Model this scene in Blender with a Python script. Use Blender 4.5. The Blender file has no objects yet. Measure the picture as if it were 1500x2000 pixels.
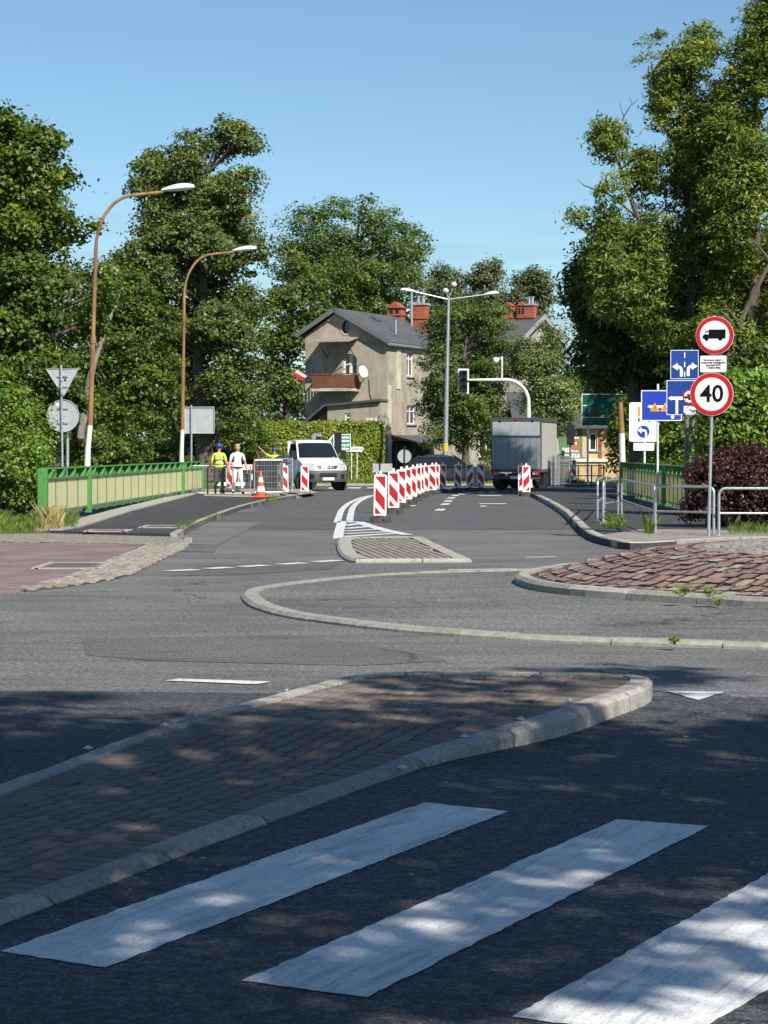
import bpy, bmesh, math, random
import numpy as np
from mathutils import Vector, Matrix, noise as mnoise
random.seed(7); RNG = np.random.default_rng(7)
SC = bpy.context.scene; COL = SC.collection
PI = math.pi; R = math.radians
# ------------------------------------------------------------------ camera, world, sun, exposure
F = 4449.0; HC = 1.7; PITCH = math.atan(120 / F)
cam = bpy.data.cameras.new('camera'); camo = bpy.data.objects.new('camera', cam); COL.objects.link(camo)
cam.sensor_fit = 'VERTICAL'; cam.sensor_height = 36; cam.lens = F / 2000 * 36
cam.clip_start = 0.1; cam.clip_end = 5000
camo.location = (0, 0, HC); camo.rotation_euler = (PI / 2 - PITCH, 0, 0)
SC.camera = camo
SUN_AZ = R(32); SUN_EL = R(41)          # azimuth measured from straight behind the camera towards its right
SDIR = Vector((math.sin(SUN_AZ) * math.cos(SUN_EL), -math.cos(SUN_AZ) * math.cos(SUN_EL), math.sin(SUN_EL)))
w = bpy.data.worlds.new('World'); SC.world = w; w.use_nodes = True
nt = w.node_tree; bg = nt.nodes['Background']
sky = nt.nodes.new('ShaderNodeTexSky'); sky.sky_type = 'NISHITA'; sky.sun_disc = False
sky.sun_elevation = SUN_EL; sky.sun_rotation = math.atan2(SDIR.x, SDIR.y)
sky.altitude = 350; sky.air_density = 0.85; sky.dust_density = 0.15; sky.ozone_density = 2.4
# thin cloud streaks low over the horizon, all the way round
tc = nt.nodes.new('ShaderNodeTexCoord'); mp = nt.nodes.new('ShaderNodeMapping'); mp.inputs['Scale'].default_value = (7, 7, 60)
nz = nt.nodes.new('ShaderNodeTexNoise'); nz.inputs['Scale'].default_value = 1.6; nz.inputs['Detail'].default_value = 6
cr = nt.nodes.new('ShaderNodeValToRGB'); cr.color_ramp.elements[0].position = .44; cr.color_ramp.elements[1].position = .6
sx = nt.nodes.new('ShaderNodeSeparateXYZ'); mr = nt.nodes.new('ShaderNodeMapRange')
mr.inputs['From Min'].default_value = .02; mr.inputs['From Max'].default_value = .12; mr.inputs['To Min'].default_value = .75; mr.inputs['To Max'].default_value = 0
mu = nt.nodes.new('ShaderNodeMath'); mu.operation = 'MULTIPLY'
mx = nt.nodes.new('ShaderNodeMixRGB'); mx.inputs['Color2'].default_value = (3.1, 3.8, 5.0, 1)
L = nt.links.new
L(tc.outputs['Generated'], mp.inputs['Vector']); L(mp.outputs[0], nz.inputs['Vector']); L(nz.outputs['Fac'], cr.inputs['Fac'])
L(tc.outputs['Generated'], sx.inputs[0]); L(sx.outputs['Z'], mr.inputs['Value']); L(cr.outputs['Color'], mu.inputs[0]); L(mr.outputs[0], mu.inputs[1])
tint = nt.nodes.new('ShaderNodeMixRGB'); tint.blend_type = 'MULTIPLY'; tint.inputs['Fac'].default_value = 1; tint.inputs['Color2'].default_value = (.86, 1.0, .985, 1)   # the camera's white balance
L(mu.outputs[0], mx.inputs['Fac']); L(sky.outputs[0], tint.inputs['Color1']); L(tint.outputs[0], mx.inputs['Color1']); L(mx.outputs[0], bg.inputs['Color'])
bg.inputs['Strength'].default_value = 0.073
sl = bpy.data.lights.new('sun', 'SUN'); so = bpy.data.objects.new('sun', sl); COL.objects.link(so)
sl.energy = 4.4; sl.angle = R(0.53); sl.color = (1, .94, .84)
so.rotation_euler = SDIR.to_track_quat('Z', 'Y').to_euler(); so.location = SDIR * 60
VS = SC.view_settings; VS.view_transform = 'Standard'; VS.look = 'None'; VS.exposure = 0.7; VS.gamma = 1; VS.use_curve_mapping = False

# ------------------------------------------------------------------ survey helpers: photograph pixel -> place
_cp, _sp = math.cos(PITCH), math.sin(PITCH)
def ray(px, py):
    u = 1000 - py
    return Vector((px - 750, F * _cp + u * _sp, -F * _sp + u * _cp))
def G(px, py, z=0.0):
    d = ray(px, py); t = (z - HC) / d.z
    return Vector((d.x * t, d.y * t, z))
def A(px, py, Y):
    d = ray(px, py); t = Y / d.y
    return Vector((d.x * t, Y, HC + d.z * t))
def PL(px, py, p0, n):
    d = ray(px, py); o = Vector((0, 0, HC)); t = (Vector(p0) - o).dot(n) / d.dot(n)
    return o + d * t
def G2(pts, z=0.0): return [tuple(G(x, y, z)[:2]) for x, y in pts]

# ------------------------------------------------------------------ materials
def new_mat(name):
    m = bpy.data.materials.new(name); m.use_nodes = True
    return m, m.node_tree, m.node_tree.nodes['Principled BSDF']
def ramp(nt, fac, stops):
    r = nt.nodes.new('ShaderNodeValToRGB'); e = r.color_ramp.elements
    while len(e) < len(stops): e.new(.5)
    for i, (p, c) in enumerate(stops): e[i].position = p; e[i].color = (*c, 1) if len(c) == 3 else c
    nt.links.new(fac, r.inputs['Fac']); return r.outputs['Color']
def tex_noise(nt, scale, detail=4, rough=.6, co='Object', stretch=None):
    t = nt.nodes.new('ShaderNodeTexCoord'); n = nt.nodes.new('ShaderNodeTexNoise')
    n.inputs['Scale'].default_value = scale; n.inputs['Detail'].default_value = detail; n.inputs['Roughness'].default_value = rough
    src = t.outputs[co]
    if stretch:
        mp = nt.nodes.new('ShaderNodeMapping'); mp.inputs['Scale'].default_value = stretch[:3]
        if len(stretch) > 3: mp.vector_type = 'TEXTURE'; mp.inputs['Scale'].default_value = [1 / q for q in stretch[:3]]; mp.inputs['Rotation'].default_value = (0, 0, stretch[3])
        nt.links.new(src, mp.inputs[0]); src = mp.outputs[0]
    nt.links.new(src, n.inputs['Vector']); return n.outputs['Fac']
def mixc(nt, fac, a, b, mode='MIX'):
    m = nt.nodes.new('ShaderNodeMixRGB'); m.blend_type = mode
    for s, v in ((m.inputs['Fac'], fac), (m.inputs['Color1'], a), (m.inputs['Color2'], b)):
        if isinstance(v, (int, float)): s.default_value = v
        elif isinstance(v, tuple): s.default_value = (*v[:3], 1)
        else: nt.links.new(v, s)
    return m.outputs['Color']
def bump(nt, b, h, strength=.3, dist=.01):
    n = nt.nodes.new('ShaderNodeBump'); n.inputs['Strength'].default_value = strength; n.inputs['Distance'].default_value = dist
    nt.links.new(h, n.inputs['Height']); nt.links.new(n.outputs[0], b.inputs['Normal'])
MATS = {}
def mat(name, col, rough=.6, metal=0, var=.12, scale=6, bmp=0, bscale=40, dirt=0, dscale=2, dcol=(.08, .07, .05), spec=.5, stretch=None, coat=0):
    if name in MATS: return MATS[name]
    m, nt, b = new_mat(name)
    c1 = tuple(x * (1 - var) for x in col); c2 = tuple(min(x * (1 + var), 1) for x in col)
    c = ramp(nt, tex_noise(nt, scale, 5, stretch=stretch), [(.3, c1), (.7, c2)])
    if dirt:
        f = ramp(nt, tex_noise(nt, dscale, 6, .65, stretch=stretch), [(.5, (0, 0, 0)), (.75, (dirt,) * 3)])
        c = mixc(nt, f, c, dcol)
    nt.links.new(c, b.inputs['Base Color'])
    b.inputs['Roughness'].default_value = rough; b.inputs['Metallic'].default_value = metal
    b.inputs['Specular IOR Level'].default_value = spec; b.inputs['Coat Weight'].default_value = coat
    if bmp: bump(nt, b, tex_noise(nt, bscale, 4), bmp, .01)
    MATS[name] = m; return m
def asphalt(name, dark, light, agg, wear=.3, speck=.5, sk=2.4):
    m, nt, b = new_mat(name)
    n1 = tex_noise(nt, agg, 2, .5); n2 = tex_noise(nt, agg * 2.3, 2, .6)
    c = ramp(nt, n1, [(.34, dark), (.52, tuple((a + l) / 2 for a, l in zip(dark, light))), (.72, light)])
    sp = ramp(nt, n2, [(.62, (0, 0, 0)), (.72, (speck,) * 3)])
    c = mixc(nt, sp, c, tuple(x * sk for x in light))
    n3 = ramp(nt, tex_noise(nt, agg * .32, 3, .75), [(.36, (.5,) * 3), (.5, (1,) * 3), (.64, (1.75,) * 3)]); c = mixc(nt, 1.0, c, n3, 'MULTIPLY')
    big = ramp(nt, tex_noise(nt, .35, 6, .6), [(.3, (1 - wear,) * 3), (.7, (1 + wear * .5,) * 3)])
    mid = ramp(nt, tex_noise(nt, 1.3, 7, .72, stretch=(.35, 1.6, 1)), [(.32, (1 - wear * 1.1,) * 3), (.5, (1,) * 3), (.7, (1.22,) * 3)])
    c = mixc(nt, 1.0, c, big, 'MULTIPLY'); c = mixc(nt, 1.0, c, mid, 'MULTIPLY')
    # oil drips and dust
    dr = ramp(nt, tex_noise(nt, 1.1, 8, .72), [(.62, (0, 0, 0)), (.82, (.35,) * 3)])
    c = mixc(nt, dr, c, (.13, .12, .1))
    vo = nt.nodes.new('ShaderNodeTexVoronoi'); vo.feature = 'DISTANCE_TO_EDGE'; vo.inputs['Scale'].default_value = .3
    tcv = nt.nodes.new('ShaderNodeTexCoord'); dn = nt.nodes.new('ShaderNodeTexNoise'); dn.inputs['Scale'].default_value = 1.1; dn.inputs['Detail'].default_value = 5
    av = nt.nodes.new('ShaderNodeVectorMath'); av.operation = 'ADD'; nt.links.new(tcv.outputs['Object'], dn.inputs['Vector']); nt.links.new(tcv.outputs['Object'], av.inputs[0]); nt.links.new(dn.outputs['Color'], av.inputs[1]); nt.links.new(av.outputs[0], vo.inputs['Vector'])
    ck = ramp(nt, vo.outputs['Distance'], [(.0, (.75,) * 3), (.006, (.5,) * 3), (.011, (0, 0, 0))]); ckm = ramp(nt, tex_noise(nt, .25, 3), [(.48, (0, 0, 0)), (.6, (1, 1, 1))]); ck = mixc(nt, 1.0, ck, ckm, 'MULTIPLY')
    c = mixc(nt, ck, c, (.025, .025, .026))
    nt.links.new(c, b.inputs['Base Color']); b.inputs['Roughness'].default_value = .82; b.inputs['Specular IOR Level'].default_value = .35
    bump(nt, b, n1, .55, .012); MATS[name] = m; return m
def paint(name, col, wear, ang=R(90), sc=3.0, base=(.06, .062, .066)):
    m, nt, b = new_mat(name)
    n = tex_noise(nt, sc, 7, .7, stretch=(.5, 3, 1, ang)); f = ramp(nt, n, [(.5, (0, 0, 0)), (.72, (wear,) * 3)])
    fine = ramp(nt, tex_noise(nt, 70, 4, .75), [(.53, (0, 0, 0)), (.66, (.8 * wear + .1,) * 3)])
    sk = ramp(nt, tex_noise(nt, 2.0, 6, .8, stretch=(.45, 9, 1, ang + .05)), [(.54, (0, 0, 0)), (.66, (wear * 1.0,) * 3)])
    tone = ramp(nt, tex_noise(nt, 1.2, 6, .7), [(.3, tuple(x * .78 for x in col)), (.7, col)])
    c = mixc(nt, f, tone, base); c = mixc(nt, fine, c, base); c = mixc(nt, sk, c, (.16, .165, .17))
    nt.links.new(c, b.inputs['Base Color']); b.inputs['Roughness'].default_value = .6
    bump(nt, b, tex_noise(nt, 110, 2), .4, .008); MATS[name] = m; return m
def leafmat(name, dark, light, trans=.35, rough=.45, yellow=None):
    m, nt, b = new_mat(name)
    at = nt.nodes.new('ShaderNodeAttribute'); at.attribute_name = 'leaf_tone'
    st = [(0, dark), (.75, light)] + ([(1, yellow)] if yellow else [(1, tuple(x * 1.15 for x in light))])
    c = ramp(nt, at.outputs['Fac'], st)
    nt.links.new(c, b.inputs['Base Color']); b.inputs['Roughness'].default_value = rough; b.inputs['Specular IOR Level'].default_value = .45
    tr = nt.nodes.new('ShaderNodeBsdfTranslucent'); ms = nt.nodes.new('ShaderNodeMixShader'); ms.inputs[0].default_value = trans
    ct = mixc(nt, 1.0, c, (1.5, 1.6, .55), 'MULTIPLY'); nt.links.new(ct, tr.inputs['Color'])
    nt.links.new(b.outputs[0], ms.inputs[1]); nt.links.new(tr.outputs[0], ms.inputs[2])
    nt.links.new(ms.outputs[0], nt.nodes['Material Output'].inputs['Surface']); MATS[name] = m; return m
def glow(name, col, s):
    m, nt, b = new_mat(name); b.inputs['Base Color'].default_value = (*col, 1); b.inputs['Emission Color'].default_value = (*col, 1); b.inputs['Emission Strength'].default_value = s
    MATS[name] = m; return m
def glass(name, col=(.02, .025, .03), rough=.06):
    return mat(name, col, rough, 0, .1, 2, spec=.8)

# ------------------------------------------------------------------ mesh builder
class MB:
    def __init__(s): s.v = []; s.f = []; s.m = []
    def add(s, vs, fs, mi=0):
        o = len(s.v); s.v += [tuple(x) for x in vs]; s.f += [tuple(i + o for i in f) for f in fs]; s.m += [mi] * len(fs); return s
    def box(s, c, d, rot=None, mi=0, bev=0):
        hx, hy, hz = d[0] / 2, d[1] / 2, d[2] / 2
        if bev:
            bm = bmesh.new(); bmesh.ops.create_cube(bm, size=1)
            for v in bm.verts: v.co = Vector((v.co.x * d[0], v.co.y * d[1], v.co.z * d[2]))
            bmesh.ops.bevel(bm, geom=bm.edges[:], offset=bev, segments=1, affect='EDGES')
            bm.verts.ensure_lookup_table(); vs = [v.co.copy() for v in bm.verts]; fs = [[v.index for v in f.verts] for f in bm.faces]
            bm.free()
        else:
            vs = [Vector((a * hx, b * hy, e * hz)) for a in (-1, 1) for b in (-1, 1) for e in (-1, 1)]
            fs = [(0, 1, 3, 2), (4, 6, 7, 5), (0, 4, 5, 1), (2, 3, 7, 6), (0, 2, 6, 4), (1, 5, 7, 3)]
        if rot is not None:
            M = rot if isinstance(rot, Matrix) else Matrix.Rotation(rot, 3, 'Z'); vs = [M @ v for v in vs]
        return s.add([v + Vector(c) for v in vs], fs, mi)
    def prism(s, poly, z0, z1, mi=0):
        n = len(poly); a = sum(poly[i][0] * poly[(i + 1) % n][1] - poly[(i + 1) % n][0] * poly[i][1] for i in range(n))
        if a < 0: poly = poly[::-1]
        vs = [(x, y, z0) for x, y in poly] + [(x, y, z1) for x, y in poly]
        return s.add(vs, [tuple(range(n - 1, -1, -1)), tuple(range(n, 2 * n))] + [(i, (i + 1) % n, n + (i + 1) % n, n + i) for i in range(n)], mi)
    def pxz(s, poly, y0, y1, mi=0):            # polygon in x,z extruded along y
        o = len(s.v); s.prism([(x, z) for x, z in poly], 0, 1, mi)
        for i in range(o, len(s.v)):
            x, z, t = s.v[i]; s.v[i] = (x, y1 + (y0 - y1) * t, z)
        return s
    def pyz(s, poly, x0, x1, mi=0):
        o = len(s.v); s.prism([(y, z) for y, z in poly], 0, 1, mi)
        for i in range(o, len(s.v)):
            y, z, t = s.v[i]; s.v[i] = (x0 + (x1 - x0) * t, y, z)
        return s
    def tube(s, path, rad, n=8, mi=0, cap=True):
        P = [Vector(p) for p in path]; k = len(P); rr = rad if isinstance(rad, (list, tuple)) else [rad] * k
        o = len(s.v); ref = None
        for i in range(k):
            d = (P[min(i + 1, k - 1)] - P[max(i - 1, 0)]); d = d.normalized() if d.length > 1e-9 else Vector((0, 0, 1))
            if ref is None:
                ref = Vector((1, 0, 0)) if abs(d.x) < .9 else Vector((0, 1, 0))
            u = (ref - d * ref.dot(d)).normalized(); v = d.cross(u); ref = u
            s.v += [tuple(P[i] + (u * math.cos(2 * PI * j / n) + v * math.sin(2 * PI * j / n)) * rr[i]) for j in range(n)]
        for i in range(k - 1):
            for j in range(n):
                a = o + i * n + j; b = o + i * n + (j + 1) % n
                s.f.append((a, b, b + n, a + n)); s.m.append(mi)
        if cap:
            s.f.append(tuple(o + j for j in range(n - 1, -1, -1))); s.f.append(tuple(o + (k - 1) * n + j for j in range(n))); s.m += [mi, mi]
        return s
    def ell(s, c, r, n=12, m=8, rot=None, mi=0):
        vs = []; fs = []
        for i in range(m + 1):
            a = PI * i / m
            for j in range(n):
                b = 2 * PI * j / n; v = Vector((r[0] * math.sin(a) * math.cos(b), r[1] * math.sin(a) * math.sin(b), r[2] * math.cos(a)))
                if rot is not None: v = rot @ v
                vs.append(v + Vector(c))
        for i in range(m):
            for j in range(n):
                fs.append((i * n + j, (i + 1) * n + j, (i + 1) * n + (j + 1) % n, i * n + (j + 1) % n))
        return s.add(vs, fs, mi)
    def lathe(s, prof, c=(0, 0, 0), n=20, axis='z', mi=0):    # prof: (radius, height)
        vs = []; fs = []; k = len(prof)
        for r, h in prof:
            for j in range(n):
                a = 2 * PI * j / n; x, y = r * math.cos(a), r * math.sin(a)
                p = (x, y, h) if axis == 'z' else ((x, -h, y) if axis == 'y' else (h, x, y))
                vs.append(Vector(p) + Vector(c))
        for i in range(k - 1):
            for j in range(n): fs.append((i * n + j, i * n + (j + 1) % n, (i + 1) * n + (j + 1) % n, (i + 1) * n + j))
        fs.append(tuple(range(n - 1, -1, -1))); fs.append(tuple((k - 1) * n + j for j in range(n)))
        return s.add(vs, fs, mi)
    def mesh(s, name, mats, smooth=False):
        me = bpy.data.meshes.new(name); me.from_pydata(s.v, [], s.f)
        for m in (mats if isinstance(mats, (list, tuple)) else [mats]): me.materials.append(m)
        if any(s.m): me.polygons.foreach_set('material_index', s.m)
        if smooth:
            me.polygons.foreach_set('use_smooth', [True] * len(s.f)); me.set_sharp_from_angle(angle=R(40))
        me.update(); return me
    def obj(s, name, mats, parent=None, smooth=False, **k):
        return link(name, s.mesh(name, mats, smooth), parent, **k)
def link(name, me, parent=None, loc=None, rz=None, **props):
    o = bpy.data.objects.new(name, me); COL.objects.link(o)
    if parent is not None: o.parent = parent
    if loc is not None: o.location = loc
    if rz is not None: o.rotation_euler = (0, 0, rz)
    for k, v in props.items():
        if v is not None: o[k] = v
    return o
def thing(name, label, cat, loc=(0, 0, 0), rz=0, group=None):
    o = bpy.data.objects.new(name, None); COL.objects.link(o); o.location = loc; o.rotation_euler = (0, 0, rz); o.empty_display_size = .2
    o['label'] = label; o['category'] = cat
    if group: o['group'] = group
    return o
def struct(name, mb, m, parent=None, smooth=False): return mb.obj(name, m, parent, smooth, kind='structure') if parent is None else mb.obj(name, m, parent, smooth)
def dup(root, loc, rz, label, group=None):
    r = root.copy(); COL.objects.link(r); r.location = loc; r.rotation_euler = (0, 0, rz); r['label'] = label
    if group: r['group'] = group
    for ch in list(root.children):
        c = ch.copy(); COL.objects.link(c); c.parent = r
        for g in ch.children:
            d = g.copy(); COL.objects.link(d); d.parent = c
    return r
def mark(o, **k):
    for a, b in k.items(): o[a] = b
    return o
def arc(cx, cz, r, a0, a1, n=16): return [(cx + r * math.cos(R(a0 + (a1 - a0) * i / n)), cz + r * math.sin(R(a0 + (a1 - a0) * i / n))) for i in range(n + 1)]
def ringpoly(mb, cx, cz, r0, r1, y0, y1, n=48, mi=0):
    vs = []; fs = []
    for i in range(n):
        a = 2 * PI * i / n
        for r in (r0, r1):
            for y in (y0, y1): vs.append((cx + r * math.cos(a), y, cz + r * math.sin(a)))
    for i in range(n):
        a = i * 4; b = ((i + 1) % n) * 4
        fs += [(a, b, b + 2, a + 2), (a + 1, a + 3, b + 3, b + 1), (a, a + 1, b + 1, b), (a + 2, b + 2, b + 3, a + 3)]
    return mb.add(vs, fs, mi)
_txt = {}
def text_verts(s, size, align='CENTER', bold=0.0):
    cu = bpy.data.curves.new('t', 'FONT'); cu.body = s; cu.size = size; cu.align_x = align; cu.align_y = 'CENTER'; cu.offset = bold; cu.resolution_u = 3
    o = bpy.data.objects.new('t', cu); COL.objects.link(o); dg = bpy.context.evaluated_depsgraph_get()
    me = bpy.data.meshes.new_from_object(o.evaluated_get(dg))
    vs = [v.co.copy() for v in me.vertices]; fs = [tuple(p.vertices) for p in me.polygons]
    bpy.data.objects.remove(o); bpy.data.curves.remove(cu); bpy.data.meshes.remove(me)
    return vs, fs
def text(mb, s, x, z, size, y, align='CENTER', bold=0.0, mi=0, sx=1.0):  # lettering in the x,z plane facing -y
    vs, fs = text_verts(s, size, align, bold)
    return mb.add([(x + v.x * sx, y, z + v.y) for v in vs], fs, mi)
def spline(pts, step, closed=False):
    P = [np.array(p, float) for p in pts]; n = len(P); out = []
    rng_ = range(n) if closed else range(n - 1)
    for i in rng_:
        p0 = P[(i - 1) % n] if closed or i > 0 else 2 * P[0] - P[1]; p1 = P[i]; p2 = P[(i + 1) % n]
        p3 = P[(i + 2) % n] if closed or i + 2 < n else 2 * P[-1] - P[-2]
        d = lambda a, b: max(np.linalg.norm(a - b) ** .5, 1e-4)
        t0 = 0; t1 = t0 + d(p0, p1); t2 = t1 + d(p1, p2); t3 = t2 + d(p2, p3)
        for t in np.linspace(t1, t2, 24, endpoint=False):
            a1 = (t1 - t) / (t1 - t0) * p0 + (t - t0) / (t1 - t0) * p1; a2 = (t2 - t) / (t2 - t1) * p1 + (t - t1) / (t2 - t1) * p2
            a3 = (t3 - t) / (t3 - t2) * p2 + (t - t2) / (t3 - t2) * p3
            b1 = (t2 - t) / (t2 - t0) * a1 + (t - t0) / (t2 - t0) * a2; b2 = (t3 - t) / (t3 - t1) * a2 + (t - t1) / (t3 - t1) * a3
            out.append((t2 - t) / (t2 - t1) * b1 + (t - t1) / (t2 - t1) * b2)
    out.append(P[0] if closed else P[-1]); out = np.array(out)
    seg = np.linalg.norm(np.diff(out, axis=0), axis=1); s = np.concatenate([[0], np.cumsum(seg)])
    k = max(2, int(round(s[-1] / step))); q = np.linspace(0, s[-1], k + 1)
    r = np.stack([np.interp(q, s, out[:, j]) for j in range(out.shape[1])], 1)
    return r[:-1] if closed else r
def offset(line, d, closed=False):          # positive = to the left of travel
    n = len(line); o = []
    for i in range(n):
        a = line[(i - 1) % n] if closed or i > 0 else line[i]; b = line[(i + 1) % n] if closed or i < n - 1 else line[i]
        t = np.array(b[:2]) - np.array(a[:2]); t /= max(np.linalg.norm(t), 1e-9); o.append(np.array(line[i][:2]) + d * np.array([-t[1], t[0]]))
    return np.array(o)
def inside(poly, x, y):
    c = False; n = len(poly); j = n - 1
    for i in range(n):
        xi, yi = poly[i][0], poly[i][1]; xj, yj = poly[j][0], poly[j][1]
        if (yi > y) != (yj > y) and x < (xj - xi) * (y - yi) / (yj - yi) + xi: c = not c
        j = i
    return c
def sheet(poly, z):                         # flat polygon, triangulated
    bm = bmesh.new(); vs = [bm.verts.new((p[0], p[1], z)) for p in poly]; f = bm.faces.new(vs); f.normal_update()
    if f.normal.z < 0: f.normal_flip()
    bmesh.ops.triangulate(bm, faces=bm.faces[:]); bm.verts.ensure_lookup_table()
    mb = MB(); mb.add([v.co.copy() for v in bm.verts], [[v.index for v in f.verts] for f in bm.faces]); bm.free(); return mb
def slab(poly, z0, z1):
    mb = sheet(poly, z1); n = len(poly); a = sum(poly[i][0] * poly[(i + 1) % n][1] - poly[(i + 1) % n][0] * poly[i][1] for i in range(n))
    P = list(poly) if a > 0 else list(poly)[::-1]
    mb.add([(p[0], p[1], z0) for p in P] + [(p[0], p[1], z1) for p in P], [(i, (i + 1) % n, n + (i + 1) % n, n + i) for i in range(n)]); return mb
def kerb_run(parent, line, width, z0, z1, m, stone=1.0, side=1, cham=.03, closed=False, gap=.016, name='kerb_stone', jit=.004):
    """kerb stones one by one along a finely sampled line (the road side edge); side=+1: kerb body lies to the left"""
    line = np.array([p[:2] for p in line]); 
    if closed: line = np.vstack([line, line[:1]])
    seg = np.linalg.norm(np.diff(line, axis=0), axis=1); s = np.concatenate([[0], np.cumsum(seg)]); inn = offset(line, side * width, False); ch = offset(line, side * cham, False)
    if closed:
        full = offset(line[:-1], side * width, True); inn = np.vstack([full, full[:1]]); full = offset(line[:-1], side * cham, True); ch = np.vstack([full, full[:1]])
    zf = z1 if callable(z1) else (lambda x, y: z1)
    k = max(1, int(round(s[-1] / stone))); out = []
    for i in range(k):
        a = s[-1] * i / k + gap / 2; b = s[-1] * (i + 1) / k - gap / 2; nq = max(2, int((b - a) / .25) + 1)
        q = np.linspace(a, b, nq); dz = random.uniform(-jit, jit)
        f = lambda arr: np.stack([np.interp(q, s, arr[:, 0]), np.interp(q, s, arr[:, 1])], 1)
        o_, c_, n_ = f(line), f(ch), f(inn); vs = []
        for j in range(nq):
            zk = zf(*o_[j]) + dz; vs += [(*o_[j], z0), (*o_[j], zk - min(cham * .8, (zk - z0) * .6)), (*c_[j], zk), (*n_[j], zk), (*n_[j], z0)]
        fs = []
        for j in range(nq - 1):
            for e in range(4):
                q4 = (j * 5 + e, (j + 1) * 5 + e, (j + 1) * 5 + e + 1, j * 5 + e + 1); fs.append(q4 if side < 0 else q4[::-1])
        c0 = (0, 1, 2, 3, 4); c1 = tuple((nq - 1) * 5 + e for e in (4, 3, 2, 1, 0)); fs += [c0, c1] if side > 0 else [c0[::-1], c1[::-1]]
        out.append(MB().add(vs, fs).obj(name, random.choice(m) if isinstance(m, list) else m, parent))
    return out
def joined(items, name, m, parent):         # many small pieces joined into one part
    mb = MB()
    for me, M in items:
        mb.add([M @ v.co for v in me.vertices], [tuple(p.vertices) for p in me.polygons])
    return mb.obj(name, m, parent, kind='stuff')
# ================================================================== ground, roads, kerbs, markings
M_ROAD = asphalt('asphalt_old', (.083, .082, .081), (.205, .2, .192), 70, .28, .6)
M_STREET = asphalt('asphalt_new', (.066, .066, .068), (.132, .131, .13), 120, .18, .3)
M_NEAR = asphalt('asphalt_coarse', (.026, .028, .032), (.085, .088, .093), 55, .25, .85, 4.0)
M_WALK = asphalt('asphalt_walk', (.04, .041, .045), (.075, .075, .078), 150, .2, .25)
M_KERB = mat('kerb_granite', (.36, .34, .30), .88, 0, .35, 38, .8, 90, .6, 4.5, (.13, .115, .09))
M_KERBS = [M_KERB, mat('kerb_granite_dark', (.28, .265, .235), .88, 0, .35, 38, .8, 90, .6, 4.5, (.1, .09, .07)), mat('kerb_granite_light', (.41, .385, .335), .88, 0, .3, 38, .8, 90, .6, 4.5, (.15, .13, .1))]
M_KERBD = mat('kerb_concrete', (.30, .285, .25), .9, 0, .25, 14, .6, 90, .55, 3, (.1, .09, .07))
M_PAINT = paint('road_paint', (.74, .75, .76), .35)
M_ZEBRA = paint('zebra_paint', (.83, .83, .83), .6, R(64), 2.2)
M_PATCH = asphalt('asphalt_patch', (.10, .10, .098), (.2, .197, .19), 140, .2, .3)
M_PATCHD = asphalt('asphalt_patch_dark', (.074, .074, .075), (.15, .148, .145), 110, .2, .3)
M_DUST = mat('sand_dust', (.3, .26, .2), .95, 0, .25, 5, .4, 80)
M_SOIL = mat('soil', (.075, .075, .035), .95, 0, .4, 1.5, .5, 20, .4, .5, (.05, .07, .02))
def big_sheet():
    vs = []; fs = []; n = 24; S = 900
    for i in range(n + 1):
        for j in range(n + 1):
            x = -S + 2 * S * i / n; y = -150 + (S + 150) * j / n * 1.6
            vs.append((x, y, -.06))
    for i in range(n):
        for j in range(n): a = i * (n + 1) + j; fs.append((a, a + n + 1, a + n + 2, a + 1))
    return MB().add(vs, fs)
struct('ground', big_sheet(), M_SOIL)
struct('road', sheet([(-26, -14), (28, -14), (28, 49), (-26, 49)], 0), M_ROAD)
struct('street', sheet([(-11, 48.6), (13, 48.9), (12.6, 96), (90, 99), (90, 110), (-90, 110), (-90, 96), (-12, 96)], .004), M_STREET)
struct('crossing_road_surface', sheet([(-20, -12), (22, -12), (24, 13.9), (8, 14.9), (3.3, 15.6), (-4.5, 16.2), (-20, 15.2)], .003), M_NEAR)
# patches in the old asphalt
def flat(name, pts, z, m, jit=0.0): return struct(name, sheet(G2(pts, z), z), m)
flat('asphalt_patch', [(160, 1248), (560, 1240), (720, 1258), (880, 1290), (700, 1300), (300, 1290), (170, 1280)], .004, M_PATCHD)
flat('asphalt_patch', [(378, 1021), (508, 1020), (468, 1043), (428, 1063), (352, 1063), (345, 1048)], .010, M_PATCH)
flat('asphalt_patch', [(352, 1064), (430, 1063), (418, 1078), (345, 1077)], .009, M_PATCHD)
flat('asphalt_patch', [(470, 994), (506, 993), (497, 999), (462, 1001)], .010, M_PATCH)
flat('asphalt_patch', [(400, 1103), (680, 1094), (640, 1112), (470, 1122), (330, 1125)], .005, M_PATCHD)
# paint
def line_poly(pts, wd, step=.4):
    l = spline(pts, step); a = offset(l, wd / 2); b = offset(l, -wd / 2); return [tuple(p) for p in a] + [tuple(p) for p in b[::-1]]
def rough_poly(pts, z, step=.09, amp=.006):
    out = []; n = len(pts)
    for i in range(n):
        a = np.array(pts[i]); b = np.array(pts[(i + 1) % n]); k = max(1, int(np.linalg.norm(b - a) / step)); t = (b - a) / max(np.linalg.norm(b - a), 1e-6)
        for j in range(k):
            p = a + (b - a) * j / k; e = 0 if j == 0 else random.uniform(-amp, amp); out.append((p[0] - t[1] * e, p[1] + t[0] * e))
    return sheet(out, z)
for q in ([(0, 1857), (205, 1889), (993, 1584), (829, 1567)], [(472, 1915), (718, 1947), (1385, 1613), (1205, 1600)], [(1000, 1985), (1330, 2030), (1980, 1655), (1760, 1560)]):
    struct('zebra_stripe', rough_poly(G2(q, .0065), .0065, .045, .006), M_ZEBRA)
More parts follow.
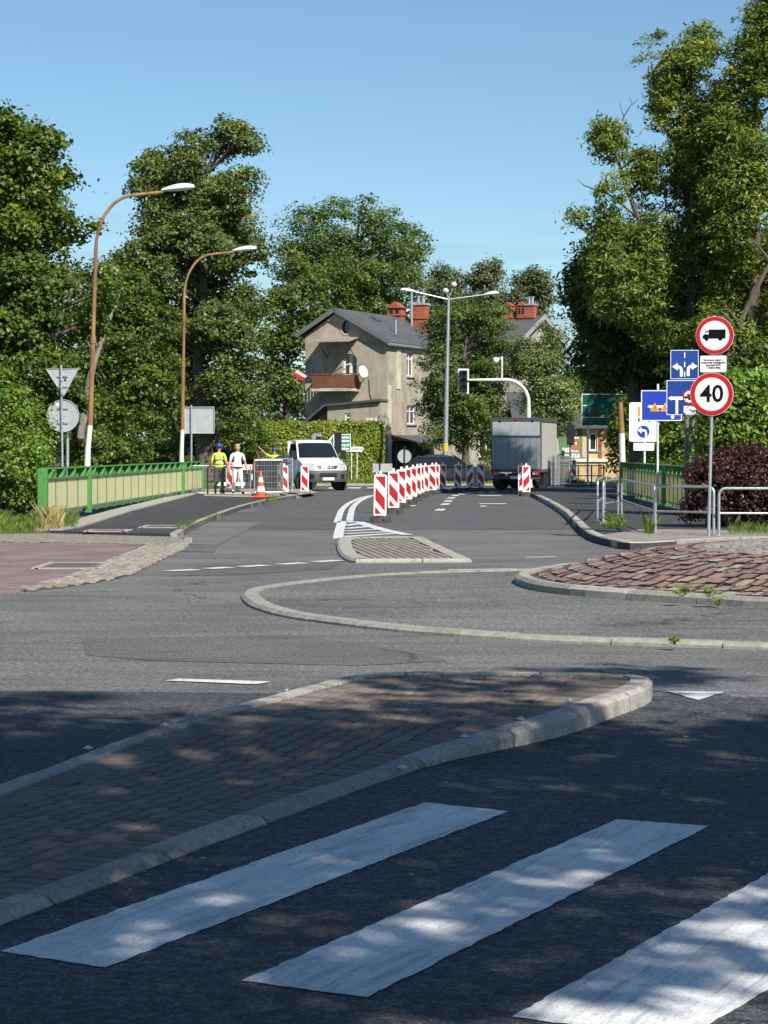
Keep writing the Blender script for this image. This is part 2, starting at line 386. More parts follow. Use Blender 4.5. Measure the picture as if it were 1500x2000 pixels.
for q in ([(322, 1329), (350, 1325), (530, 1331), (500, 1336)], [(1300, 1349), (1415, 1351), (1365, 1367)]):
    struct('give_way_mark', rough_poly(G2(q, .008), .008), M_PAINT)
for x0, x1, y in ((328, 384, 1115), (404, 449, 1110.5), (471, 521, 1106.5), (546, 594, 1102), (617, 661, 1097)):
    p = [G(x0, y, .01), G(x1, y - 3, .01)]; struct('lane_dash', rough_poly(line_poly([p[0][:2], p[1][:2]], .26, .2), .0105, .12, .012), M_PAINT)
p = [G(x, y)[:2] for x, y in ((875, 1119), (950, 1118), (1012, 1117))]; struct('lane_dash', sheet(line_poly(p, .12), .0455), M_PAINT)
struct('lane_dash', sheet(line_poly([G(1026, 1089)[:2], G(1086, 1088)[:2]], .16), .006), M_PAINT)
struct('lane_line', sheet(line_poly(G2([(658, 1021), (662, 1010), (668, 996), (688, 980), (725, 968), (790, 960)]), .17), .0085), M_PAINT)
struct('lane_line', sheet(line_poly(G2([(683, 1021), (685, 1005), (692, 988), (710, 975), (740, 966), (800, 958)]), .17), .0085), M_PAINT)
# hatched nose in front of the far island
struct('hatched_marking', rough_poly(G2([(650, 1053), (653, 1038), (659, 1019), (679, 1018), (673, 1032), (670, 1050), (663, 1052)]), .0085), M_PAINT)
struct('hatched_marking', sheet(line_poly(G2([(679, 1019), (692, 1019), (720, 1027), (757, 1037), (796, 1045)]), .26), .0087), M_PAINT)
for (a, b, c, d) in ((673, 1027, 704, 1023), (672, 1033, 727, 1028), (671, 1038, 742, 1034), (670, 1043, 760, 1039), (668, 1049, 775, 1042)):
    struct('hatched_marking', sheet(line_poly([G(a, b)[:2], G(c, d)[:2]], .3), .0083), M_PAINT)
for x, y in ((855, 996), (865, 985), (871, 979), (877, 973), (886, 968), (899, 965), (915, 963), (936, 962), (960, 962)):
    c = G(x, y); struct('lane_dash', sheet([(c.x - .13, c.y - 1.0), (c.x + .13, c.y - 1.0), (c.x + .28, c.y + 1.0), (c.x + .02, c.y + 1.0)], .0085), M_PAINT)
for x0, x1, y, wd in ((936, 990, 984, .4), (938, 950, 989, .5), (935, 978, 968, .5), (795, 812, 988, .5), (798, 808, 982, .5)):
    a = G(x0, y); b = G(x1, y); struct('lane_arrow', sheet([(a.x, a.y - wd), (b.x, b.y - wd), (b.x, b.y + wd), (a.x, a.y + wd)], .0085), M_PAINT)
for i in range(5):                          # zebra over the crossing street
    c = G(655 + i * 38, 953.5 - i * .2); struct('zebra_stripe', sheet([(c.x - .35, c.y - 1.2), (c.x + .25, c.y - 1.2), (c.x + .3, c.y + 1.6), (c.x - .3, c.y + 1.6)], .0085), M_PAINT)

# ---------------------------------------------------------------- block shapes shared by loops
def block_mesh(name, lx, ly, h, cham, m, jit=0.0, seg=1):
    mb = MB(); x, y = lx / 2, ly / 2; J = lambda s=jit: random.uniform(-s, s)
    b = [(-x, -y), (x, -y), (x, y), (-x, y)]
    lo = [(p[0] + J(), p[1] + J(), -h) for p in b]; md = [(p[0], p[1], -cham) for p in [(q[0], q[1]) for q in lo]]
    hi = [(p[0] * (1 - 2 * cham / lx) + J(jit * .3), p[1] * (1 - 2 * cham / ly) + J(jit * .3), J(jit * .3)) for p in [(q[0], q[1]) for q in lo]]
    mb.add(lo + md + hi, [(i, (i + 1) % 4, 4 + (i + 1) % 4, 4 + i) for i in range(4)] + [(4 + i, 4 + (i + 1) % 4, 8 + (i + 1) % 4, 8 + i) for i in range(4)] + [(8, 9, 10, 11)])
    return mb.mesh(name, m)
def stone_mesh(name, lx, ly, h, m, rough=.012):   # rounded, uneven field stone
    n = 5; vs = []; fs = []; x, y = lx / 2, ly / 2; off = Vector((random.random() * 99, random.random() * 99, 0))
    cs = [(random.uniform(-.055, .055) * lx, random.uniform(-.055, .055) * ly) for _ in range(4)]
    for i in range(n):
        for j in range(n):
            u, v = i / (n - 1) * 2 - 1, j / (n - 1) * 2 - 1
            e = max(abs(u), abs(v)); sq = 1 - .10 * (u * u * v * v)
            k = (1 - u) / 2, (1 - v) / 2
            dx = sum(c[0] * wt for c, wt in zip(cs, (k[0] * k[1], (1 - k[0]) * k[1], (1 - k[0]) * (1 - k[1]), k[0] * (1 - k[1]))))
            dy = sum(c[1] * wt for c, wt in zip(cs, (k[0] * k[1], (1 - k[0]) * k[1], (1 - k[0]) * (1 - k[1]), k[0] * (1 - k[1]))))
            z = -h * (.22 * max(0, e - .72) / .28 if e > .72 else 0) + mnoise.noise(off + Vector((u * 1.7, v * 1.7, 0))) * rough
            vs.append((u * x * sq + dx, v * y * sq + dy, z))
    for i in range(n - 1):
        for j in range(n - 1): a = i * n + j; fs.append((a, a + n, a + n + 1, a + 1))
    rim = [i * n for i in range(n)] + [(n - 1) * n + j for j in range(1, n)] + [i * n + n - 1 for i in range(n - 2, -1, -1)] + [j for j in range(n - 2, 0, -1)]
    o = len(vs); vs += [(vs[r][0] * 1.02, vs[r][1] * 1.02, -h) for r in rim]
    for i in range(len(rim)): fs.append((rim[(i + 1) % len(rim)], rim[i], o + i, o + (i + 1) % len(rim)))
    fs = [f[::-1] if k >= (n - 1) ** 2 else f for k, f in enumerate(fs)]
    me = MB().add(vs, fs).mesh(name, m, False); 
    me.polygons.foreach_set('use_smooth', [True] * len(me.polygons)); return me

# ---------------------------------------------------------------- the kerbed splitter island in front
KZ = .13
def hz_(x, y): u = min(max((y - 11.6) / 2.2, 0), 1); return .035 + (KZ - .035) * u * u * (3 - 2 * u)
def GK(pts):
    o = []
    for px, py in pts:
        z = .08
        for _ in range(6): q = G(px, py, z); z = hz_(q.x, q.y)
        o.append((q.x, q.y))
    return o
M_BRICK = [mat('paver_%d' % i, c, .85, 0, .3, 7, .5, 70, .5, 4, (.045, .04, .03)) for i, c in enumerate(((.17, .138, .117), (.15, .124, .107), (.192, .158, .134), (.138, .11, .09)))]
M_JOINT = mat('joint_sand', (.03, .027, .022), .95, 0, .3, 20)
edgeR = GK([(-900, 2185), (-420, 1965), (-200, 1872), (0, 1790), (200, 1716), (400, 1640), (600, 1567), (740, 1517), (860, 1470), (980, 1433), (1110, 1394), (1205, 1360), (1258, 1342)])
tipN = GK([(1274, 1330), (1271, 1321), (1245, 1315.5)])
edgeL = GK([(1000, 1311.5), (800, 1311), (720, 1314), (640, 1328), (420, 1384), (210, 1449), (100, 1491), (0, 1528), (-200, 1610), (-420, 1712), (-900, 1960)])
outl = spline(edgeR + tipN + edgeL, .06)
bed = MB(); pin = offset(outl, .08)[::4]; gs = .16
for i in range(-40, 30):
    for j in range(20, 120):
        x0, y0 = i * gs, j * gs
        if all(inside(pin, x0 + a, y0 + b) for a, b in ((0, 0), (gs, 0), (gs, gs), (0, gs))): bed.add([(x0 + a, y0 + b, hz_(0, y0 + b) - .022) for a, b in ((0, 0), (gs, 0), (gs, gs), (0, gs))], [(0, 1, 2, 3)])
isl = link('traffic_island', bed.mesh('traffic_island', M_JOINT), kind='structure')
outl_k = outl
kerb_run(isl, outl_k, .15, -.01, hz_, M_KERBS, 1.0, 1, .035, gap=.022)
inner = offset(outl_k, .15)[::3]
LB, WB = .2, .1; gp = .013
bm_ = [block_mesh('brick', LB - .022, WB - gp, .03, .007, m) for m in M_BRICK]
pieces = []                                  # (x,y,ang)
sc_line = offset(outl_k, .15 + .102); seg = np.linalg.norm(np.diff(sc_line, axis=0), axis=1); cs = np.concatenate([[0], np.cumsum(seg)])
for q in np.arange(.05, cs[-1], WB + .001):
    x, y = np.interp(q, cs, sc_line[:, 0]), np.interp(q, cs, sc_line[:, 1]); x2, y2 = np.interp(q + .05, cs, sc_line[:, 0]), np.interp(q + .05, cs, sc_line[:, 1])
    pieces.append((x, y, math.atan2(y2 - y, x2 - x) + PI / 2, .0))
inner2 = offset(outl_k, .15 + .165)[::3]
ang = math.atan2(edgeR[6][1] - edgeR[3][1], edgeR[6][0] - edgeR[3][0]); ca, sa = math.cos(ang), math.sin(ang)
o0 = np.array(edgeR[6])
for i in range(-70, 70):
    for j in range(-10, 75):
        u = (i + (j % 2) * .5) * LB; v = j * WB; x = o0[0] + ca * u - sa * v; y = o0[1] + sa * u + ca * v
        if 5 < y < 18 and abs(x) < 5 and inside(inner2, x, y): pieces.append((x, y, ang, -.003))
pieces.sort(key=lambda p: p[1] + (0 if abs(p[0]) < p[1] * .172 else 100))
rest = []
for k, (x, y, a, dz) in enumerate(pieces):
    me = random.choice(bm_); z = hz_(x, y) - .009 + dz + random.uniform(-.0015, .0015); sl_ = (hz_(x, y + .05) - hz_(x, y - .05)) / .1
    if k < 300:
        o = link('brick', me, isl, (x, y, z)); o.matrix_local = Matrix.Translation((x, y, z)) @ Matrix.Rotation(sl_, 4, 'X') @ Matrix.Rotation(a, 4, 'Z') @ Matrix.Rotation(random.uniform(-.006, .006), 4, 'X')
    else:
        rest.append((me, Matrix.Translation((x, y, z)) @ Matrix.Rotation(sl_, 4, 'X') @ Matrix.Rotation(a, 4, 'Z') @ Matrix.Rotation(random.uniform(-.006, .006), 4, 'X')))
for i in range(4): joined(rest[i::4], 'brick_paving', M_BRICK[i], isl)
# reflector studs on the kerb tops
M_ALU = mat('cast_aluminium', (.62, .62, .62), .35, .9, .1, 20)
for x, y in ((172, 1461), (322, 1416), (452, 1377), (560, 1350), (786, 1499), (908, 1438), (1017, 1404), (1113, 1370)):
    p = Vector((*GK([(x, y)])[0], 0)); t = thing('reflector_stud', 'small round metal reflector stud set into the island kerb', 'road stud', (p.x, p.y, hz_(p.x, p.y) - .002), 0, 'studs along the island kerb')
    MB().lathe([(.026, 0), (.026, .005), (.018, .009), (.008, .011)], n=14).obj('base', M_ALU, t, True)
    MB().lathe([(.011, .008), (.01, .014), (.004, .017)], n=12).obj('lens', glass('stud_lens', (.5, .5, .5)), t, True)

# ---------------------------------------------------------------- roundabout: overrun apron and stone island
ap = G2([(472, 1165), (479, 1179), (502, 1192), (560, 1207), (640, 1219), (760, 1233), (900, 1245), (1100, 1256), (1300, 1263), (1500, 1270)])
ap += [(6, 18.4), (10, 17.6), (14.5, 18.8), (17.5, 23.5), (17.2, 30), (13.6, 35), (9, 37), (5.6, 36.2), (3.4, 33.9)] + G2([(1000, 1118.5), (800, 1124), (690, 1131), (600, 1140), (530, 1149), (487, 1157)])
apl = spline(ap, .12, True)
apron = link('roundabout_apron', slab([tuple(p) for p in offset(apl, .1, True)[::2]], 0, .036).mesh('roundabout_apron', M_ROAD), kind='structure')
kerb_run(apron, apl, .2, -.01, .055, M_KERBD, 1.0, 1, .04, True)
cz = G2([(1008, 1134), (1016, 1144), (1050, 1154), (1130, 1164), (1250, 1173), (1400, 1182), (1500, 1188)], .04)
cz += [(6.3, 22.9), (9.5, 21), (13, 21), (15.8, 24), (15.6, 29), (13, 33), (9.2, 34.9), (6, 34.6), (3.8, 33), (2.4, 31.2)]
czl = spline(cz, .1, True)
RIM_D, RIM_Z, KB = 2.0, .5, .15
ring_in = offset(czl, .17, True); ctr = np.array([8.8, 28.2])
def shrink(d):                                # even inward offset, smoothed by pulling towards the centre
    o = []
    for p in ring_in:
        v = ctr - p; n = np.linalg.norm(v); o.append(p + v / n * d * 1.0)
    return np.array(o)
cen = MB(); L0 = ring_in; nr = len(L0); rows = [(0, KB - .012), (.35, .2), (.8, .31), (1.35, .42), (2.0, .49), (3.2, .53), (5, .56)]
for d, z in rows:
    s_ = shrink(d); cen.v += [(p[0], p[1], z - .026) for p in s_]
for r_ in range(len(rows) - 1):
    for i in range(nr): cen.f.append((r_ * nr + i, r_ * nr + (i + 1) % nr, (r_ + 1) * nr + (i + 1) % nr, (r_ + 1) * nr + i)); cen.m.append(0)
cen.f.append(tuple((len(rows) - 1) * nr + i for i in range(nr))); cen.m.append(0)
M_BED = mat('stone_bedding', (.07, .055, .043), .95, 0, .3, 12, .5, 50)
rnd_island = cen.obj('roundabout_island', M_BED, None, True, kind='structure')
kerb_run(rnd_island, czl, .17, 0, KB, M_KERBS, 1.0, 1, .05, True)
M_RED = [mat('red_stone_%d' % i, c, .88, 0, .22, 8, .6, 35, .3, 5, (.1, .07, .05)) for i, c in enumerate(((.25, .165, .138), (.215, .138, .117), (.285, .2, .165), (.23, .165, .142), (.34, .27, .2), (.33, .3, .245)))]
M_SETT = [mat('grey_sett_%d' % i, c, .85, 0, .25, 9, .5, 35, .3, 5, (.1, .09, .07)) for i, c in enumerate(((.23, .222, .205), (.19, .185, .172), (.26, .245, .218)))]
red_me = [stone_mesh('stone', 1, 1, .35, m, .07) for m in M_RED for _ in range(3)]
wts = ([4, 4, 3, 3, 1.2, .8]); red_w = [x for x in wts for _ in range(3)]
def zprof(d): return np.interp(d, [r[0] for r in rows], [r[1] for r in rows])
stones = []; d = .1; row = 0
def pos_on(d, s):
    return s
while d < 2.05:
    depth = random.uniform(.205, .235) if d > .25 else .16
    ln = shrink(d + depth / 2); ln = np.vstack([ln, ln[:1]]); sg = np.linalg.norm(np.diff(ln, axis=0), axis=1); c_ = np.concatenate([[0], np.cumsum(sg)]); q = random.uniform(0, .2)
    while q < c_[-1]:
        l = random.uniform(.15, .23); x, y = np.interp(q + l / 2, c_, ln[:, 0]), np.interp(q + l / 2, c_, ln[:, 1]); x2, y2 = np.interp(q + l / 2 + .05, c_, ln[:, 0]), np.interp(q + l / 2 + .05, c_, ln[:, 1])
        z = zprof(d + depth / 2); sl_ = math.atan2(zprof(d + depth) - zprof(d), depth)
        stones.append((x, y, z + random.uniform(-.012, .012), math.atan2(y2 - y, x2 - x), sl_, l - .024, depth - .034)); q += l
    d += depth
def vis(s):
    px = 750 + s[0] / s[1] * F; return (0 if px < 1515 else 50) + s[1] + (12 if s[1] > 32 else 0)
stones.sort(key=vis); rest = []
for k, (x, y, z, a, sl_, l, dp) in enumerate(stones):
    me = random.choices(red_me, red_w)[0]
    M = Matrix.Translation((x, y, z)) @ Matrix.Rotation(a + random.uniform(-.06, .06), 4, 'Z') @ Matrix.Rotation(sl_ + random.uniform(-.03, .03), 4, 'X') @ Matrix.Rotation(random.uniform(-.03, .03), 4, 'Y') @ Matrix.Diagonal((l, dp, .14, 1))
    if k < 300: o = link('stone', me, rnd_island); o.matrix_local = M
    else: rest.append((me, M))
for m in M_RED: joined([r for r in rest if r[0].materials[0] == m], 'stone_paving', m, rnd_island)
sett_me = [stone_mesh('sett', 1, 1, .35, m, .1) for m in M_SETT for _ in range(2)]
setts = []; d = 2.06
while d < 4.6:
    depth = .115; ln = shrink(d + depth / 2); ln = np.vstack([ln, ln[:1]]); sg = np.linalg.norm(np.diff(ln, axis=0), axis=1); c_ = np.concatenate([[0], np.cumsum(sg)]); q = random.uniform(0, .1)
    while q < c_[-1]:
        l = random.uniform(.1, .14); x, y = np.interp(q, c_, ln[:, 0]), np.interp(q, c_, ln[:, 1]); x2, y2 = np.interp(q + .05, c_, ln[:, 0]), np.interp(q + .05, c_, ln[:, 1])
        if x / y < .178: setts.append((random.choice(sett_me), Matrix.Translation((x, y, zprof(d) + random.uniform(-.006, .006))) @ Matrix.Rotation(math.atan2(y2 - y, x2 - x) + random.uniform(-.1, .1), 4, 'Z') @ Matrix.Diagonal((l - .012, depth - .014, .1, 1)))); 
        q += l
    d += depth
for m in M_SETT: joined([r for r in setts if r[0].materials[0] == m], 'sett_paving', m, rnd_island)

# ---------------------------------------------------------------- small far island with slanted pavers
fi = G2([(657, 1056), (660, 1072), (670, 1084), (684, 1092)], .06) + G2([(760, 1092), (850, 1092), (922, 1091)], .06) + G2([(885, 1073), (850, 1058), (824, 1047)], .06) + G2([(760, 1046), (700, 1047), (664, 1049)], .06)
M_PAVE = [mat('far_paver_%d' % i, c, .9, 0, .2, 8, .4, 60, .3, 4, (.1, .09, .07)) for i, c in enumerate(((.215, .2, .168), (.19, .178, .15), (.24, .222, .187)))]
fil = np.vstack([spline(fi[:4], .12)[:-1], spline([fi[3], fi[6]], .15)[:-1], spline([fi[6], fi[9]], .15)[:-1], spline([fi[9], fi[12]], .15)[:-1], spline([fi[12], fi[0]], .15)[:-1]])
fisl = link('pedestrian_refuge', slab([tuple(p) for p in offset(fil, .05, True)], 0, .018).mesh('pedestrian_refuge', M_JOINT), kind='structure')
kerb_run(fisl, fil, .26, 0, .06, M_KERB, 1.0, 1, .04, True)
fin = offset(fil, .27, True); bm2 = [block_mesh('paver', .19, .076, .03, .006, m) for m in M_PAVE]; bm3 = [block_mesh('paver', .215, .097, .03, .004, m) for m in M_PAVE]; items = []
a = R(96.4); ca, sa = math.cos(a), math.sin(a); c0 = np.mean(fil, axis=0)
for i in range(-60, 60):
    for j in range(-70, 70):
        u = (i + (j % 2) * .5) * .24; v = j * .13; x = c0[0] + ca * u - sa * v; y = c0[1] + sa * u + ca * v
        if inside(fin, x, y): items.append((random.choice(bm3), Matrix.Translation((x, y, .05 + random.uniform(-.002, .002))) @ Matrix.Rotation(a, 4, 'Z')))
for m in M_PAVE: joined([r for r in items if r[0].materials[0] == m], 'paver_field', m, fisl)

# ---------------------------------------------------------------- left pavement
SZ = .12
kl = G2([(347, 1043), (380, 1024), (420, 1007), (486, 985), (548, 972), (590, 966)], SZ)
walk = [(-11.5, 100)] + kl[::-1] + G2([(345, 1044), (110, 1036), (60, 1030)], SZ) + [tuple(G(78, 1012, SZ)[:2]), (-13, 100)]
wl = G2([(110, 1036), (150, 1029), (250, 998), (390, 962), (397, 958)], SZ)
lw = link('pavement_left', slab([tuple(p) for p in spline(kl, .5)] + [(-4.5, 97), (-10.2, 97)] + [(p[0] - .25, p[1]) for p in wl[::-1]], 0, SZ).mesh('pavement_left', M_WALK), kind='structure')
kerb_run(lw, spline(kl, .2), .14, -.01, SZ + .012, M_KERBD, 1.0, 1, .03)
struct('railing_plinth', slab([(p[0] - .45, p[1]) for p in wl] + [(p[0] + .12, p[1]) for p in wl[::-1]], 0, SZ + .03), M_KERB)
# strip of grey pavers, red pavement, setts
ps = G2([(-160, 1040), (110, 1034), (352, 1042), (338, 1056), (200, 1052), (-160, 1046)], SZ)
pst = link('paver_strip', slab(ps, 0, .05).mesh('paver_strip', M_KERBD), kind='structure'); items = []
for i in range(-110, 40):
    for j in range(0, 60):
        x = -3 + i * .1; y = 39 + j * .2 + (i % 2) * .1
        if inside(ps, x, y): items.append((random.choice(bm2), Matrix.Translation((x, y, .068)) @ Matrix.Rotation(PI / 2, 4, 'Z')))
for m in M_PAVE: joined([r for r in items if r[0].materials[0] == m], 'paver_field', m, pst)
M_REDP = mat('red_asphalt', (.19, .132, .125), .9, 0, .25, 1.2, .5, 120, .6, .8, (.29, .24, .2))
rp = G2([(-260, 1046.5), (200, 1052.5), (278, 1055), (232, 1074), (170, 1100), (110, 1120), (40, 1138), (-260, 1148)], SZ)
struct('pavement_edge_strip', slab(G2([(278, 1055.3), (330, 1053), (283, 1063), (233, 1083), (200, 1097), (133, 1123), (110, 1121), (170, 1101), (232, 1075)], SZ), 0, .03), M_WALK)
struct('red_pavement', slab(rp, 0, .036), M_REDP)
cst = G2([(344, 1050), (372, 1058), (333, 1080), (283, 1105), (233, 1123), (153, 1137), (50, 1148), (20, 1146), (67, 1139), (133, 1122), (200, 1096), (233, 1082), (283, 1062), (333, 1052)], .05)
cob = link('sett_gutter', slab(cst, 0, .022).mesh('sett_gutter', M_BED), kind='structure'); items = []
M_SG = [mat('gutter_sett_%d' % i, c, .85, 0, .25, 9, .5, 35, .4, 5, (.12, .1, .08)) for i, c in enumerate(((.29, .265, .225), (.245, .225, .19), (.21, .185, .155)))]
sg_me = [stone_mesh('sett', 1, 1, .35, m, .1) for m in M_SG for _ in range(2)]
xs = [p[0] for p in cst]; ys = [p[1] for p in cst]
for x in np.arange(min(xs), max(xs), .13):
    for y in np.arange(min(ys), max(ys), .13):
        x_ = x + random.uniform(-.015, .015); y_ = y + random.uniform(-.015, .015)
        if inside(cst, x_, y_): items.append((random.choice(sg_me), Matrix.Translation((x_, y_, .046 + random.uniform(-.006, .006))) @ Matrix.Rotation(random.uniform(-.2, .2), 4, 'Z') @ Matrix.Diagonal((.122, .122, .1, 1))))
for m in M_SG: joined([r for r in items if r[0].materials[0] == m], 'sett_paving', m, cob)
gl = spline(G2([(20, 1150), (60, 1148), (153, 1138), (233, 1124), (283, 1106), (333, 1081), (372, 1059), (376, 1051)], .03), .2)
kerb_run(cob, gl, .14, -.01, .04, M_KERBD, 1.0, 1, .03)
M_IRON = mat('cast_iron', (.14, .13, .12), .7, .4, .2, 20, .4, 60, .5, 6, (.22, .19, .15))
for x, y, wx, wy, lab in ((146, 1094, .9, 1.6, 'square iron manhole cover set in the red pavement'), (320, 1029, .8, 1.4, 'square iron manhole cover in the dark asphalt pavement'), (212, 1037, .75, .9, 'square iron manhole cover among the grey pavers')):
    p = G(x, y, SZ); t = thing('manhole_cover', lab, 'manhole cover', (p.x, p.y, .036 if y > 1060 else SZ), 0, 'pavement manhole covers')
    mb = MB()
    for sx_, sy_, a, b in ((0, wy / 2, wx, .1), (0, -wy / 2, wx, .1), (wx / 2, 0, .1, wy + .1), (-wx / 2, 0, .1, wy + .1)): mb.box((sx_, sy_, .006), (a, b, .02 if a > b else .024))
    mb.obj('frame', M_KERB, t); m2 = MB().box((0, 0, .003), (wx - .1, wy - .1, .012))
    for i in range(5):
        for j in range(7): m2.box(((i - 2) * wx / 6.5, (j - 3) * wy / 9, .012), (wx / 12, wy / 16, .008))
    m2.obj('lid', M_IRON, t)
# ---------------------------------------------------------------- right pavement
kr = G2([(1045, 967), (1060, 974), (1078, 984), (1100, 998), (1118, 1015), (1138, 1034), (1160, 1046), (1195, 1055), (1240, 1061)], SZ) + [(6.5, 41.2), (9.5, 41.3), (13, 41.0), (17, 38.5), (20, 34), (27, 32)]
krs = spline(kr, .25)
rw = link('pavement_right', slab([tuple(p) for p in krs] + [(40, 32), (40, 58), (9.3, 60), (9.6, 96), (kr[0][0] + .4, 96)], 0, SZ).mesh('pavement_right', M_WALK), kind='structure')
kerb_run(rw, krs, .17, -.01, SZ + .02, M_KERBS, 1.0, 1, .03)
M_GRIT = mat('gritty_pavers', (.25, .23, .195), .92, 0, .3, 6, .6, 60, .5, 3, (.12, .11, .08))
gq = G2([(1170, 1046), (1198, 1053), (1242, 1059)], SZ) + [(6.6, 41.45), (9.6, 41.5), (13, 41.2), (13, 44)] + G2([(1420, 1036), (1320, 1034), (1250, 1034)], SZ)
struct('gritty_path', sheet(gq, SZ + .004), M_GRIT)
# verge beyond the crossing street, kerb of the street
M_TURF = mat('turf', (.075, .105, .025), .95, 0, .35, 2, .6, 30, .3, .7, (.12, .11, .04))
struct('grass_verge', slab([(-9, 110.5), (10, 110.5), (11, 128), (-12, 128)], -.05, .1), M_TURF)
struct('grass_verge_right', slab([(11, 111), (30, 112), (30, 128), (12, 127)], -.05, .11), M_TURF)
gk = link('verge_kerb', slab([(-40, 110.2), (40, 110.2), (40, 110.45), (-40, 110.45)], -.01, .11).mesh('verge_kerb', M_KERB), kind='structure')
struct('far_pavement', slab([(-40, 110.47), (-9.02, 110.47), (-12, 124), (-40, 124)], -.04, .1), M_KERBD)
# dug-up pavement where the men work
struct('dug_up_ground', sheet(G2([(398, 969), (505, 972), (590, 966), (620, 962), (600, 955), (400, 955)], .13), .135), M_DUST)
# ================================================================== buildings
M_PLAST = None
def plaster(name, col, dark, streak=.6):
    m, nt, b = new_mat(name)
    c = ramp(nt, tex_noise(nt, .9, 8, .68), [(.32, tuple(x * .62 for x in col)), (.5, col), (.72, tuple(min(1, x * 1.2) for x in col))])
    st = ramp(nt, tex_noise(nt, 1.6, 7, .7, stretch=(3.5, 3.5, .35)), [(.52, (0, 0, 0)), (.74, (streak,) * 3)])
    c = mixc(nt, st, c, dark); pt = ramp(nt, tex_noise(nt, .45, 5, .6), [(.58, (0, 0, 0)), (.66, (.45,) * 3)]); c = mixc(nt, pt, c, tuple(min(1, x * 1.35) for x in col))
    nt.links.new(c, b.inputs['Base Color']); b.inputs['Roughness'].default_value = .93; bump(nt, b, tex_noise(nt, 14, 6, .7), .35, .03); MATS[name] = m; return m
M_PLAST = plaster('old_plaster', (.36, .32, .25), (.13, .115, .09), .8); M_PLAST2 = plaster('cream_plaster', (.52, .47, .36), (.2, .17, .12), .4)
M_ROOF = mat('bitumen_roof', (.075, .077, .083), .8, 0, .25, 1.2, .4, 30, .3, 2, (.13, .13, .12))
M_FASC = mat('roof_fascia', (.16, .16, .165), .5, .2, .15, 5); M_TRIM = mat('roof_trim', (.36, .37, .38), .5, .2, .15, 5); M_CHIM = mat('chimney_brick', (.33, .085, .045), .85, 0, .3, 9, .5, 40, .3, 3, (.12, .05, .03))
M_CHJ = mat('chimney_mortar', (.4, .2, .14), .9); M_WHITE = mat('white_frame', (.74, .74, .72), .5, 0, .08, 6, dirt=.25, dscale=4); M_WGL = glass('window_glass', (.02, .024, .03), .08)
M_WOODB = mat('balcony_wood', (.17, .062, .03), .7, 0, .35, 12, .3, 40); M_DARK = mat('dark_opening', (.012, .011, .01), .9); M_CURT = mat('curtain', (.6, .58, .52), .9, 0, .15, 8)
M_ZINC = mat('zinc', (.5, .52, .53), .4, .7, .15, 6); M_GALV = mat('galvanised', (.52, .54, .56), .42, .75, .18, 14, dirt=.3, dscale=5, dcol=(.3, .28, .25)); M_BLACK = mat('black_plastic', (.012, .012, .013), .45)
M_STEELD = mat('dark_steel', (.05, .05, .055), .5, .5)
def boolean(o, cutters):
    for c in cutters:
        md = o.modifiers.new('b', 'BOOLEAN'); md.operation = 'DIFFERENCE'; md.object = c; md.solver = 'EXACT'
    dg = bpy.context.evaluated_depsgraph_get(); me = bpy.data.meshes.new_from_object(o.evaluated_get(dg)); o.modifiers.clear(); o.data = me
    for c in cutters: bpy.data.objects.remove(c)
def window(parent, u0, u1, z0, z1, axis, depth, face, cols=2, trans=.7, curtain=False):
    """axis 'g': in the plane y=face (facing -y), 'r': in the plane x=face (facing +x); returns a cutter"""
    def bx(mb, ua, ub, za, zb, d0, d1):
        if axis == 'g': mb.box(((ua + ub) / 2, face + (d0 + d1) / 2, (za + zb) / 2), (abs(ub - ua), abs(d1 - d0), zb - za))
        else: mb.box((face - (d0 + d1) / 2, (ua + ub) / 2, (za + zb) / 2), (abs(d1 - d0), abs(ub - ua), zb - za))
    fw = .075; d = depth
    fr = MB(); bx(fr, u0, u0 + fw, z0, z1, d - .07, d); bx(fr, u1 - fw, u1, z0, z1, d - .07, d); bx(fr, u0 + fw, u1 - fw, z1 - fw, z1, d - .07, d); bx(fr, u0 + fw, u1 - fw, z0, z0 + fw, d - .07, d)
    wo = fr.obj('window', M_WHITE, parent)
    zt = z0 + (z1 - z0) * trans; mb = MB(); bx(mb, u0 + fw, u1 - fw, zt - .04, zt + .04, d - .065, d - .005)
    for i in range(1, cols): uu = u0 + (u1 - u0) * i / cols; bx(mb, uu - .04, uu + .04, z0 + fw, zt - .04, d - .066, d - .006); bx(mb, uu - .03, uu + .03, zt + .04, z1 - fw, d - .066, d - .006)
    mb.obj('glazing_bars', M_WHITE, wo)
    for i in range(cols):
        a = u0 + fw + (u1 - u0 - 2 * fw) * i / cols; b = u0 + fw + (u1 - u0 - 2 * fw) * (i + 1) / cols
        for za, zb in ((z0 + fw, zt), (zt, z1 - fw)):
            g = MB(); bx(g, a, b, za, zb, d - .02, d - .012); g.obj('pane', M_WGL, wo)
    s = MB(); bx(s, u0 - .08, u1 + .08, z0 - .07, z0 - .005, -.1, .0 - .004); s.obj('sill', M_ZINC, wo)
    c = MB(); bx(c, u0 - .01, u1 + .01, z0 - .01, z1 + .01, -.3, d + .01); return c.obj('cutter', M_DARK, parent)
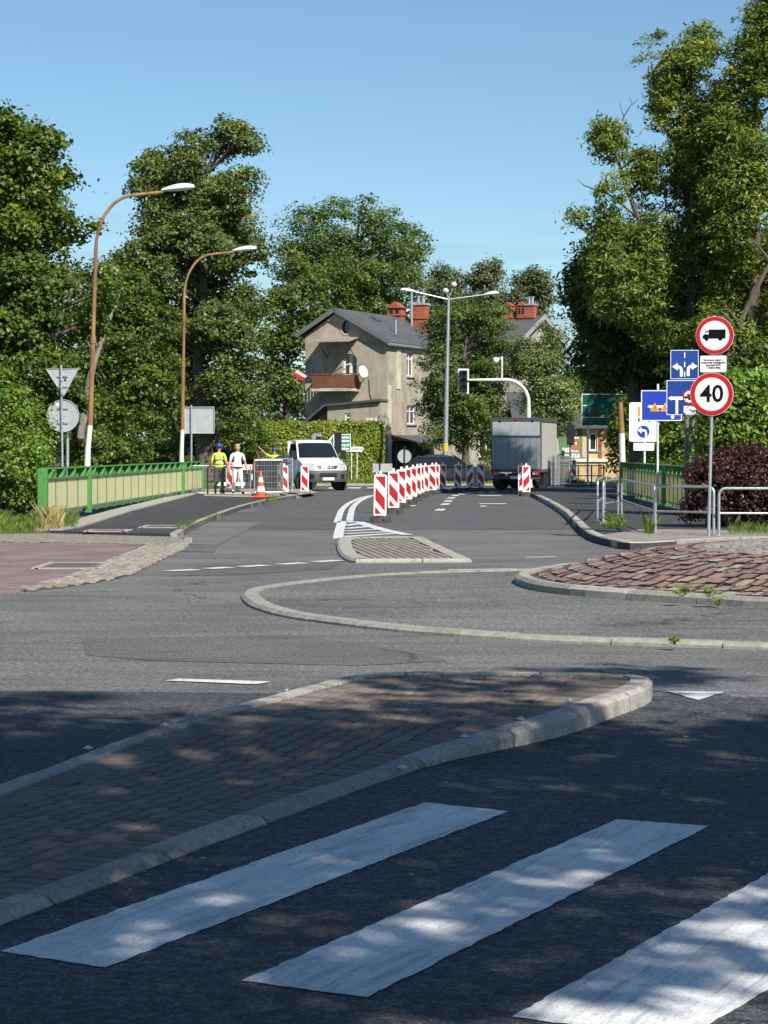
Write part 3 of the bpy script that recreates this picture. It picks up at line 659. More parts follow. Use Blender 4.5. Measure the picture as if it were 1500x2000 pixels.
# --- the old house
HY = 126.0; ha = R(-22); HU = Vector((math.cos(ha), math.sin(ha), 0)); HW = Vector((-math.sin(ha), math.cos(ha), 0)); HCN = A(756, 940, HY); HCN.z = 0
ng = -HW; nrw = HU
def GB(px, py):
    p = PL(px, py, HCN, ng) - HCN; return p.dot(HU), p.z
def RW(px, py):
    p = PL(px, py, HCN, nrw) - HCN; return p.dot(HW), p.z
house = thing('old_house', 'old plastered house with dark roof, red brick chimneys and a wooden balcony', 'house', HCN, ha)
gl_ = GB(596, 655)[0]; pk = GB(657, 606); er = GB(756, 672); el = GB(596, 657)
HLEN = 15.0
wallm = MB(); poly = [(gl_, -.3), (0, -.3), (0, er[1]), (pk[0], pk[1] - .12), (gl_, el[1])]; wallm.pxz(poly, 0, HLEN)
wall = wallm.obj('wall', M_PLAST, house)
cut = []
for (x0, x1, y0, y1, c) in ((795, 808, 685, 736, 2), (795, 812, 792, 829, 2), (862, 875, 795, 831, 2)):
    a0, b1 = RW(x0, y0); a1, b0 = RW(x1, y1); cut.append(window(house, a0, a1, b0, b1, 'r', .16, 0, c))
a0, zt = GB(668, 691); a1, zb = GB(697, 735)      # balcony door, arched head
hw_ = (a1 - a0) / 2; ac = (a0 + a1) / 2; zs = zt - hw_ * .8
door_out = [(a0, zb)] + [(a1, zb)] + [(ac + hw_ * math.cos(R(t)), zs + hw_ * .8 * math.sin(R(t))) for t in range(0, 181, 15)]
cut.append(MB().pxz(door_out, -.3, .3).obj('cutter', M_DARK, house))
d = MB().pxz(door_out, .27, .29).obj('balcony_door', M_WHITE, house)
for i in range(2):
    u0 = a0 + .14 + i * (hw_ - .03); u1 = u0 + hw_ - .25
    for z0, z1 in ((zb + .2, zb + (zs - zb) * .72), (zb + (zs - zb) * .8, zs + hw_ * .45)): MB().box(((u0 + u1) / 2, .262, (z0 + z1) / 2), (u1 - u0, .012, z1 - z0)).obj('pane', M_WGL, d)
ou, oz = GB(675.6, 638.6); ov = [(ou + .27 * math.cos(2 * PI * i / 20), oz + .38 * math.sin(2 * PI * i / 20)) for i in range(20)]
cut.append(MB().pxz(ov, -.3, .25).obj('cutter', M_DARK, house)); MB().pxz(ov, .22, .24).obj('oval_window', M_WGL, house)
mb = MB()
for i in range(20):
    a, b = ov[i], ov[(i + 1) % 20]; k = lambda p, s: (ou + (p[0] - ou) * s, oz + (p[1] - oz) * s); mb.pxz([a, b, k(b, 1.22), k(a, 1.22)], -.03, -.001)
mb.obj('oval_surround', M_PLAST2, house)
boolean(wall, cut)
# roof: two slabs with overhang, fascias and gutters
ov_, th = .34, .13; lt = GB(584, 656); rt_ = GB(762, 668)
def roof_slab(p0, p1, y0, y1, t=th):
    n = Vector((-(p1[1] - p0[1]), p1[0] - p0[0])).normalized(); n = n if n.y > 0 else -n
    return MB().pxz([p0, p1, (p1[0] + n.x * t, p1[1] + n.y * t), (p0[0] + n.x * t, p0[1] + n.y * t)], y0, y1)
roof = roof_slab((pk[0], pk[1]), (rt_[0], rt_[1] - .12), -ov_, HLEN + .4).obj('roof', M_ROOF, house)
roof_slab((lt[0], lt[1] - .05), (pk[0] - .004, pk[1] - .003), -ov_ + .004, HLEN + .39).obj('roof', M_ROOF, house)
mb = MB(); mb.tube([(rt_[0] + .07, -ov_, rt_[1] - .13), (rt_[0] + .07, HLEN, rt_[1] - .13)], .075, 8); mb.obj('gutter', M_ZINC, roof, True)
for pa, pb in (((lt[0], lt[1]), pk), (pk, (rt_[0], rt_[1]))):
    roof_slab((pa[0], pa[1] - .12), (pb[0], pb[1] - .12), -ov_ - .05, -ov_ - .006, .24).obj('fascia', M_FASC, roof)
def roof_z(u): return pk[1] + (rt_[1] - .12 - pk[1]) * (u - pk[0]) / (rt_[0] - pk[0]) + th
def on_roof(px, py):         # point on the right roof slope
    sl_ = (rt_[1] - .12 - pk[1]) / (rt_[0] - pk[0]); n3 = (HU * -sl_ + Vector((0, 0, 1))).normalized(); p0 = HCN + HU * pk[0] + Vector((0, 0, pk[1] + th)); p = PL(px, py, p0, n3) - HCN
    return p.dot(HU), p.dot(HW), p.z
def chimney(parent, u, wv, zb, zt, wd, cap):
    t = MB(); t.box((u, wv, (zb + zt) / 2), (wd, wd, zt - zb)); c = t.obj('chimney', M_CHIM, parent)
    j = MB()
    for i in range(1, int((zt - zb) / .26)): j.box((u, wv, zb + i * .26), (wd + .012, wd + .012, .018))
    j.obj('mortar_courses', M_CHJ, c); MB().box((u, wv, zb + (zt - zb) * .62), (wd + .12, wd + .12, .1)).obj('band', M_CHIM, c)
    if cap == 'roof':
        m = MB(); m.pxz([(u - wd * .62, zt), (u + wd * .62, zt), (u, zt + wd * .42)], wv - wd * .62, wv + wd * .62); m.obj('cap', M_CHIM, c)
        for k in (-.22, .22): MB().box((u + k * wd, wv - wd / 2 - .004, zt - .35), (wd * .25, .02, .4)).obj('vent', M_DARK, c)
    else:
        MB().box((u, wv, zt + .05), (wd + .14, wd + .14, .1)).obj('cap', M_TRIM, c)
        for k in (-.2, .2): MB().lathe([(.1, zt + .1), (.1, zt + .5), (.14, zt + .5), (.14, zt + .56)], (u + k * wd, wv, 0), 10).obj('flue', M_ZINC, c, True)
u, v, z = on_roof(775, 618); chimney(house, u, v, z - .6, A(775, 590, HCN.y + 4).z, .85, 'roof')
u2, v2, z2 = on_roof(822, 643); chimney(house, u2, v2, z2 - .6, A(822, 588, HCN.y + 6).z, .8, 'flat')
u3, v3, z3 = on_roof(804, 636); MB().tube([(u3, v3, z3 - .3), (u3, v3, z3 + 2.1)], .07, 10).obj('steel_flue', M_ZINC, house, True)
u3, v3, z3 = on_roof(773, 652); MB().tube([(u3, v3, z3 - .2), (u3, v3, z3 + .8)], .07, 10).obj('steel_flue', M_ZINC, house, True)
u3, v3, z3 = on_roof(734, 625); MB().box((u3, v3, z3 + .02), (.5, .8, .1), Matrix.Rotation(math.atan2(rt_[1] - .12 - pk[1], rt_[0] - pk[0]) * -1, 3, 'Y')).obj('skylight', M_WGL, house)
# balcony with slatted front, awning above it, flag, satellite dish
b0, bz1 = GB(624, 733); b1, bz0 = GB(703, 764); BD = 1.15
bal = MB().box(((b0 + b1) / 2, -BD / 2 - .002, bz0 + .06), (b1 - b0, BD, .14)).obj('balcony', M_PLAST2, house)
n = 26
for k in range(n):
    u = b0 + .06 + (b1 - b0 - .12) * k / (n - 1); MB().box((u, -BD + .05, (bz0 + bz1) / 2 + .07), (.075, .03, bz1 - bz0 - .2)).obj('slat', M_WOODB, bal)
for s_ in (b0 + .03, b1 - .03):
    for k in range(8): MB().box((s_, -.1 - k * .13, (bz0 + bz1) / 2 + .07), (.03, .07, bz1 - bz0 - .2)).obj('slat', M_WOODB, bal)
m = MB(); m.box(((b0 + b1) / 2, -BD + .05, bz1 + .02), (b1 - b0 + .06, .1, .06)); m.box(((b0 + b1) / 2, -BD + .08, bz0 + .2), (b1 - b0 + .04, .04, .07))
for s_ in (b0 + .03, b1 - .03): m.box((s_, -BD / 2 + .03, bz1 + .02), (.08, BD - .14, .055))
m.obj('handrail', M_WOODB, bal)
aw0, az = GB(632, 664); aw1, _ = GB(702, 664)
m = MB(); k = 9
for i in range(k):
    ua = aw0 + (aw1 - aw0) * i / k; ub = aw0 + (aw1 - aw0) * (i + 1) / k; m.add([(ua, -.01, az + .14), (ub, -.01, az + .14), (ub, -1.5, az - .16 + .02 * (i % 2)), (ua, -1.5, az - .16 + .02 * ((i + 1) % 2)), (ua, -.01, az + .1), (ub, -.01, az + .1), (ub, -1.5, az - .2), (ua, -1.5, az - .2)], [(0, 1, 2, 3), (7, 6, 5, 4), (3, 2, 6, 7), (0, 3, 7, 4), (2, 1, 5, 6)])
awn = m.obj('awning', mat('old_tin', (.3, .27, .23), .7, .2, .3, 5), house); m = MB()
for u in (aw0 + .25, aw1 - .25): m.tube([(u, -.02, az - 1.0), (u, -1.35, az - .15)], .025, 6)
m.obj('strut', M_STEELD, awn)
fp = GB(622, 742); m = MB().tube([(b0 + .1, -BD - .02, bz1 - .2), (b0 - .55, -BD - .75, bz1 + .28)], .018, 6); fl = m.obj('flag_pole', M_WOODB, house)
def flag(mm, z0, z1):
    mb = MB(); P = Vector((b0 - .1, -BD - .22, bz1 - .04)); Q = Vector((b0 - .52, -BD - .72, bz1 + .26)); dn = Vector((-.28, -.06, -.30))
    mb.add([P + dn * z0, Q + dn * z0, Q + dn * z1, P + dn * z1, P + dn * z0 + Vector((.01, -.02, 0)), Q + dn * z0 + Vector((.01, -.02, 0)), Q + dn * z1 + Vector((.01, -.02, 0)), P + dn * z1 + Vector((.01, -.02, 0))], [(0, 1, 2, 3), (7, 6, 5, 4), (0, 4, 5, 1), (3, 2, 6, 7)]); mb.obj('flag_cloth', mm, fl)
flag(mat('flag_white', (.75, .73, .7), .8), 0, .5); flag(mat('flag_red', (.55, .05, .06), .8), .5, 1.05)
su, sz = GB(716, 727); m = MB(); prof = [(0.0001, .1), (.12, .088), (.24, .058), (.35, 0), (.36, .012), (.24, .07), (.12, .1), (.0001, .112)]
m.lathe(prof, (0, 0, 0), 20, 'y')
rot = Matrix.Rotation(R(72), 3, 'Z') @ Matrix.Rotation(R(-14), 3, 'X')
m.v = [tuple(rot @ Vector(v_) + Vector((su + .12, -.75, sz))) for v_ in m.v]; ds = m.obj('satellite_dish', M_WHITE, house, True)
MB().tube([(su - .1, -.005, sz - .3), (su + .05, -.6, sz - .3), (su + .1, -.68, sz)], .03, 6).obj('bracket', M_STEELD, ds); MB().tube([(su + .12, -.75, sz - .35), (su + .55, -1.05, sz - .3)], .02, 6).obj('feed_arm', M_STEELD, ds)
MB().tube([(su + .15, -.03, sz - .4), (su + .2, -.03, sz - 1.2), (su + .35, -.03, sz - 1.6)], .015, 5).obj('cable', M_BLACK, house)
# porch extension at the foot of the gable with a stepped lean-to roof
e0 = GB(652, 792)[0]; ez0 = GB(652, 790)[1]; ez1 = GB(754, 780)[1]; s0, sz0 = GB(607, 830); EX = .9
ext = MB().pxz([(e0, -.3), (-.02, -.3), (-.02, ez1 - .12), (e0, ez0 - .12)], -EX, -.003).obj('porch_wall', M_PLAST, house)
w0, wz1 = GB(686, 808); w1, wz0 = GB(697, 828)
c = window(house, w0, w1, wz0, wz1, 'g', .12, -EX, 1, .6); boolean(ext, [c])
pr = roof_slab((e0 - .1, ez0 - .12), (.05, ez1 - .12), -EX - .2, -.004, .12).obj('porch_roof', M_ROOF, house); roof_slab((s0, sz0), (e0 - .104, ez0 - .12), -EX - .2, -.004, .12).obj('porch_roof', M_ROOF, house)
mwp = GB(731, 817); mw2 = GB(755, 848); MB().box(((mwp[0] + mw2[0]) / 2 - .15, -EX - .02, (mwp[1] + mw2[1]) / 2), (abs(mw2[0] - mwp[0]) - .1, .03, mwp[1] - mw2[1])).obj('notice_board', M_WHITE, house)
# right wall: pale quoin strip, canopy over the dark shop front
q0, qz1 = RW(774, 682); q1, qz0 = RW(781, 760); MB().box((.03, (q0 + q1) / 2, (qz0 + qz1) / 2), (.052, q1 - q0, qz1 - qz0)).obj('pale_strip', M_PLAST2, house)
MB().box((.035, .25, 2.6), (.062, .5, 5.4)).obj('quoin', M_PLAST2, house)
c0, cz0_ = RW(764, 858); c1, _ = RW(842, 858)
cn = MB().add([(.004, c0, cz0_ + .25), (.004, c1, cz0_ + .25), (1.3, c1, cz0_ - .1), (1.3, c0, cz0_ - .1), (.004, c0, cz0_ + .15), (.004, c1, cz0_ + .15), (1.3, c1, cz0_ - .2), (1.3, c0, cz0_ - .2)], [(3, 2, 1, 0), (4, 5, 6, 7), (2, 3, 7, 6), (0, 4, 7, 3)[::-1], (1, 2, 6, 5)[::-1]]).obj('shop_canopy', M_ROOF, house)
MB().box((.02, (c0 + c1) / 2, (cz0_ - .1) / 2), (.05, c1 - c0 - .3, cz0_ - .1)).obj('shop_front', M_DARK, house)
for k in range(3):
    yy = c0 + .5 + (c1 - c0 - 1) * k / 2.0; MB().box((.07, yy, cz0_ * .45), (.05, .12, cz0_ * .9)).obj('shop_mullion', M_STEELD, house)
dl0, dz1 = RW(873, 880); dl1, dz0 = RW(894, 925); MB().box((.02, (dl0 + dl1) / 2, dz1 / 2), (.05, 1.1, dz1)).obj('door', mat('grey_door', (.35, .33, .29), .7, 0, .25, 10), house)
MB().tube([(.06, q1 + 8.2, .0), (.06, q1 + 8.2, 6.8)], .055, 8).obj('downpipe', M_ZINC, house, True)
# --- second house of the row, mostly behind trees
HY2 = 142.0; a2 = R(20); P2 = A(1012, 940, HY2); P2.z = 0; U2 = Vector((math.cos(a2), math.sin(a2), 0)); W2 = Vector((-math.sin(a2), math.cos(a2), 0))
# gable on its right end (faces +local x): local x along the street side, y away
h2 = thing('row_house', 'plastered house with dark roof and three red chimneys behind the trees', 'house', P2, R(-24))
D2 = 7.0; zt2 = A(1012, 660, HY2).z; zp2 = A(1068, 620, HY2 + 3).z
wm = MB().pyz([(0, -.3), (D2, -.3), (D2, zt2), (D2 / 2, zp2 - .15), (0, zt2)], -14, 0).obj('wall', M_PLAST, h2)
cuts = []
for k in range(4):
    for z0 in (1.3, 4.4): cuts.append(window(h2, -2.2 - 3 * k - .5, -2.2 - 3 * k + .5, z0, z0 + 1.6, 'g', .15, 0, 2))
boolean(wm, cuts)
def slab2(y0, z0, y1, z1):
    n = Vector((-(z1 - z0), y1 - y0)).normalized(); n = n if n.y > 0 else -n; return MB().pyz([(y0, z0), (y1, z1), (y1 + n.x * th, z1 + n.y * th), (y0 + n.x * th, z0 + n.y * th)], -14.4, .45)
sl2 = (zp2 - zt2) / (D2 / 2)
slab2(-.5, zt2 - .5 * sl2, D2 / 2, zp2).obj('roof', M_ROOF, h2); slab2(D2 / 2 + .004, zp2 - .003, D2 + .5, zt2 - .5 * sl2).obj('roof', M_ROOF, h2)
for s_, (ya, za, yb, zb_) in enumerate(((-.5, zt2 - .5 * sl2, D2 / 2, zp2), (D2 / 2, zp2, D2 + .5, zt2 - .5 * sl2))): MB().pyz([(ya, za - .1), (yb, zb_ - .1), (yb, zb_ + .2), (ya, za + .2)], .456, .5).obj('fascia', M_TRIM, h2)
MB().tube([(-14, -.56, zt2 - .5 * sl2), (.4, -.56, zt2 - .5 * sl2)], .07, 8).obj('gutter', M_ZINC, h2, True)
for px, py0, py1 in ((983, 618, 589), (1014, 622, 592), (1043, 622, 594)):
    pw = A(px, py1, HY2 + (2.6 if px < 1030 else 3.5)) - P2; Mi = Matrix.Rotation(R(24), 3, 'Z') @ pw; chimney(h2, Mi.x, D2 / 2 - .4, zp2 - 1.2, zp2 + .75, .55, 'roof' if px < 1030 else 'flat')
# --- yellow shop house with green posters beyond the right bridge end
PB = A(1192, 940, 124); PB.z = 0; yh = thing('yellow_house', 'yellow rendered shop with green poster panel beyond the bridge', 'house', PB, 0)
M_YEL = plaster('yellow_plaster', (.55, .4, .23), (.3, .2, .12), .3); z9 = A(1100, 828, 124).z
wy = MB().box((-2.2, 3, z9 / 2), (5.4, 6, z9)).obj('wall', M_YEL, yh); c = [window(yh, A(1153, 0, 124).x - PB.x, A(1168, 0, 124).x - PB.x, A(0, 880, 124).z, A(0, 846, 124).z, 'g', .15, 0, 1, .99)]; boolean(wy, c)
MB().add([(-5.3, -.5, z9 - .1), (.9, -.5, z9 - .1), (.9, 6.5, z9 + 1.9), (-5.3, 6.5, z9 + 1.9), (-5.3, -.5, z9 - .25), (.9, -.5, z9 - .25), (.9, 6.5, z9 + 1.7), (-5.3, 6.5, z9 + 1.7)], [(0, 1, 2, 3), (7, 6, 5, 4), (0, 4, 5, 1), (1, 5, 6, 2), (3, 7, 4, 0)]).obj('roof', M_ROOF, yh)
MB().box((-.55, -.03, 1.4), (.16, .05, 2.8)).obj('drain_strip', mat('rust_strip', (.25, .09, .06), .8), yh)
lx = lambda px: A(px, 0, 124).x - PB.x; lz = lambda py: A(0, py, 124).z
M_PGR = mat('poster_green', (.09, .2, .075), .6, 0, .15, 3); M_POR = mat('poster_orange', (.5, .13, .03), .6)
po = MB().box(((lx(1092) + lx(1139)) / 2, -.04, (lz(840) + lz(896)) / 2), (lx(1139) - lx(1092), .06, lz(840) - lz(896))).obj('poster_panel', M_PGR, yh)
MB().box(((lx(1139) + lx(1147)) / 2, -.045, (lz(850) + lz(893)) / 2), (lx(1147) - lx(1139), .05, lz(850) - lz(893))).obj('side_panel', mat('poster_peach', (.55, .42, .3), .6), yh)
def print_lines(parent, m, rows):              # rows of small printed blocks, too small to read
    mb = MB()
    for x0, x1, y, h in rows:
        x = lx(x0)
        while x < lx(x1) - .05:
            w_ = random.uniform(.05, .13); mb.box((x + w_ / 2, -.0745, lz(y)), (w_, .006, h * random.uniform(.75, 1))); x += w_ + .03
    return mb.obj('poster_lettering', m, parent)
print_lines(po, M_POR, ((1123, 1135, 861, .17), (1119, 1134, 874, .34)))
print_lines(po, M_WHITE, ((1123, 1134, 855, .14), (1123, 1131, 867, .2), (1100, 1112, 879, .28), (1117, 1135, 881, .14), (1098, 1112, 890, .2), (1118, 1135, 888, .13), (1118, 1135, 892.5, .12)))
m = MB(); m.box((lx(1127), -.075, lz(846)), (.17, .01, .28)); m.obj('phone_picture', M_BLACK, po); MB().box((lx(1127), -.084, lz(846)), (.12, .008, .2)).obj('phone_screen', M_WHITE, po)
MB().box((lx(1130), -.05, lz(899)), (3.3, .12, .16)).obj('white_ledge', M_WHITE, yh)
# --- small brick shop and pale office behind the left workmen
PS = A(503, 940, 128); PS.z = 0; bs = thing('brick_shop', 'low shop with dark wide roof and red brick pillar by the hedge', 'shop', PS, 0)
M_BRW = mat('red_brick_wall', (.2, .065, .04), .9, 0, .35, 7, .4, 40); zr = A(0, 832, 128).z; zb_ = A(0, 868, 128).z
MB().box((0, .3, zr / 2), (.45, .5, zr)).obj('pillar', M_BRW, bs); rf = MB().box((-.9, 1.8, zr + .14), (4.6, 5, .28)).obj('roof', mat('dark_roof_edge', (.045, .025, .02), .8), bs)
MB().box((-1.4, 4.0, 1.1), (3.4, .3, 2.2)).obj('back_wall', M_BRW, bs); MB().box((-1.1, .6, zb_ - .3), (1.8, .08, .5)).obj('shop_sign', M_WHITE, bs)
MB().box((.35, 2.4, zr / 2), (.25, 4, zr)).obj('side_wall', M_DARK, bs)
po_ = A(488, 940, 175); po_.z = 0; ofb = thing('office_building', 'pale office building with rows of windows seen through the gap', 'building', po_, 0)
zo = A(0, 845, 175).z; MB().box((0, 3, zo / 2), (7, 6, zo)).obj('wall', mat('office_white', (.6, .6, .58), .7), ofb); MB().box((0, 2.95, zo + .1), (7.4, 6.3, .2)).obj('roof', M_TRIM, ofb)
for i in range(7):
    for k in range(3): f = MB().box((-2.9 + i * .96, -.02, zo - .75 - k * 1.15), (.72, .05, .8)).obj('window', M_WHITE, ofb); MB().box((-2.9 + i * .96, -.05, zo - .75 - k * 1.15), (.6, .012, .68)).obj('pane', M_WGL, f)
MB().box((0, -.06, zo - 2.5), (6.6, .06, .14)).obj('yellow_band', mat('office_yellow', (.5, .38, .12), .7), ofb)
# ================================================================== bridge railings
M_GREEN = mat('green_paint', (.07, .235, .055), .45, 0, .18, 8, .2, 30, .35, 5, (.12, .1, .05))
m_, nt_, b_ = new_mat('cream_panel')
c_ = ramp(nt_, tex_noise(nt_, 3, 6, .65, stretch=(1, 1, .25)), [(.3, (.86, .82, .48)), (.65, (.91, .89, .6))]); nt_.links.new(c_, b_.inputs['Base Color']); b_.inputs['Roughness'].default_value = .5
tr_ = nt_.nodes.new('ShaderNodeBsdfTranslucent'); tr_.inputs['Color'].default_value = (.85, .76, .42, 1); ms_ = nt_.nodes.new('ShaderNodeMixShader'); ms_.inputs[0].default_value = .38
nt_.links.new(b_.outputs[0], ms_.inputs[1]); nt_.links.new(tr_.outputs[0], ms_.inputs[2]); nt_.links.new(ms_.outputs[0], nt_.nodes['Material Output'].inputs['Surface'])
wv = nt_.nodes.new('ShaderNodeTexWave'); wv.inputs['Scale'].default_value = 9; tcc = nt_.nodes.new('ShaderNodeTexCoord'); nt_.links.new(tcc.outputs['Object'], wv.inputs['Vector']); bump(nt_, b_, wv.outputs['Fac'], .6, .02); M_CREAM = m_
def bridge_railing(p0, p1, n, label, big, H=1.12, z0=SZ + .02, side=1):
    """posts, sheet panels and triangular brackets from p0 (near) to p1 (far); local x runs along the railing; brackets lean to local -y*side"""
    d = Vector((p1[0] - p0[0], p1[1] - p0[1], 0)); Ln = d.length; rz = math.atan2(d.y, d.x)
    t = thing('bridge_railing', label, 'railing', (p0[0], p0[1], z0), rz, 'bridge railings'); st = Ln / n
    post = MB().box((0, 0, H / 2 - .06), (.07, .05, H - .12)).mesh('post', M_GREEN); pan = MB().box((0, 0, 0), (st - .075, .02, H - .38), bev=.004).mesh('panel', M_CREAM)
    tri = MB().pyz([(-.1, 0), (.1, 0), (.0, .01), ], -.01, .01)
    br = MB().add([(-.16, -.07, 0), (.16, -.07, 0), (0, -.11, .2), (-.16, .07, 0), (.16, .07, 0), (0, .11, .2)], [(0, 1, 2), (5, 4, 3), (0, 2, 5, 3), (1, 4, 5, 2), (0, 3, 4, 1)]).mesh('bracket', M_GREEN)
    for i in range(n + 1):
        if i in big: MB().box((i * st, 0, H / 2 - .02), (.2, .22, H + .06), bev=.01).obj('main_post', M_GREEN, t)
        else: link('post', post, t, (i * st, 0, 0))
        if i < n:
            link('panel', pan, t, ((i + .5) * st, 0, .14 + (H - .38) / 2))
            link('bracket', br, t, ((i + .5) * st, 0, H - .2)); link('bracket', br, t, ((i + .0) * st + .16, 0, H - .2)) if False else None
    MB().box((Ln / 2, 0, H + .02), (Ln, .18, .035)).obj('top_rail', M_GREEN, t); MB().box((Ln / 2, 0, H - .22), (Ln, .12, .03)).obj('middle_rail', M_GREEN, t); MB().box((Ln / 2, .002, .11), (Ln, .045, .03)).obj('bottom_rail', M_GREEN, t)
    return t
ra = G(84, 1014, SZ); rb = G(172, 1003, SZ); rc = G(353, 968, SZ); rd = G(393, 961, SZ)
def on_line(px):
    d = rd - ra; best = min(range(0, 1001), key=lambda i: abs(750 + F * (ra.x + d.x * i / 1000) / (ra.y + d.y * i / 1000) - px)); return best / 1000
N1 = 21; i1 = round(on_line(173) * N1); i2 = round(on_line(353) * N1)
def rail_pt(i): q = ra + (rd - ra) * (i / N1); q.z = SZ + .02; return q
bridge_railing(ra, rd, N1, 'green bridge railing with cream sheet panels carrying the two rusty lamp posts', {0, i1, i2, N1})
r1 = A(1388, 1016, 58); r2 = A(1219, 966, 82)
R1 = G(1404, 1018, SZ); R2 = G(1219, 966, SZ)
bridge_railing((7.75, 55.5), (8.55, 81.5), 22, 'green bridge railing with cream sheet panels beside the purple bush', {0, 8, 22})
# ================================================================== lamps
M_RUST = mat('rusty_steel', (.25, .135, .065), .85, .1, .45, 5, .4, 30, .5, 1.2, (.42, .3, .17), stretch=(1, 1, .3)); M_WPAINT = mat('white_pole_paint', (.68, .66, .6), .7, 0, .15, 6, dirt=.6, dscale=3, dcol=(.3, .2, .12), stretch=(2, 2, .3)); M_LAMP = mat('lamp_shell', (.6, .6, .58), .5, 0, .15, 8, dirt=.3, dscale=6)
def lamp_head(mb, p, ang, l=.75, tilt=.1):
    rot = Matrix.Rotation(ang, 3, 'Z') @ Matrix.Rotation(-tilt, 3, 'Y')
    def S(x): return (1 - (2 * x - 1) ** 2) ** .5 * (.55 + .45 * x)
    n = 10; st = []
    for i in range(n + 1):
        x = i / n; w_ = .17 * S(min(max(x, .02), .98)) + .02; h = .15 * S(min(max(x, .02), .98)) + .015
        st.append([rot @ Vector((x * l, w_ * math.cos(a), (h if math.sin(a) > 0 else h * .45) * math.sin(a))) + Vector(p) for a in [2 * PI * k / 12 for k in range(12)]])
    vs = [v for r in st for v in r]; fs = [(i * 12 + j, (i + 1) * 12 + j, (i + 1) * 12 + (j + 1) % 12, i * 12 + (j + 1) % 12) for i in range(n) for j in range(12)]
    fs += [tuple(range(12)), tuple(n * 12 + j for j in range(11, -1, -1))]; mb.add(vs, [f[::-1] for f in fs])
def rusty_lamp(base, top_y_px, lean, label):
    t = thing('street_lamp', label, 'street lamp', base, 0, 'rusty lamp posts on the bridge'); Y = base.y; H = A(0, top_y_px, Y).z - base.z
    k = (H + 1.12) / 8.6; z_0 = -1.12; Z = lambda q: q * k - 1.12
    MB().tube([(0, 0, 0), (lean * .5, 0, .5), (lean * 2.3, 0, Z(2.3))], [.085, .075, .07], 12).obj('white_base', M_WPAINT, t, True)
    pts = [(lean * 2.3, 0, Z(2.3) - .02), (lean * 4.6, 0, Z(4.6)), (lean * 4.65, 0, Z(4.65)), (lean * 7, 0, Z(7))]; cx = lean * 7
    for a in range(10, 91, 10): pts.append((cx + 1.0 * (1 - math.cos(R(a))), 0, Z(7) + (H - Z(7) - .12) * math.sin(R(a))))
    pts.append((cx + 1.75, 0, H - .04)); rr = [.068, .062, .055, .05] + [.042] * 10
    MB().tube(pts, rr, 10).obj('pole', M_RUST, t, True); m = MB(); lamp_head(m, (cx + 1.7, 0, H + .0), 0, .85, .1); m.obj('lamp_head', M_LAMP, t, True)
    MB().tube([(lean * 4.5, 0, Z(4.5)), (lean * 4.7, 0, Z(4.7))], .078, 10).obj('collar', M_RUST, t, True); return t
bl = rail_pt(i1); bl.z += 1.12; rusty_lamp(bl, 372, .035, 'tall rusty curved street lamp beside the round and triangular sign backs'); bl = rail_pt(i2); bl.z += 1.12; rusty_lamp(bl, 490, .016, 'tall rusty curved street lamp beside the rectangular sign back')
p = G(868, 949, .0); p = A(868, 949, 110.75); p.z = .1
t = thing('double_lamp', 'silver lamp post with two long arms and two small lamps on top', 'street lamp', p); H = A(0, 583, p.y).z - .1; kx = p.y / F
MB().tube([(0, 0, 0), (.02, 0, .3), (.06, 0, 2), (8 * kx, 0, H)], [.16, .13, .12, .06], 14).obj('pole', M_GALV, t, True)
tx = 8 * kx
m = MB(); m.tube([(tx, 0, H - .05), (tx - 70 * kx, .0, H + 14 * kx)], .035, 8); m.tube([(tx, 0, H - .05), (tx + 74 * kx, 0, H + 8 * kx)], .035, 8); m.tube([(tx, 0, H), (tx - 6 * kx, 0, H + 14 * kx)], .025, 6); m.tube([(tx, 0, H), (tx + 10 * kx, 0, H + 24 * kx)], .025, 6); m.obj('arms', M_GALV, t, True)
for ex, ez, an in ((tx - 64 * kx, H + 13 * kx, PI), (tx + 68 * kx, H + 7 * kx, 0)): m = MB(); lamp_head(m, (ex, 0, ez), an, .75, .12); m.obj('lamp_head', M_LAMP, t, True)
for ex, ez in ((tx - 6 * kx, H + 15 * kx), (tx + 10 * kx, H + 27 * kx)): MB().ell((ex, 0, ez), (.15, .15, .13)).obj('small_lamp', M_LAMP, t, True)
MB().tube([(.045, 0, 1.55), (.05, 0, 1.95)], .135, 12).obj('yellow_sticker', mat('yellow_band', (.6, .45, .03), .6), t)
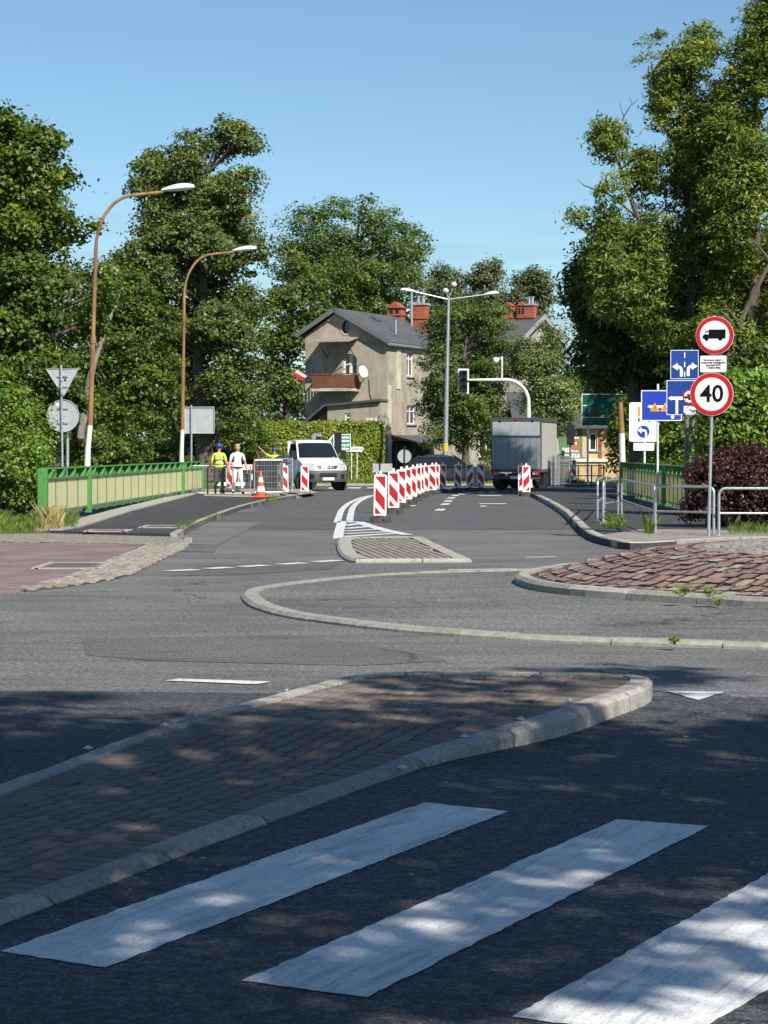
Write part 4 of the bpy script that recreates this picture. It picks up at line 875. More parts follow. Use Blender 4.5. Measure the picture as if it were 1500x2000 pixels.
# ---------------------------------------------------------------- overhead signal with camera
p = A(1032, 940, 105); p.z = .0; kx = 105 / F; t = thing('signal_gantry', 'pale curved mast holding a traffic signal and camera over the road', 'traffic light', p)
H = A(0, 742, 105).z; pts = [(0, 0, 0), (0, 0, A(0, 800, 105).z)]
for a in range(0, 91, 10): pts.append((-44 * kx * (1 - math.cos(R(a))), 0, H - 44 * kx + 44 * kx * math.sin(R(a))))
pts += [(-100 * kx, 0, H)]
MB().tube(pts, [.12, .11] + [.09] * 10 + [.06], 12).obj('mast', M_LAMP, t, True); MB().tube([(0, 0, .0), (0, 0, .4)], .2, 12).obj('foot', M_LAMP, t, True)
def signal(parent, c, red=False, back=False, s=1.0):
    x, y, z = c; b = MB().box((x, y, z), (.36 * s, .2 * s, 1.0 * s), bev=.02).obj('signal_head', M_BLACK, parent)
    if not back:
        MB().box((x, y + .06, z), (.5 * s, .02, 1.15 * s), bev=.006).obj('backing_board', M_WHITE, b)
        for i, cc in enumerate(((.3, .02, .02), (.2, .1, .01), (.02, .1, .04))):
            zz = z + (.31 - .31 * i) * s; on = red and i == 0
            MB().lathe([(.11 * s, 0), (.11 * s, .02), (.05 * s, .035)], (x, y - .1 * s, zz), 16, 'y').obj('lens', glow('red_lamp', (1, .05, .02), 6) if on and 'red_lamp' not in MATS else (MATS['red_lamp'] if on else mat('dark_lens', (.03, .03, .03), .2)), b, True)
            v = MB()
            for k in range(7):
                a0 = R(15 + k * 150 / 7); a1 = R(15 + (k + 1) * 150 / 7); r = .13 * s; q = .28 * s
                v.add([(x + r * math.cos(a0), y - .1 * s, zz + r * math.sin(a0)), (x + r * math.cos(a1), y - .1 * s, zz + r * math.sin(a1)), (x + r * math.cos(a1), y - q, zz + r * math.sin(a1)), (x + r * math.cos(a0), y - q, zz + r * math.sin(a0))], [(0, 1, 2, 3)])
            v.obj('visor', M_BLACK, b)
    return b
signal(t, ((905 - 1032) * kx, 0, A(0, 744.5, 105).z))
MB().tube([(-120 * kx, 0, H), (-98 * kx, 0, H)], .05, 8).obj('bracket', M_LAMP, t, True)
cam_ = MB().tube([(-52 * kx, 0, H), (-52 * kx, 0, H + 46 * kx)], .045, 8); cam_.tube([(-52 * kx, 0, H + 42 * kx), (-62 * kx, 0, H + 42 * kx)], .03, 6); cp = cam_.obj('camera_post', M_LAMP, t, True); MB().ell((-64 * kx, 0, H + 38 * kx), (.14, .14, .15)).obj('dome_camera', M_WHITE, cp, True)
# ground signals
def ground_signal(px, ytop, Y, label, red, back, headz, white):
    p = A(px, 940, Y); p.z = 0.1; t = thing('traffic_signal', label, 'traffic light', p, 0, 'signals on posts'); H = A(0, ytop, Y).z - .1
    MB().tube([(0, 0, 0), (0, 0, H)], .075 if white else .055, 10).obj('post', M_WHITE if white else M_GALV, t, True); signal(t, (-.28 if red else 0, -.02 if red else -.1, A(0, headz, Y).z - .1), red, back, .8 if red else 1); return t
ground_signal(424, 846, 112, 'red pedestrian signal on a white post behind the man in a yellow vest', True, False, 880, True)
ground_signal(455, 838, 111, 'red signal on a grey post behind the man in white', True, False, 876, False)
ground_signal(1114, 836, 111.5, 'black signal back on a dark post beside the box truck', False, True, 849, False)
ground_signal(660, 850, 112.5, 'black signal back standing in front of the green direction board', False, True, 864, False)
p = A(619, 940, 113); p.z = .1; t = thing('reversed_sign', 'grey sign back with black lamp box above the white van', 'sign', p); kx = 113 / F
MB().tube([(0, 0, 0), (0, 0, A(0, 848, 113).z - .1)], .03, 8).obj('post', M_GALV, t, True); MB().box((0, .03, A(0, 855, 113).z - .1), (18 * kx, .03, 16 * kx)).obj('plate', M_GALV, t); MB().box((.1, -.12, A(0, 858, 113).z - .1), (9 * kx, .2, 11 * kx), bev=.03).obj('lamp_box', M_BLACK, t)
# ================================================================== signs
M_SWH = mat('sign_white', (.86, .86, .85), .4, 0, .03, 3, dirt=.12, dscale=6, dcol=(.5, .48, .44)); M_SRED = mat('sign_red', (.47, .008, .014), .4, 0, .1, 3); M_SBLK = mat('sign_black', (.006, .006, .006), .8, spec=.1); M_SBLU = mat('sign_blue', (.01, .045, .25), .35, 0, .12, 2); M_SBL2 = mat('sign_blue_bright', (.012, .04, .36), .4, 0, .12, 2); M_SGRN = mat('sign_green', (.012, .2, .13), .4, 0, .12, 2); M_SGR2 = mat('sign_green_dark', (.008, .085, .055), .35, 0, .15, 2); M_SBACK = mat('sign_back_grey', (.42, .44, .45), .5, .3, .1, 4, dirt=.15, dscale=5); M_SORG = mat('sign_orange', (.72, .3, .015), .45)
def disc(cx, cz, r, n=48): return [(cx + r * math.cos(2 * PI * i / n), cz + r * math.sin(2 * PI * i / n)) for i in range(n)]
def rrect(x0, z0, x1, z1, r):
    o = []
    for cx, cz, a in ((x1 - r, z1 - r, 0), (x0 + r, z1 - r, 90), (x0 + r, z0 + r, 180), (x1 - r, z0 + r, 270)): o += arc(cx, cz, r, a, a + 90, 5)
    return o
def lorry(mb, cx, cz, s, y):                 # black lorry silhouette facing left
    mb.pxz([(cx - .17 * s, cz - .14 * s), (cx + .5 * s, cz - .14 * s), (cx + .5 * s, cz + .26 * s), (cx - .24 * s, cz + .26 * s), (cx - .24 * s, cz - .14 * s)], y, y + .003)
    mb.pxz([(cx - .5 * s, cz - .14 * s), (cx - .25 * s, cz - .14 * s), (cx - .25 * s, cz + .05 * s), (cx - .45 * s, cz + .05 * s), (cx - .5 * s, cz - .02 * s)], y, y + .003)
    mb.pxz([(cx - .41 * s, cz + .05 * s), (cx - .38 * s, cz + .05 * s), (cx - .345 * s, cz + .15 * s), (cx - .25 * s, cz + .15 * s), (cx - .25 * s, cz + .2 * s), (cx - .37 * s, cz + .2 * s)], y + .0005, y + .003)
    for k in (-.33, .27): mb.pxz(disc(cx + k * s, cz - .15 * s, .085 * s, 20), y - .001, y + .002)
Y4 = 42.6; p = G(1384, 1047, SZ); p.z = SZ
t = thing('sign_post', 'no lorries and forty limit signs on one silver pole by the railing', 'road sign', p, R(-14)); k4 = p.y / F
def zz(py): return A(0, py, p.y).z - p.z
def xx(px): return A(px, 0, p.y).x - p.x
MB().tube([(0, 0, 0), (xx(1397), 0, zz(616))], .03, 12).obj('pole', M_GALV, t, True)
def round_sign(parent, cx, cz, r, name='prohibition_sign'):
    pl = MB().pxz(disc(cx, cz, r), -.052, -.046).obj(name, M_SWH, parent); ringpoly(MB(), cx, cz, r * .775, r * .985, -.055, -.0525).obj('red_ring', M_SRED, pl); return pl
cx, cz = xx(1399), zz(655.5); s1 = round_sign(t, cx, cz, 37 * k4); m = MB(); lorry(m, cx - .01, cz, .42, -.0555); m.obj('lorry_symbol', M_SBLK, s1)
pl = MB().pxz(rrect(xx(1371), zz(727), xx(1422), zz(695), .02), -.052, -.046).obj('text_plate', M_SWH, t); m = MB()
for i, s_ in enumerate(('Nie dotyczy pojazdów', 'zaopatrzenia posiadających', 'zezwolenie MZD', 'w Bielsku-Białej')): text(m, s_, xx(1396.5), zz(703.5 + 5.0 * i), .052, -.0535, bold=.0022, sx=.78)
m.obj('lettering', M_SBLK, pl); ringpoly
cx, cz = xx(1393.5), zz(770); s2 = round_sign(t, cx, cz, 42 * k4, 'speed_limit_sign'); m = MB(); text(m, '40', cx + .003, cz - .005, .44, -.0555, bold=.008, sx=.98); m.obj('numerals', M_SBLK, s2)
for c_ in (zz(655), zz(711), zz(770)): MB().box((xx(1391), -.03, c_), (.1, .035, .05)).obj('clamp', M_GALV, t)
# blue pair on two posts
def arrow_turn(mb, cx, cz, s, d, y):           # curved arrow, d=-1 left, +1 right
    P = [(0, -.5), (0, -.05)] + [(d * (.26 - .26 * math.cos(R(a))), -.05 + .26 * math.sin(R(a))) for a in range(15, 91, 15)]
    w_ = .1; L_ = spline(P, .05); a = offset(L_, w_); b = offset(L_, -w_); mb.pxz([(cx + q[0] * s, cz + q[1] * s) for q in list(a) + list(b[::-1])], y, y + .003)
    e = P[-1]; mb.pxz([(cx + q[0] * s, cz + q[1] * s) for q in ((e[0], e[1] + .27), (e[0] + d * .4, e[1]), (e[0], e[1] - .27))], y - .0004, y + .0026)
YB = 57.0; p = A(1341, 1010, YB); p.z = SZ; t = thing('sign_post', 'two blue lane signs on a pair of posts by the purple bush', 'road sign', p)
kB = YB / F
MB().tube([(0, 0, 0), (0, 0, zz(690))], .055, 10).obj('post', mat('old_post', (.2, .2, .19), .7, .3, .4, 8), t, True); MB().tube([(.16, .05, 0), (.16, .05, zz(742))], .035, 10).obj('post', M_GALV, t, True)
a = MB().pxz(rrect(xx(1311), zz(741), xx(1366.5), zz(683.5), .03), -.07, -.062).obj('lane_sign', M_SBLU, t); ringp = MB()
def border(parent, x0, z0, x1, z1, y, wd, m):
    mb = MB(); mb.box(((x0 + x1) / 2, y, z1 - wd / 2), (x1 - x0, .003, wd)); mb.box(((x0 + x1) / 2, y, z0 + wd / 2), (x1 - x0, .003, wd)); mb.box((x0 + wd / 2, y, (z0 + z1) / 2), (wd, .003, z1 - z0 - 2 * wd)); mb.box((x1 - wd / 2, y, (z0 + z1) / 2), (wd, .003, z1 - z0 - 2 * wd)); return mb.obj('border', m, parent)
border(a, xx(1311.3), zz(740.5), xx(1366.2), zz(684), -.072, .012, M_SWH)
m = MB(); arrow_turn(m, xx(1332.5), zz(722), 27 * kB, -1, -.0735); arrow_turn(m, xx(1346), zz(721), 27 * kB, 1, -.0735)
for z_ in (694, 712, 731): m.box((xx(1339), -.072, zz(z_)), (.025, .003, .13))
m.obj('arrows', M_SWH, a)
b = MB().pxz(rrect(xx(1303.5), zz(811), xx(1390), zz(742.5), .03), -.07, -.062).obj('layout_sign', M_SBLU, t); border(b, xx(1303.8), zz(810.5), xx(1389.5), zz(743), -.072, .014, M_SWH)
m = MB(); m.pxz([(xx(1306.5), zz(778)), (xx(1313), zz(773.5)), (xx(1313), zz(775)), (xx(1338), zz(774.5)), (xx(1338), zz(781)), (xx(1313), zz(781)), (xx(1313), zz(782.5))], -.0735, -.071); m.box((xx(1324), -.0722, zz(794.5)), (5 * kB, .003, 27 * kB)); m.obj('road_lines', M_SWH, b)
r_ = MB().pxz(disc(xx(1349), zz(775), 14 * kB), -.074, -.071).obj('small_prohibition', M_SWH, b); ringpoly(MB(), xx(1349), zz(775), 11.2 * kB, 14 * kB, -.0765, -.0742).obj('red_ring', M_SRED, r_); m = MB(); lorry(m, xx(1349), zz(775), .26, -.0765); m.obj('lorry_symbol', M_SBLK, r_)
q_ = MB().box((xx(1349.5), -.0725, zz(800.5)), (24 * kB, .003, 15 * kB)).obj('small_plate', M_SWH, b); m = MB()
for i, s_ in enumerate(('Nie dotyczy', 'pojazdów zaopatrzenia', 'posiadających zezwolenie', 'MZD w Bielsku-Białej')): text(m, s_, xx(1349.5), zz(795.5 + 3.2 * i), .034, -.0745, sx=.75)
m.obj('lettering', M_SBLK, q_)
# blue sign with yellow works symbols
YC = 65.0; p = A(1284, 990, YC); p.z = SZ; kC = YC / F; t = thing('sign_post', 'blue road layout sign with yellow works triangles on a white pole', 'road sign', p)
MB().tube([(0, 0, 0), (0, 0, zz(750))], .035, 10).obj('pole', M_LAMP, t, True); a = MB().pxz(rrect(xx(1254), zz(822.5), xx(1334), zz(762), .03), -.06, -.052).obj('layout_sign', M_SBL2, t); border(a, xx(1254.2), zz(822), xx(1333.8), zz(762.5), -.062, .022, M_SWH)
m = MB(); m.pxz([(xx(1266.5), zz(794)), (xx(1272), zz(790.5)), (xx(1272), zz(792)), (xx(1312), zz(792)), (xx(1312), zz(797)), (xx(1272), zz(797)), (xx(1272), zz(798))], -.0635, -.061); m.box((xx(1316), -.062, zz(806)), (5 * kC, .003, 24 * kC)); m.pxz([(xx(1312), zz(813)), (xx(1320), zz(813)), (xx(1316), zz(817.5))], -.064, -.0615); m.obj('road_lines', M_SWH, a)
for tx_ in (1281, 1301):
    tr = MB().pxz([(xx(tx_ - 9.5), zz(803.5)), (xx(tx_ + 9.5), zz(803.5)), (xx(tx_), zz(786.5))], -.067, -.0645).obj('works_triangle', M_SORG, a); mb = MB()
    mb.pxz([(xx(tx_ - 2.8), zz(802)), (xx(tx_ - 1.8), zz(802)), (xx(tx_ - .8), zz(793)), (xx(tx_ - 1.6), zz(793))], -.0685, -.0672); mb.pxz([(xx(tx_ + 2.8), zz(802)), (xx(tx_ + 1.5), zz(802)), (xx(tx_ + .8), zz(793)), (xx(tx_ + 1.6), zz(793))], -.0685, -.0672); mb.obj('works_symbol', M_SBLK, tr)
# white board with turn-left disc
YD = 73.0; p = A(1258.5, 975, YD); p.z = SZ; kD = YD / F; t = thing('sign_post', 'white board with blue left turn disc and orange bar on a post', 'road sign', p)
MB().tube([(0, 0, 0), (0, 0, zz(790))], .04, 10).obj('pole', M_LAMP, t, True); a = MB().pxz(rrect(xx(1231), zz(862.5), xx(1288), zz(786), .06), -.06, -.052).obj('board', M_SWH, t)
MB().box((xx(1250), -.062, zz(804)), (5 * kD, .003, 20 * kD)).obj('orange_bar', M_SORG, a); MB().box((xx(1250), -.0625, zz(820)), (3 * kD, .003, 8 * kD)).obj('black_bar', M_SBLK, a); MB().box((xx(1270), -.0625, zz(823)), (3 * kD, .003, 3 * kD)).obj('black_bar', M_SBLK, a)
d_ = MB().pxz(disc(xx(1258.8), zz(843), 12 * kD), -.064, -.061).obj('blue_disc', M_SBL2, a); m = MB()
L_ = spline([(xx(1264), zz(853)), (xx(1264), zz(846)), (xx(1262.5), zz(841.5)), (xx(1258), zz(840.5)), (xx(1254), zz(840.5))], .02); m.pxz([tuple(q) for q in list(offset(L_, 1.9 * kD)) + list(offset(L_, -1.9 * kD)[::-1])], -.067, -.0645); m.pxz([(xx(1255), zz(834)), (xx(1255), zz(847)), (xx(1248), zz(840.5))], -.0674, -.0646); m.obj('arrow', M_SWH, d_)
b = MB().pxz(rrect(xx(1239.5), zz(880), xx(1280), zz(865), .02), -.06, -.052).obj('text_plate', M_SWH, t); m = MB()
for i, s_ in enumerate(('Nie dotyczy', 'zaopatrzenia, mieszkańców', 'i dojazdu do posesji')): text(m, s_, xx(1259.5), zz(868.3 + 4.0 * i), .06, -.0615, sx=.8)
m.obj('lettering', M_SBLK, b)
# big dark green direction board behind the leaves
YE = 108.0; p = A(1188, 930, YE); p.z = .1; kE = YE / F; t = thing('direction_board', 'large dark green direction board half hidden by leaves', 'road sign', p)
for px in (1150, 1232): MB().tube([(xx(px), 0, 0), (xx(px), 0, zz(772))], .05, 8).obj('post', M_GALV, t, True)
a = MB().box((0, -.1, zz(800.5)), (103 * kE, .03, 63 * kE)).obj('board', M_SGR2, t); border(a, xx(1137.5), zz(832), xx(1240), zz(769.5), -.118, .03, M_SWH)
m = MB(); m.box((xx(1188), -.118, zz(815)), (100 * kE, .004, .02)); m.pxz([(xx(1140), zz(792)), (xx(1143), zz(790.5)), (xx(1143), zz(791.5)), (xx(1148), zz(791.5)), (xx(1148), zz(792.6)), (xx(1143), zz(792.6)), (xx(1143), zz(793.5))], -.121, -.117); m.obj('white_lines', M_SWH, a)
MB().box((xx(1151), -.119, zz(806)), (6 * kE, .004, 7 * kE)).obj('blue_panel', M_SBL2, a); MB().box((xx(1160), -.119, zz(806)), (7 * kE, .004, 5 * kE)).obj('red_panel', M_SRED, a)
# old post at the bridge end
p = A(1226, 966, 82.2); p.x = 8.62; p.z = SZ; t = thing('cut_lamp_post', 'old rusty post with white foot and broken top at the railing end', 'post', p)
MB().tube([(0, 0, 0), (-.02, 0, 1.1), (-.05, 0, 2.2)], [.13, .12, .11], 12).obj('white_foot', M_WPAINT, t, True); MB().tube([(-.05, 0, 2.19), (-.1, 0, A(0, 785, p.y).z - SZ)], [.11, .09], 12).obj('shaft', M_RUST, t, True)
m = MB(); zt_ = A(0, 785, p.y).z - SZ; m.tube([(-.1, 0, zt_ - .1), (-.32, 0, zt_ + .12)], .018, 6); m.tube([(-.1, 0, zt_ - .1), (.12, 0, zt_ + .12)], .018, 6); m.obj('wire_hook', M_STEELD, t)
# sign backs on the left
YL = 64.0; p = A(121, 960, YL); p.z = -.06; kL = YL / F; t = thing('reversed_sign', 'backs of a triangular and a round sign on one pole behind the green railing', 'road sign', p)
MB().tube([(.03, 0, 0), (xx(116.5), 0, zz(713))], .035, 10).obj('pole', M_GALV, t, True); tri = [(xx(86), zz(720)), (xx(151), zz(719)), (xx(121), zz(776))]
def rounded(poly, r=.04):
    o = []; n = len(poly)
    for i in range(n):
        P_, Q, S_ = Vector(poly[i - 1]), Vector(poly[i]), Vector(poly[(i + 1) % n]); a_ = Q + (P_ - Q).normalized() * r; b2_ = Q + (S_ - Q).normalized() * r
        for u in (0, .25, .5, .75, 1): o.append(tuple((a_ * (1 - u) ** 2 + Q * 2 * u * (1 - u) + b2_ * u * u)))
    return o
def backrim(parent, poly):
    c_ = Vector((sum(q[0] for q in poly) / len(poly), sum(q[1] for q in poly) / len(poly))); mb = MB(); n = len(poly)
    for i in range(n):
        a_, b2_ = Vector(poly[i]), Vector(poly[(i + 1) % n]); ia = c_ + (a_ - c_) * .955; ib = c_ + (b2_ - c_) * .955; mb.pxz([tuple(a_), tuple(b2_), tuple(ib), tuple(ia)], .02, .041)
    return mb.obj('rim', M_SBACK, parent)
tp = rounded(tri); a = MB().pxz(tp, .04, .048).obj('triangle_plate', M_SBACK, t); backrim(a, tp); dp = disc(xx(119.5), zz(812), 32 * kL, 40); a = MB().pxz(dp, .04, .048).obj('round_plate', M_SBACK, t); backrim(a, dp)
for py in (735, 755, 798, 826): MB().box((xx(119), .02, zz(py)), (.3, .03, .04)).obj('clamp', M_GALV, t)
MB().box((xx(109), .035, zz(790)), (.06, .004, .07)).obj('sticker', M_SWH, t); MB().tube([(.12, .3, .0), (.12, .3, 2.3)], .045, 8).obj('stub_post', M_GALV, t, True)
YL = 88.0; p = A(374, 960, YL); p.z = -.06; t = thing('reversed_sign', 'back of a rectangular sign on a thin pole behind the green railing', 'road sign', p)
MB().tube([(0, 0, 0), (0, 0, zz(791))], .04, 10).obj('pole', M_GALV, t, True); rp_ = [(xx(357.5), zz(846)), (xx(416.5), zz(846)), (xx(416.5), zz(795)), (xx(357.5), zz(795))]; a = MB().pxz(rp_, .05, .06).obj('plate', M_SBACK, t)
mb = MB(); x0, x1, z0, z1 = xx(357.5), xx(416.5), zz(846), zz(795)
for c_, d_ in ((((x0 + x1) / 2, .035, z1), (x1 - x0, .05, .03)), (((x0 + x1) / 2, .035, z0), (x1 - x0, .05, .03)), ((x0, .035, (z0 + z1) / 2), (.03, .05, z1 - z0)), ((x1, .035, (z0 + z1) / 2), (.03, .05, z1 - z0))): mb.box(c_, d_)
mb.obj('rim', M_SBACK, a)
# sign backs in the junction
YJ = 104.0; p = A(790, 960, YJ); p.z = 0; t = thing('reversed_sign', 'back of a round sign standing behind the row of boards', 'road sign', p); MB().tube([(0, 0, 0), (0, 0, zz(871))], .03, 8).obj('pole', M_STEELD, t, True); dp = disc(0, zz(891), 13.5 * YJ / F, 32); a = MB().pxz(dp, .035, .042).obj('round_plate', M_SBACK, t); backrim(a, dp); MB().tube([(0, 0, 0), (0, 0, .06)], .25, 12).obj('foot', M_BLACK, t)
p = A(742, 960, YJ); p.z = 0; t = thing('reversed_sign', 'low rectangular sign back behind the first striped board', 'road sign', p); MB().tube([(0, 0, 0), (0, 0, zz(903))], .03, 8).obj('pole', M_STEELD, t, True); MB().box((.12, .04, zz(914)), (38 * YJ / F, .01, 17 * YJ / F)).obj('plate', M_SBACK, t); MB().tube([(0, 0, 0), (0, 0, .06)], .25, 12).obj('foot', M_BLACK, t)
# green direction board and the Centrum arrow
YG = 114.0; p = A(668, 945, YG); p.z = .1; kG = YG / F; t = thing('direction_board', 'bright green direction board with arrow and four town names', 'road sign', p)
for px in (657.5, 675): MB().tube([(xx(px), 0, 0), (xx(px), 0, zz(850))], .035, 8).obj('post', M_LAMP, t, True)
a = MB().pxz([(xx(651.5), zz(882)), (xx(684.5), zz(882)), (xx(684.5), zz(848)), (xx(651.5), zz(848)), (xx(636), zz(865))], -.06, -.04).obj('board', M_SWH, t)
g_ = MB().pxz([(xx(652.8), zz(880.6)), (xx(683.2), zz(880.6)), (xx(683.2), zz(849.4)), (xx(652.8), zz(849.4))], -.064, -.0605).obj('green_field', M_SGRN, a); MB().pxz([(xx(650.8), zz(879.6)), (xx(650.8), zz(850.6)), (xx(642), zz(865))], -.064, -.0605).obj('green_arrow', M_SGRN, a)
m = MB()
for s_, py in (('Katowice', 854), ('Kraków', 861), ('Szczyrk', 869), ('Cieszyn', 876)): text(m, s_, xx(682), zz(py), .2, -.0655, 'RIGHT', .006, sx=.85)
m.obj('lettering', M_SWH, g_)
p = A(697, 945, YG - .5); p.z = .1; t = thing('arrow_sign', 'white pointed arrow sign reading Centrum on thin posts', 'road sign', p)
for px in (686, 697): MB().tube([(xx(px), .03, 0), (xx(px), .03, zz(873))], .028, 8).obj('post', M_LAMP, t, True)
a = MB().pxz([(xx(684.8), zz(882)), (xx(707), zz(882)), (xx(711), zz(877)), (xx(707), zz(872.5)), (xx(684.8), zz(872.5))], -.05, -.03).obj('arrow_plate', M_SWH, t); m = MB(); text(m, 'Centrum', xx(696), zz(877), .19, -.0515, bold=.004); m.obj('lettering', M_SBLU, a)
p = A(742, 947, 109.5); p.z = .0; t = thing('leaning_post', 'thin white post leaning over on the grass verge', 'post', p); MB().tube([(0, 1.2, .05), (-.22, 1.2, .85)], [.035, .03], 8).obj('post', M_WHITE, t, True); MB().tube([(0, 1.2, .05), (0, 1.2, .12)], .07, 8).obj('foot', M_GALV, t)
# ================================================================== striped guide boards
M_BWH = mat('board_white', (.8, .8, .78), .5, 0, .06, 5, dirt=.4, dscale=4, dcol=(.4, .37, .33)); M_BRED = mat('board_red', (.42, .01, .016), .42, 0, .15, 4, dirt=.25, dscale=5, dcol=(.3, .12, .1)); M_RUB = mat('recycled_rubber', (.045, .043, .042), .9, 0, .35, 14, .6, 50, .4, 5, (.16, .14, .11)); M_HOLE = mat('base_clip', (.3, .08, .05), .7)
def guide_board(mirror):
    t = thing('guide_board', 'x', 'guide board'); W, H, z0 = .30, .96, .15
    b = rrect(-W / 2, z0, W / 2, z0 + H, .035); b = [(x, z if z < z0 + H * .9 else z + .05 * (1 - (abs(x) / (W / 2)) ** 2)) for x, z in b]
    MB().pxz(b, -.03, .03).obj('board', M_BWH, t); MB().pxz(rrect(-.035, z0 + H, .035, z0 + H + .11, .03), -.02, .02).obj('handle', M_BWH, t)
    iw, iz0, iz1 = W / 2 - .035, z0 + .05, z0 + H - .03; sl = 1.15; bands = ((iz1 - .02, iz1 + .6), (z0 + .38, z0 + .68), (z0 - .4, z0 + .22))
    for lo, hi in bands:                     # red bands falling to the right, clipped to the face
        P = [(-iw, lo), (iw, lo - 2 * iw * sl), (iw, hi - 2 * iw * sl), (-iw, hi)]
        def clip(P, zc, keep_up):
            o = []
            for i in range(len(P)):
                a, c = P[i - 1], P[i]; ia, ic = ((a[1] >= zc) == keep_up), ((c[1] >= zc) == keep_up)
                if ia != ic: u = (zc - a[1]) / (c[1] - a[1]); o.append((a[0] + u * (c[0] - a[0]), zc))
                if ic: o.append(c)
            return o
        P = clip(clip(P, iz0, True), iz1, False)
        if len(P) > 2:
            if mirror: P = [(-x, z) for x, z in P]
            mb = MB(); mb.pxz(P, -.034, -.0305); mb.pxz([(-x, z) for x, z in P], .0305, .034); mb.obj('red_stripe', M_BRED, t)
    f = MB(); f.add([(-.24, -.42, 0), (.24, -.42, 0), (.24, .42, 0), (-.24, .42, 0), (-.21, -.37, .13), (.21, -.37, .13), (.21, .37, .13), (-.21, .37, .13)], [(3, 2, 1, 0), (4, 5, 6, 7), (0, 1, 5, 4), (1, 2, 6, 5), (2, 3, 7, 6), (3, 0, 4, 7)]); f.box((0, 0, .145), (.16, .3, .03)); f.obj('rubber_base', M_RUB, t)
    for k in (-.13, .13): MB().box((k, -.40, .07), (.06, .03, .05)).obj('grip_hole', M_STEELD, t)
    return t
gbA = guide_board(False); gbB = guide_board(True); gbA['label'] = 'striped red and white guide board at the hatched road marking, first of the curved row'; gbA['group'] = 'guide boards round the works'
def nearest_road(px, py, z=.0085): q = G(px, py, z); q.z = z; return q
row = [(742, 1020, 6), (769, 1003, 3), (783, 992, 8), (796, 985, 10), (806, 979, 12), (816, 973, 14), (822, 970, 14), (831, 967, 8), (845, 965, 8), (851, 963.5, 10), (864, 962, 4), (894, 960, 4), (939, 959, 2)]
for i, (x, y, rz) in enumerate(row):
    q = nearest_road(x, y)
    if i == 0: gbA.location = q; gbA.rotation_euler.z = R(-rz)
    else: dup(gbA, q, R(-rz - random.uniform(0, 6)), 'striped red and white guide board in the long curved row down the road', 'guide boards round the works')
q = nearest_road(918, 959); gbB.location = q; gbB['label'] = 'guide board with stripes rising to the right, in the row before the parked dark car'; gbB['group'] = 'guide boards round the works'
dup(gbB, nearest_road(1028, 969), R(3), 'guide board with stripes rising to the right behind the box truck by the kerb', 'guide boards round the works'); dup(gbB, nearest_road(1020, 966), R(4), 'guide board half hidden by another one behind the box truck', 'guide boards round the works')
dup(gbA, nearest_road(556, 969.5), R(-3), 'striped guide board between the mesh fence and the van', 'guide boards round the works'); dup(gbA, nearest_road(595, 968), R(-3), 'striped guide board standing in front of the white van wheel', 'guide boards round the works')
dup(gbA, nearest_road(548, 966), R(24), 'striped guide board half hidden beside the dark mesh fence', 'guide boards round the works'); q = G(449, 962, .138); q.z = .138; dup(gbA, q, R(-25), 'striped guide board leaning beside the man in white', 'guide boards round the works')
q = A(1120, 940, 112); q.z = .11; dup(gbA, q, R(20), 'shaded guide board behind the black railing near the yellow house', 'guide boards round the works')
for o in COL.objects:
    if o.get('category') == 'guide board':
        for c in o.children:
            if not c.name.startswith(('rubber', 'grip')): c.rotation_euler = (0, 0, 0)
        tx_, ty_ = random.uniform(-.025, .025), random.uniform(-.02, .02)
        for c in o.children:
            if not c.name.startswith(('rubber', 'grip')): c.rotation_euler = (tx_, ty_, 0)
# traffic cone
p = G(509, 972, .14); p.z = .138; t = thing('traffic_cone', 'orange traffic cone with white bands beside the mesh fence', 'cone', p); M_CONE = mat('cone_orange', (.72, .09, .02), .5, 0, .12, 6, dirt=.2, dscale=6)
MB().box((0, 0, .03), (.5, .5, .06), bev=.02).obj('base', M_CONE, t)
def cr_(z): return .17 - .135 * (z - .06) / .82
for z0, z1, m, nm in ((.06, .2, M_CONE, 'cone_shell'), (.2, .38, M_BWH, 'white_band'), (.38, .52, M_CONE, 'cone_shell'), (.52, .68, M_BWH, 'white_band'), (.68, .9, M_CONE, 'cone_shell')): MB().lathe([(cr_(z0), z0), (cr_(z1), z1)], n=20).obj(nm, m, t, True)
# ================================================================== fences, rails
def mesh_panel(parent, L_, H, wires=.12, leg=True, rz=0):
    fr = MB()
    for x in (0, L_): fr.tube([(x, 0, .05), (x, 0, H)], .022, 8)
    for z in (.12, H - .02): fr.tube([(0, 0, z), (L_, 0, z)], .018, 6)
    fr.obj('frame', M_GALV, parent, True); wm = MB()
    for x in np.arange(wires, L_, wires): wm.tube([(x, 0, .12), (x, 0, H - .02)], .005, 4, cap=False)
    for z in np.arange(.25, H, .2): wm.tube([(0, 0, z), (L_, 0, z)], .005, 4, cap=False)
    wm.obj('wire_mesh', M_GALV, parent)
    if leg:
        for x in (0, L_): MB().box((x, 0, .03), (.12, .5, .06)).obj('foot', M_RUB, parent)
M_NET = mat('dark_net', (.03, .033, .04), .9, 0, .2, 30)
def fence(p, rz, L_, H, label, net=False, g='mobile fence panels'):
    t = thing('mesh_fence', label, 'fence', p, rz, g); mesh_panel(t, L_, H)
    if net:
        m = MB()
        for x in np.arange(.03, L_ - .02, .024): m.add([(x, .012, .15), (x + .019, .012, .15), (x + .019, .012, H - .05), (x, .012, H - .05)], [(0, 1, 2, 3)])
        m.obj('shade_net', M_NET, t)
    return t
def fpt(px, py): q = G(px, py, .135); q.z = .135; return q
a, b = fpt(497, 968), fpt(536, 966); fence(a, R(14), 1.0, 1.25, 'mesh fence panel with dark net next to the traffic cone', True); a2_ = a + Vector((math.cos(R(14)) * 1.0, math.sin(R(14)) * 1.0 - .4, 0))
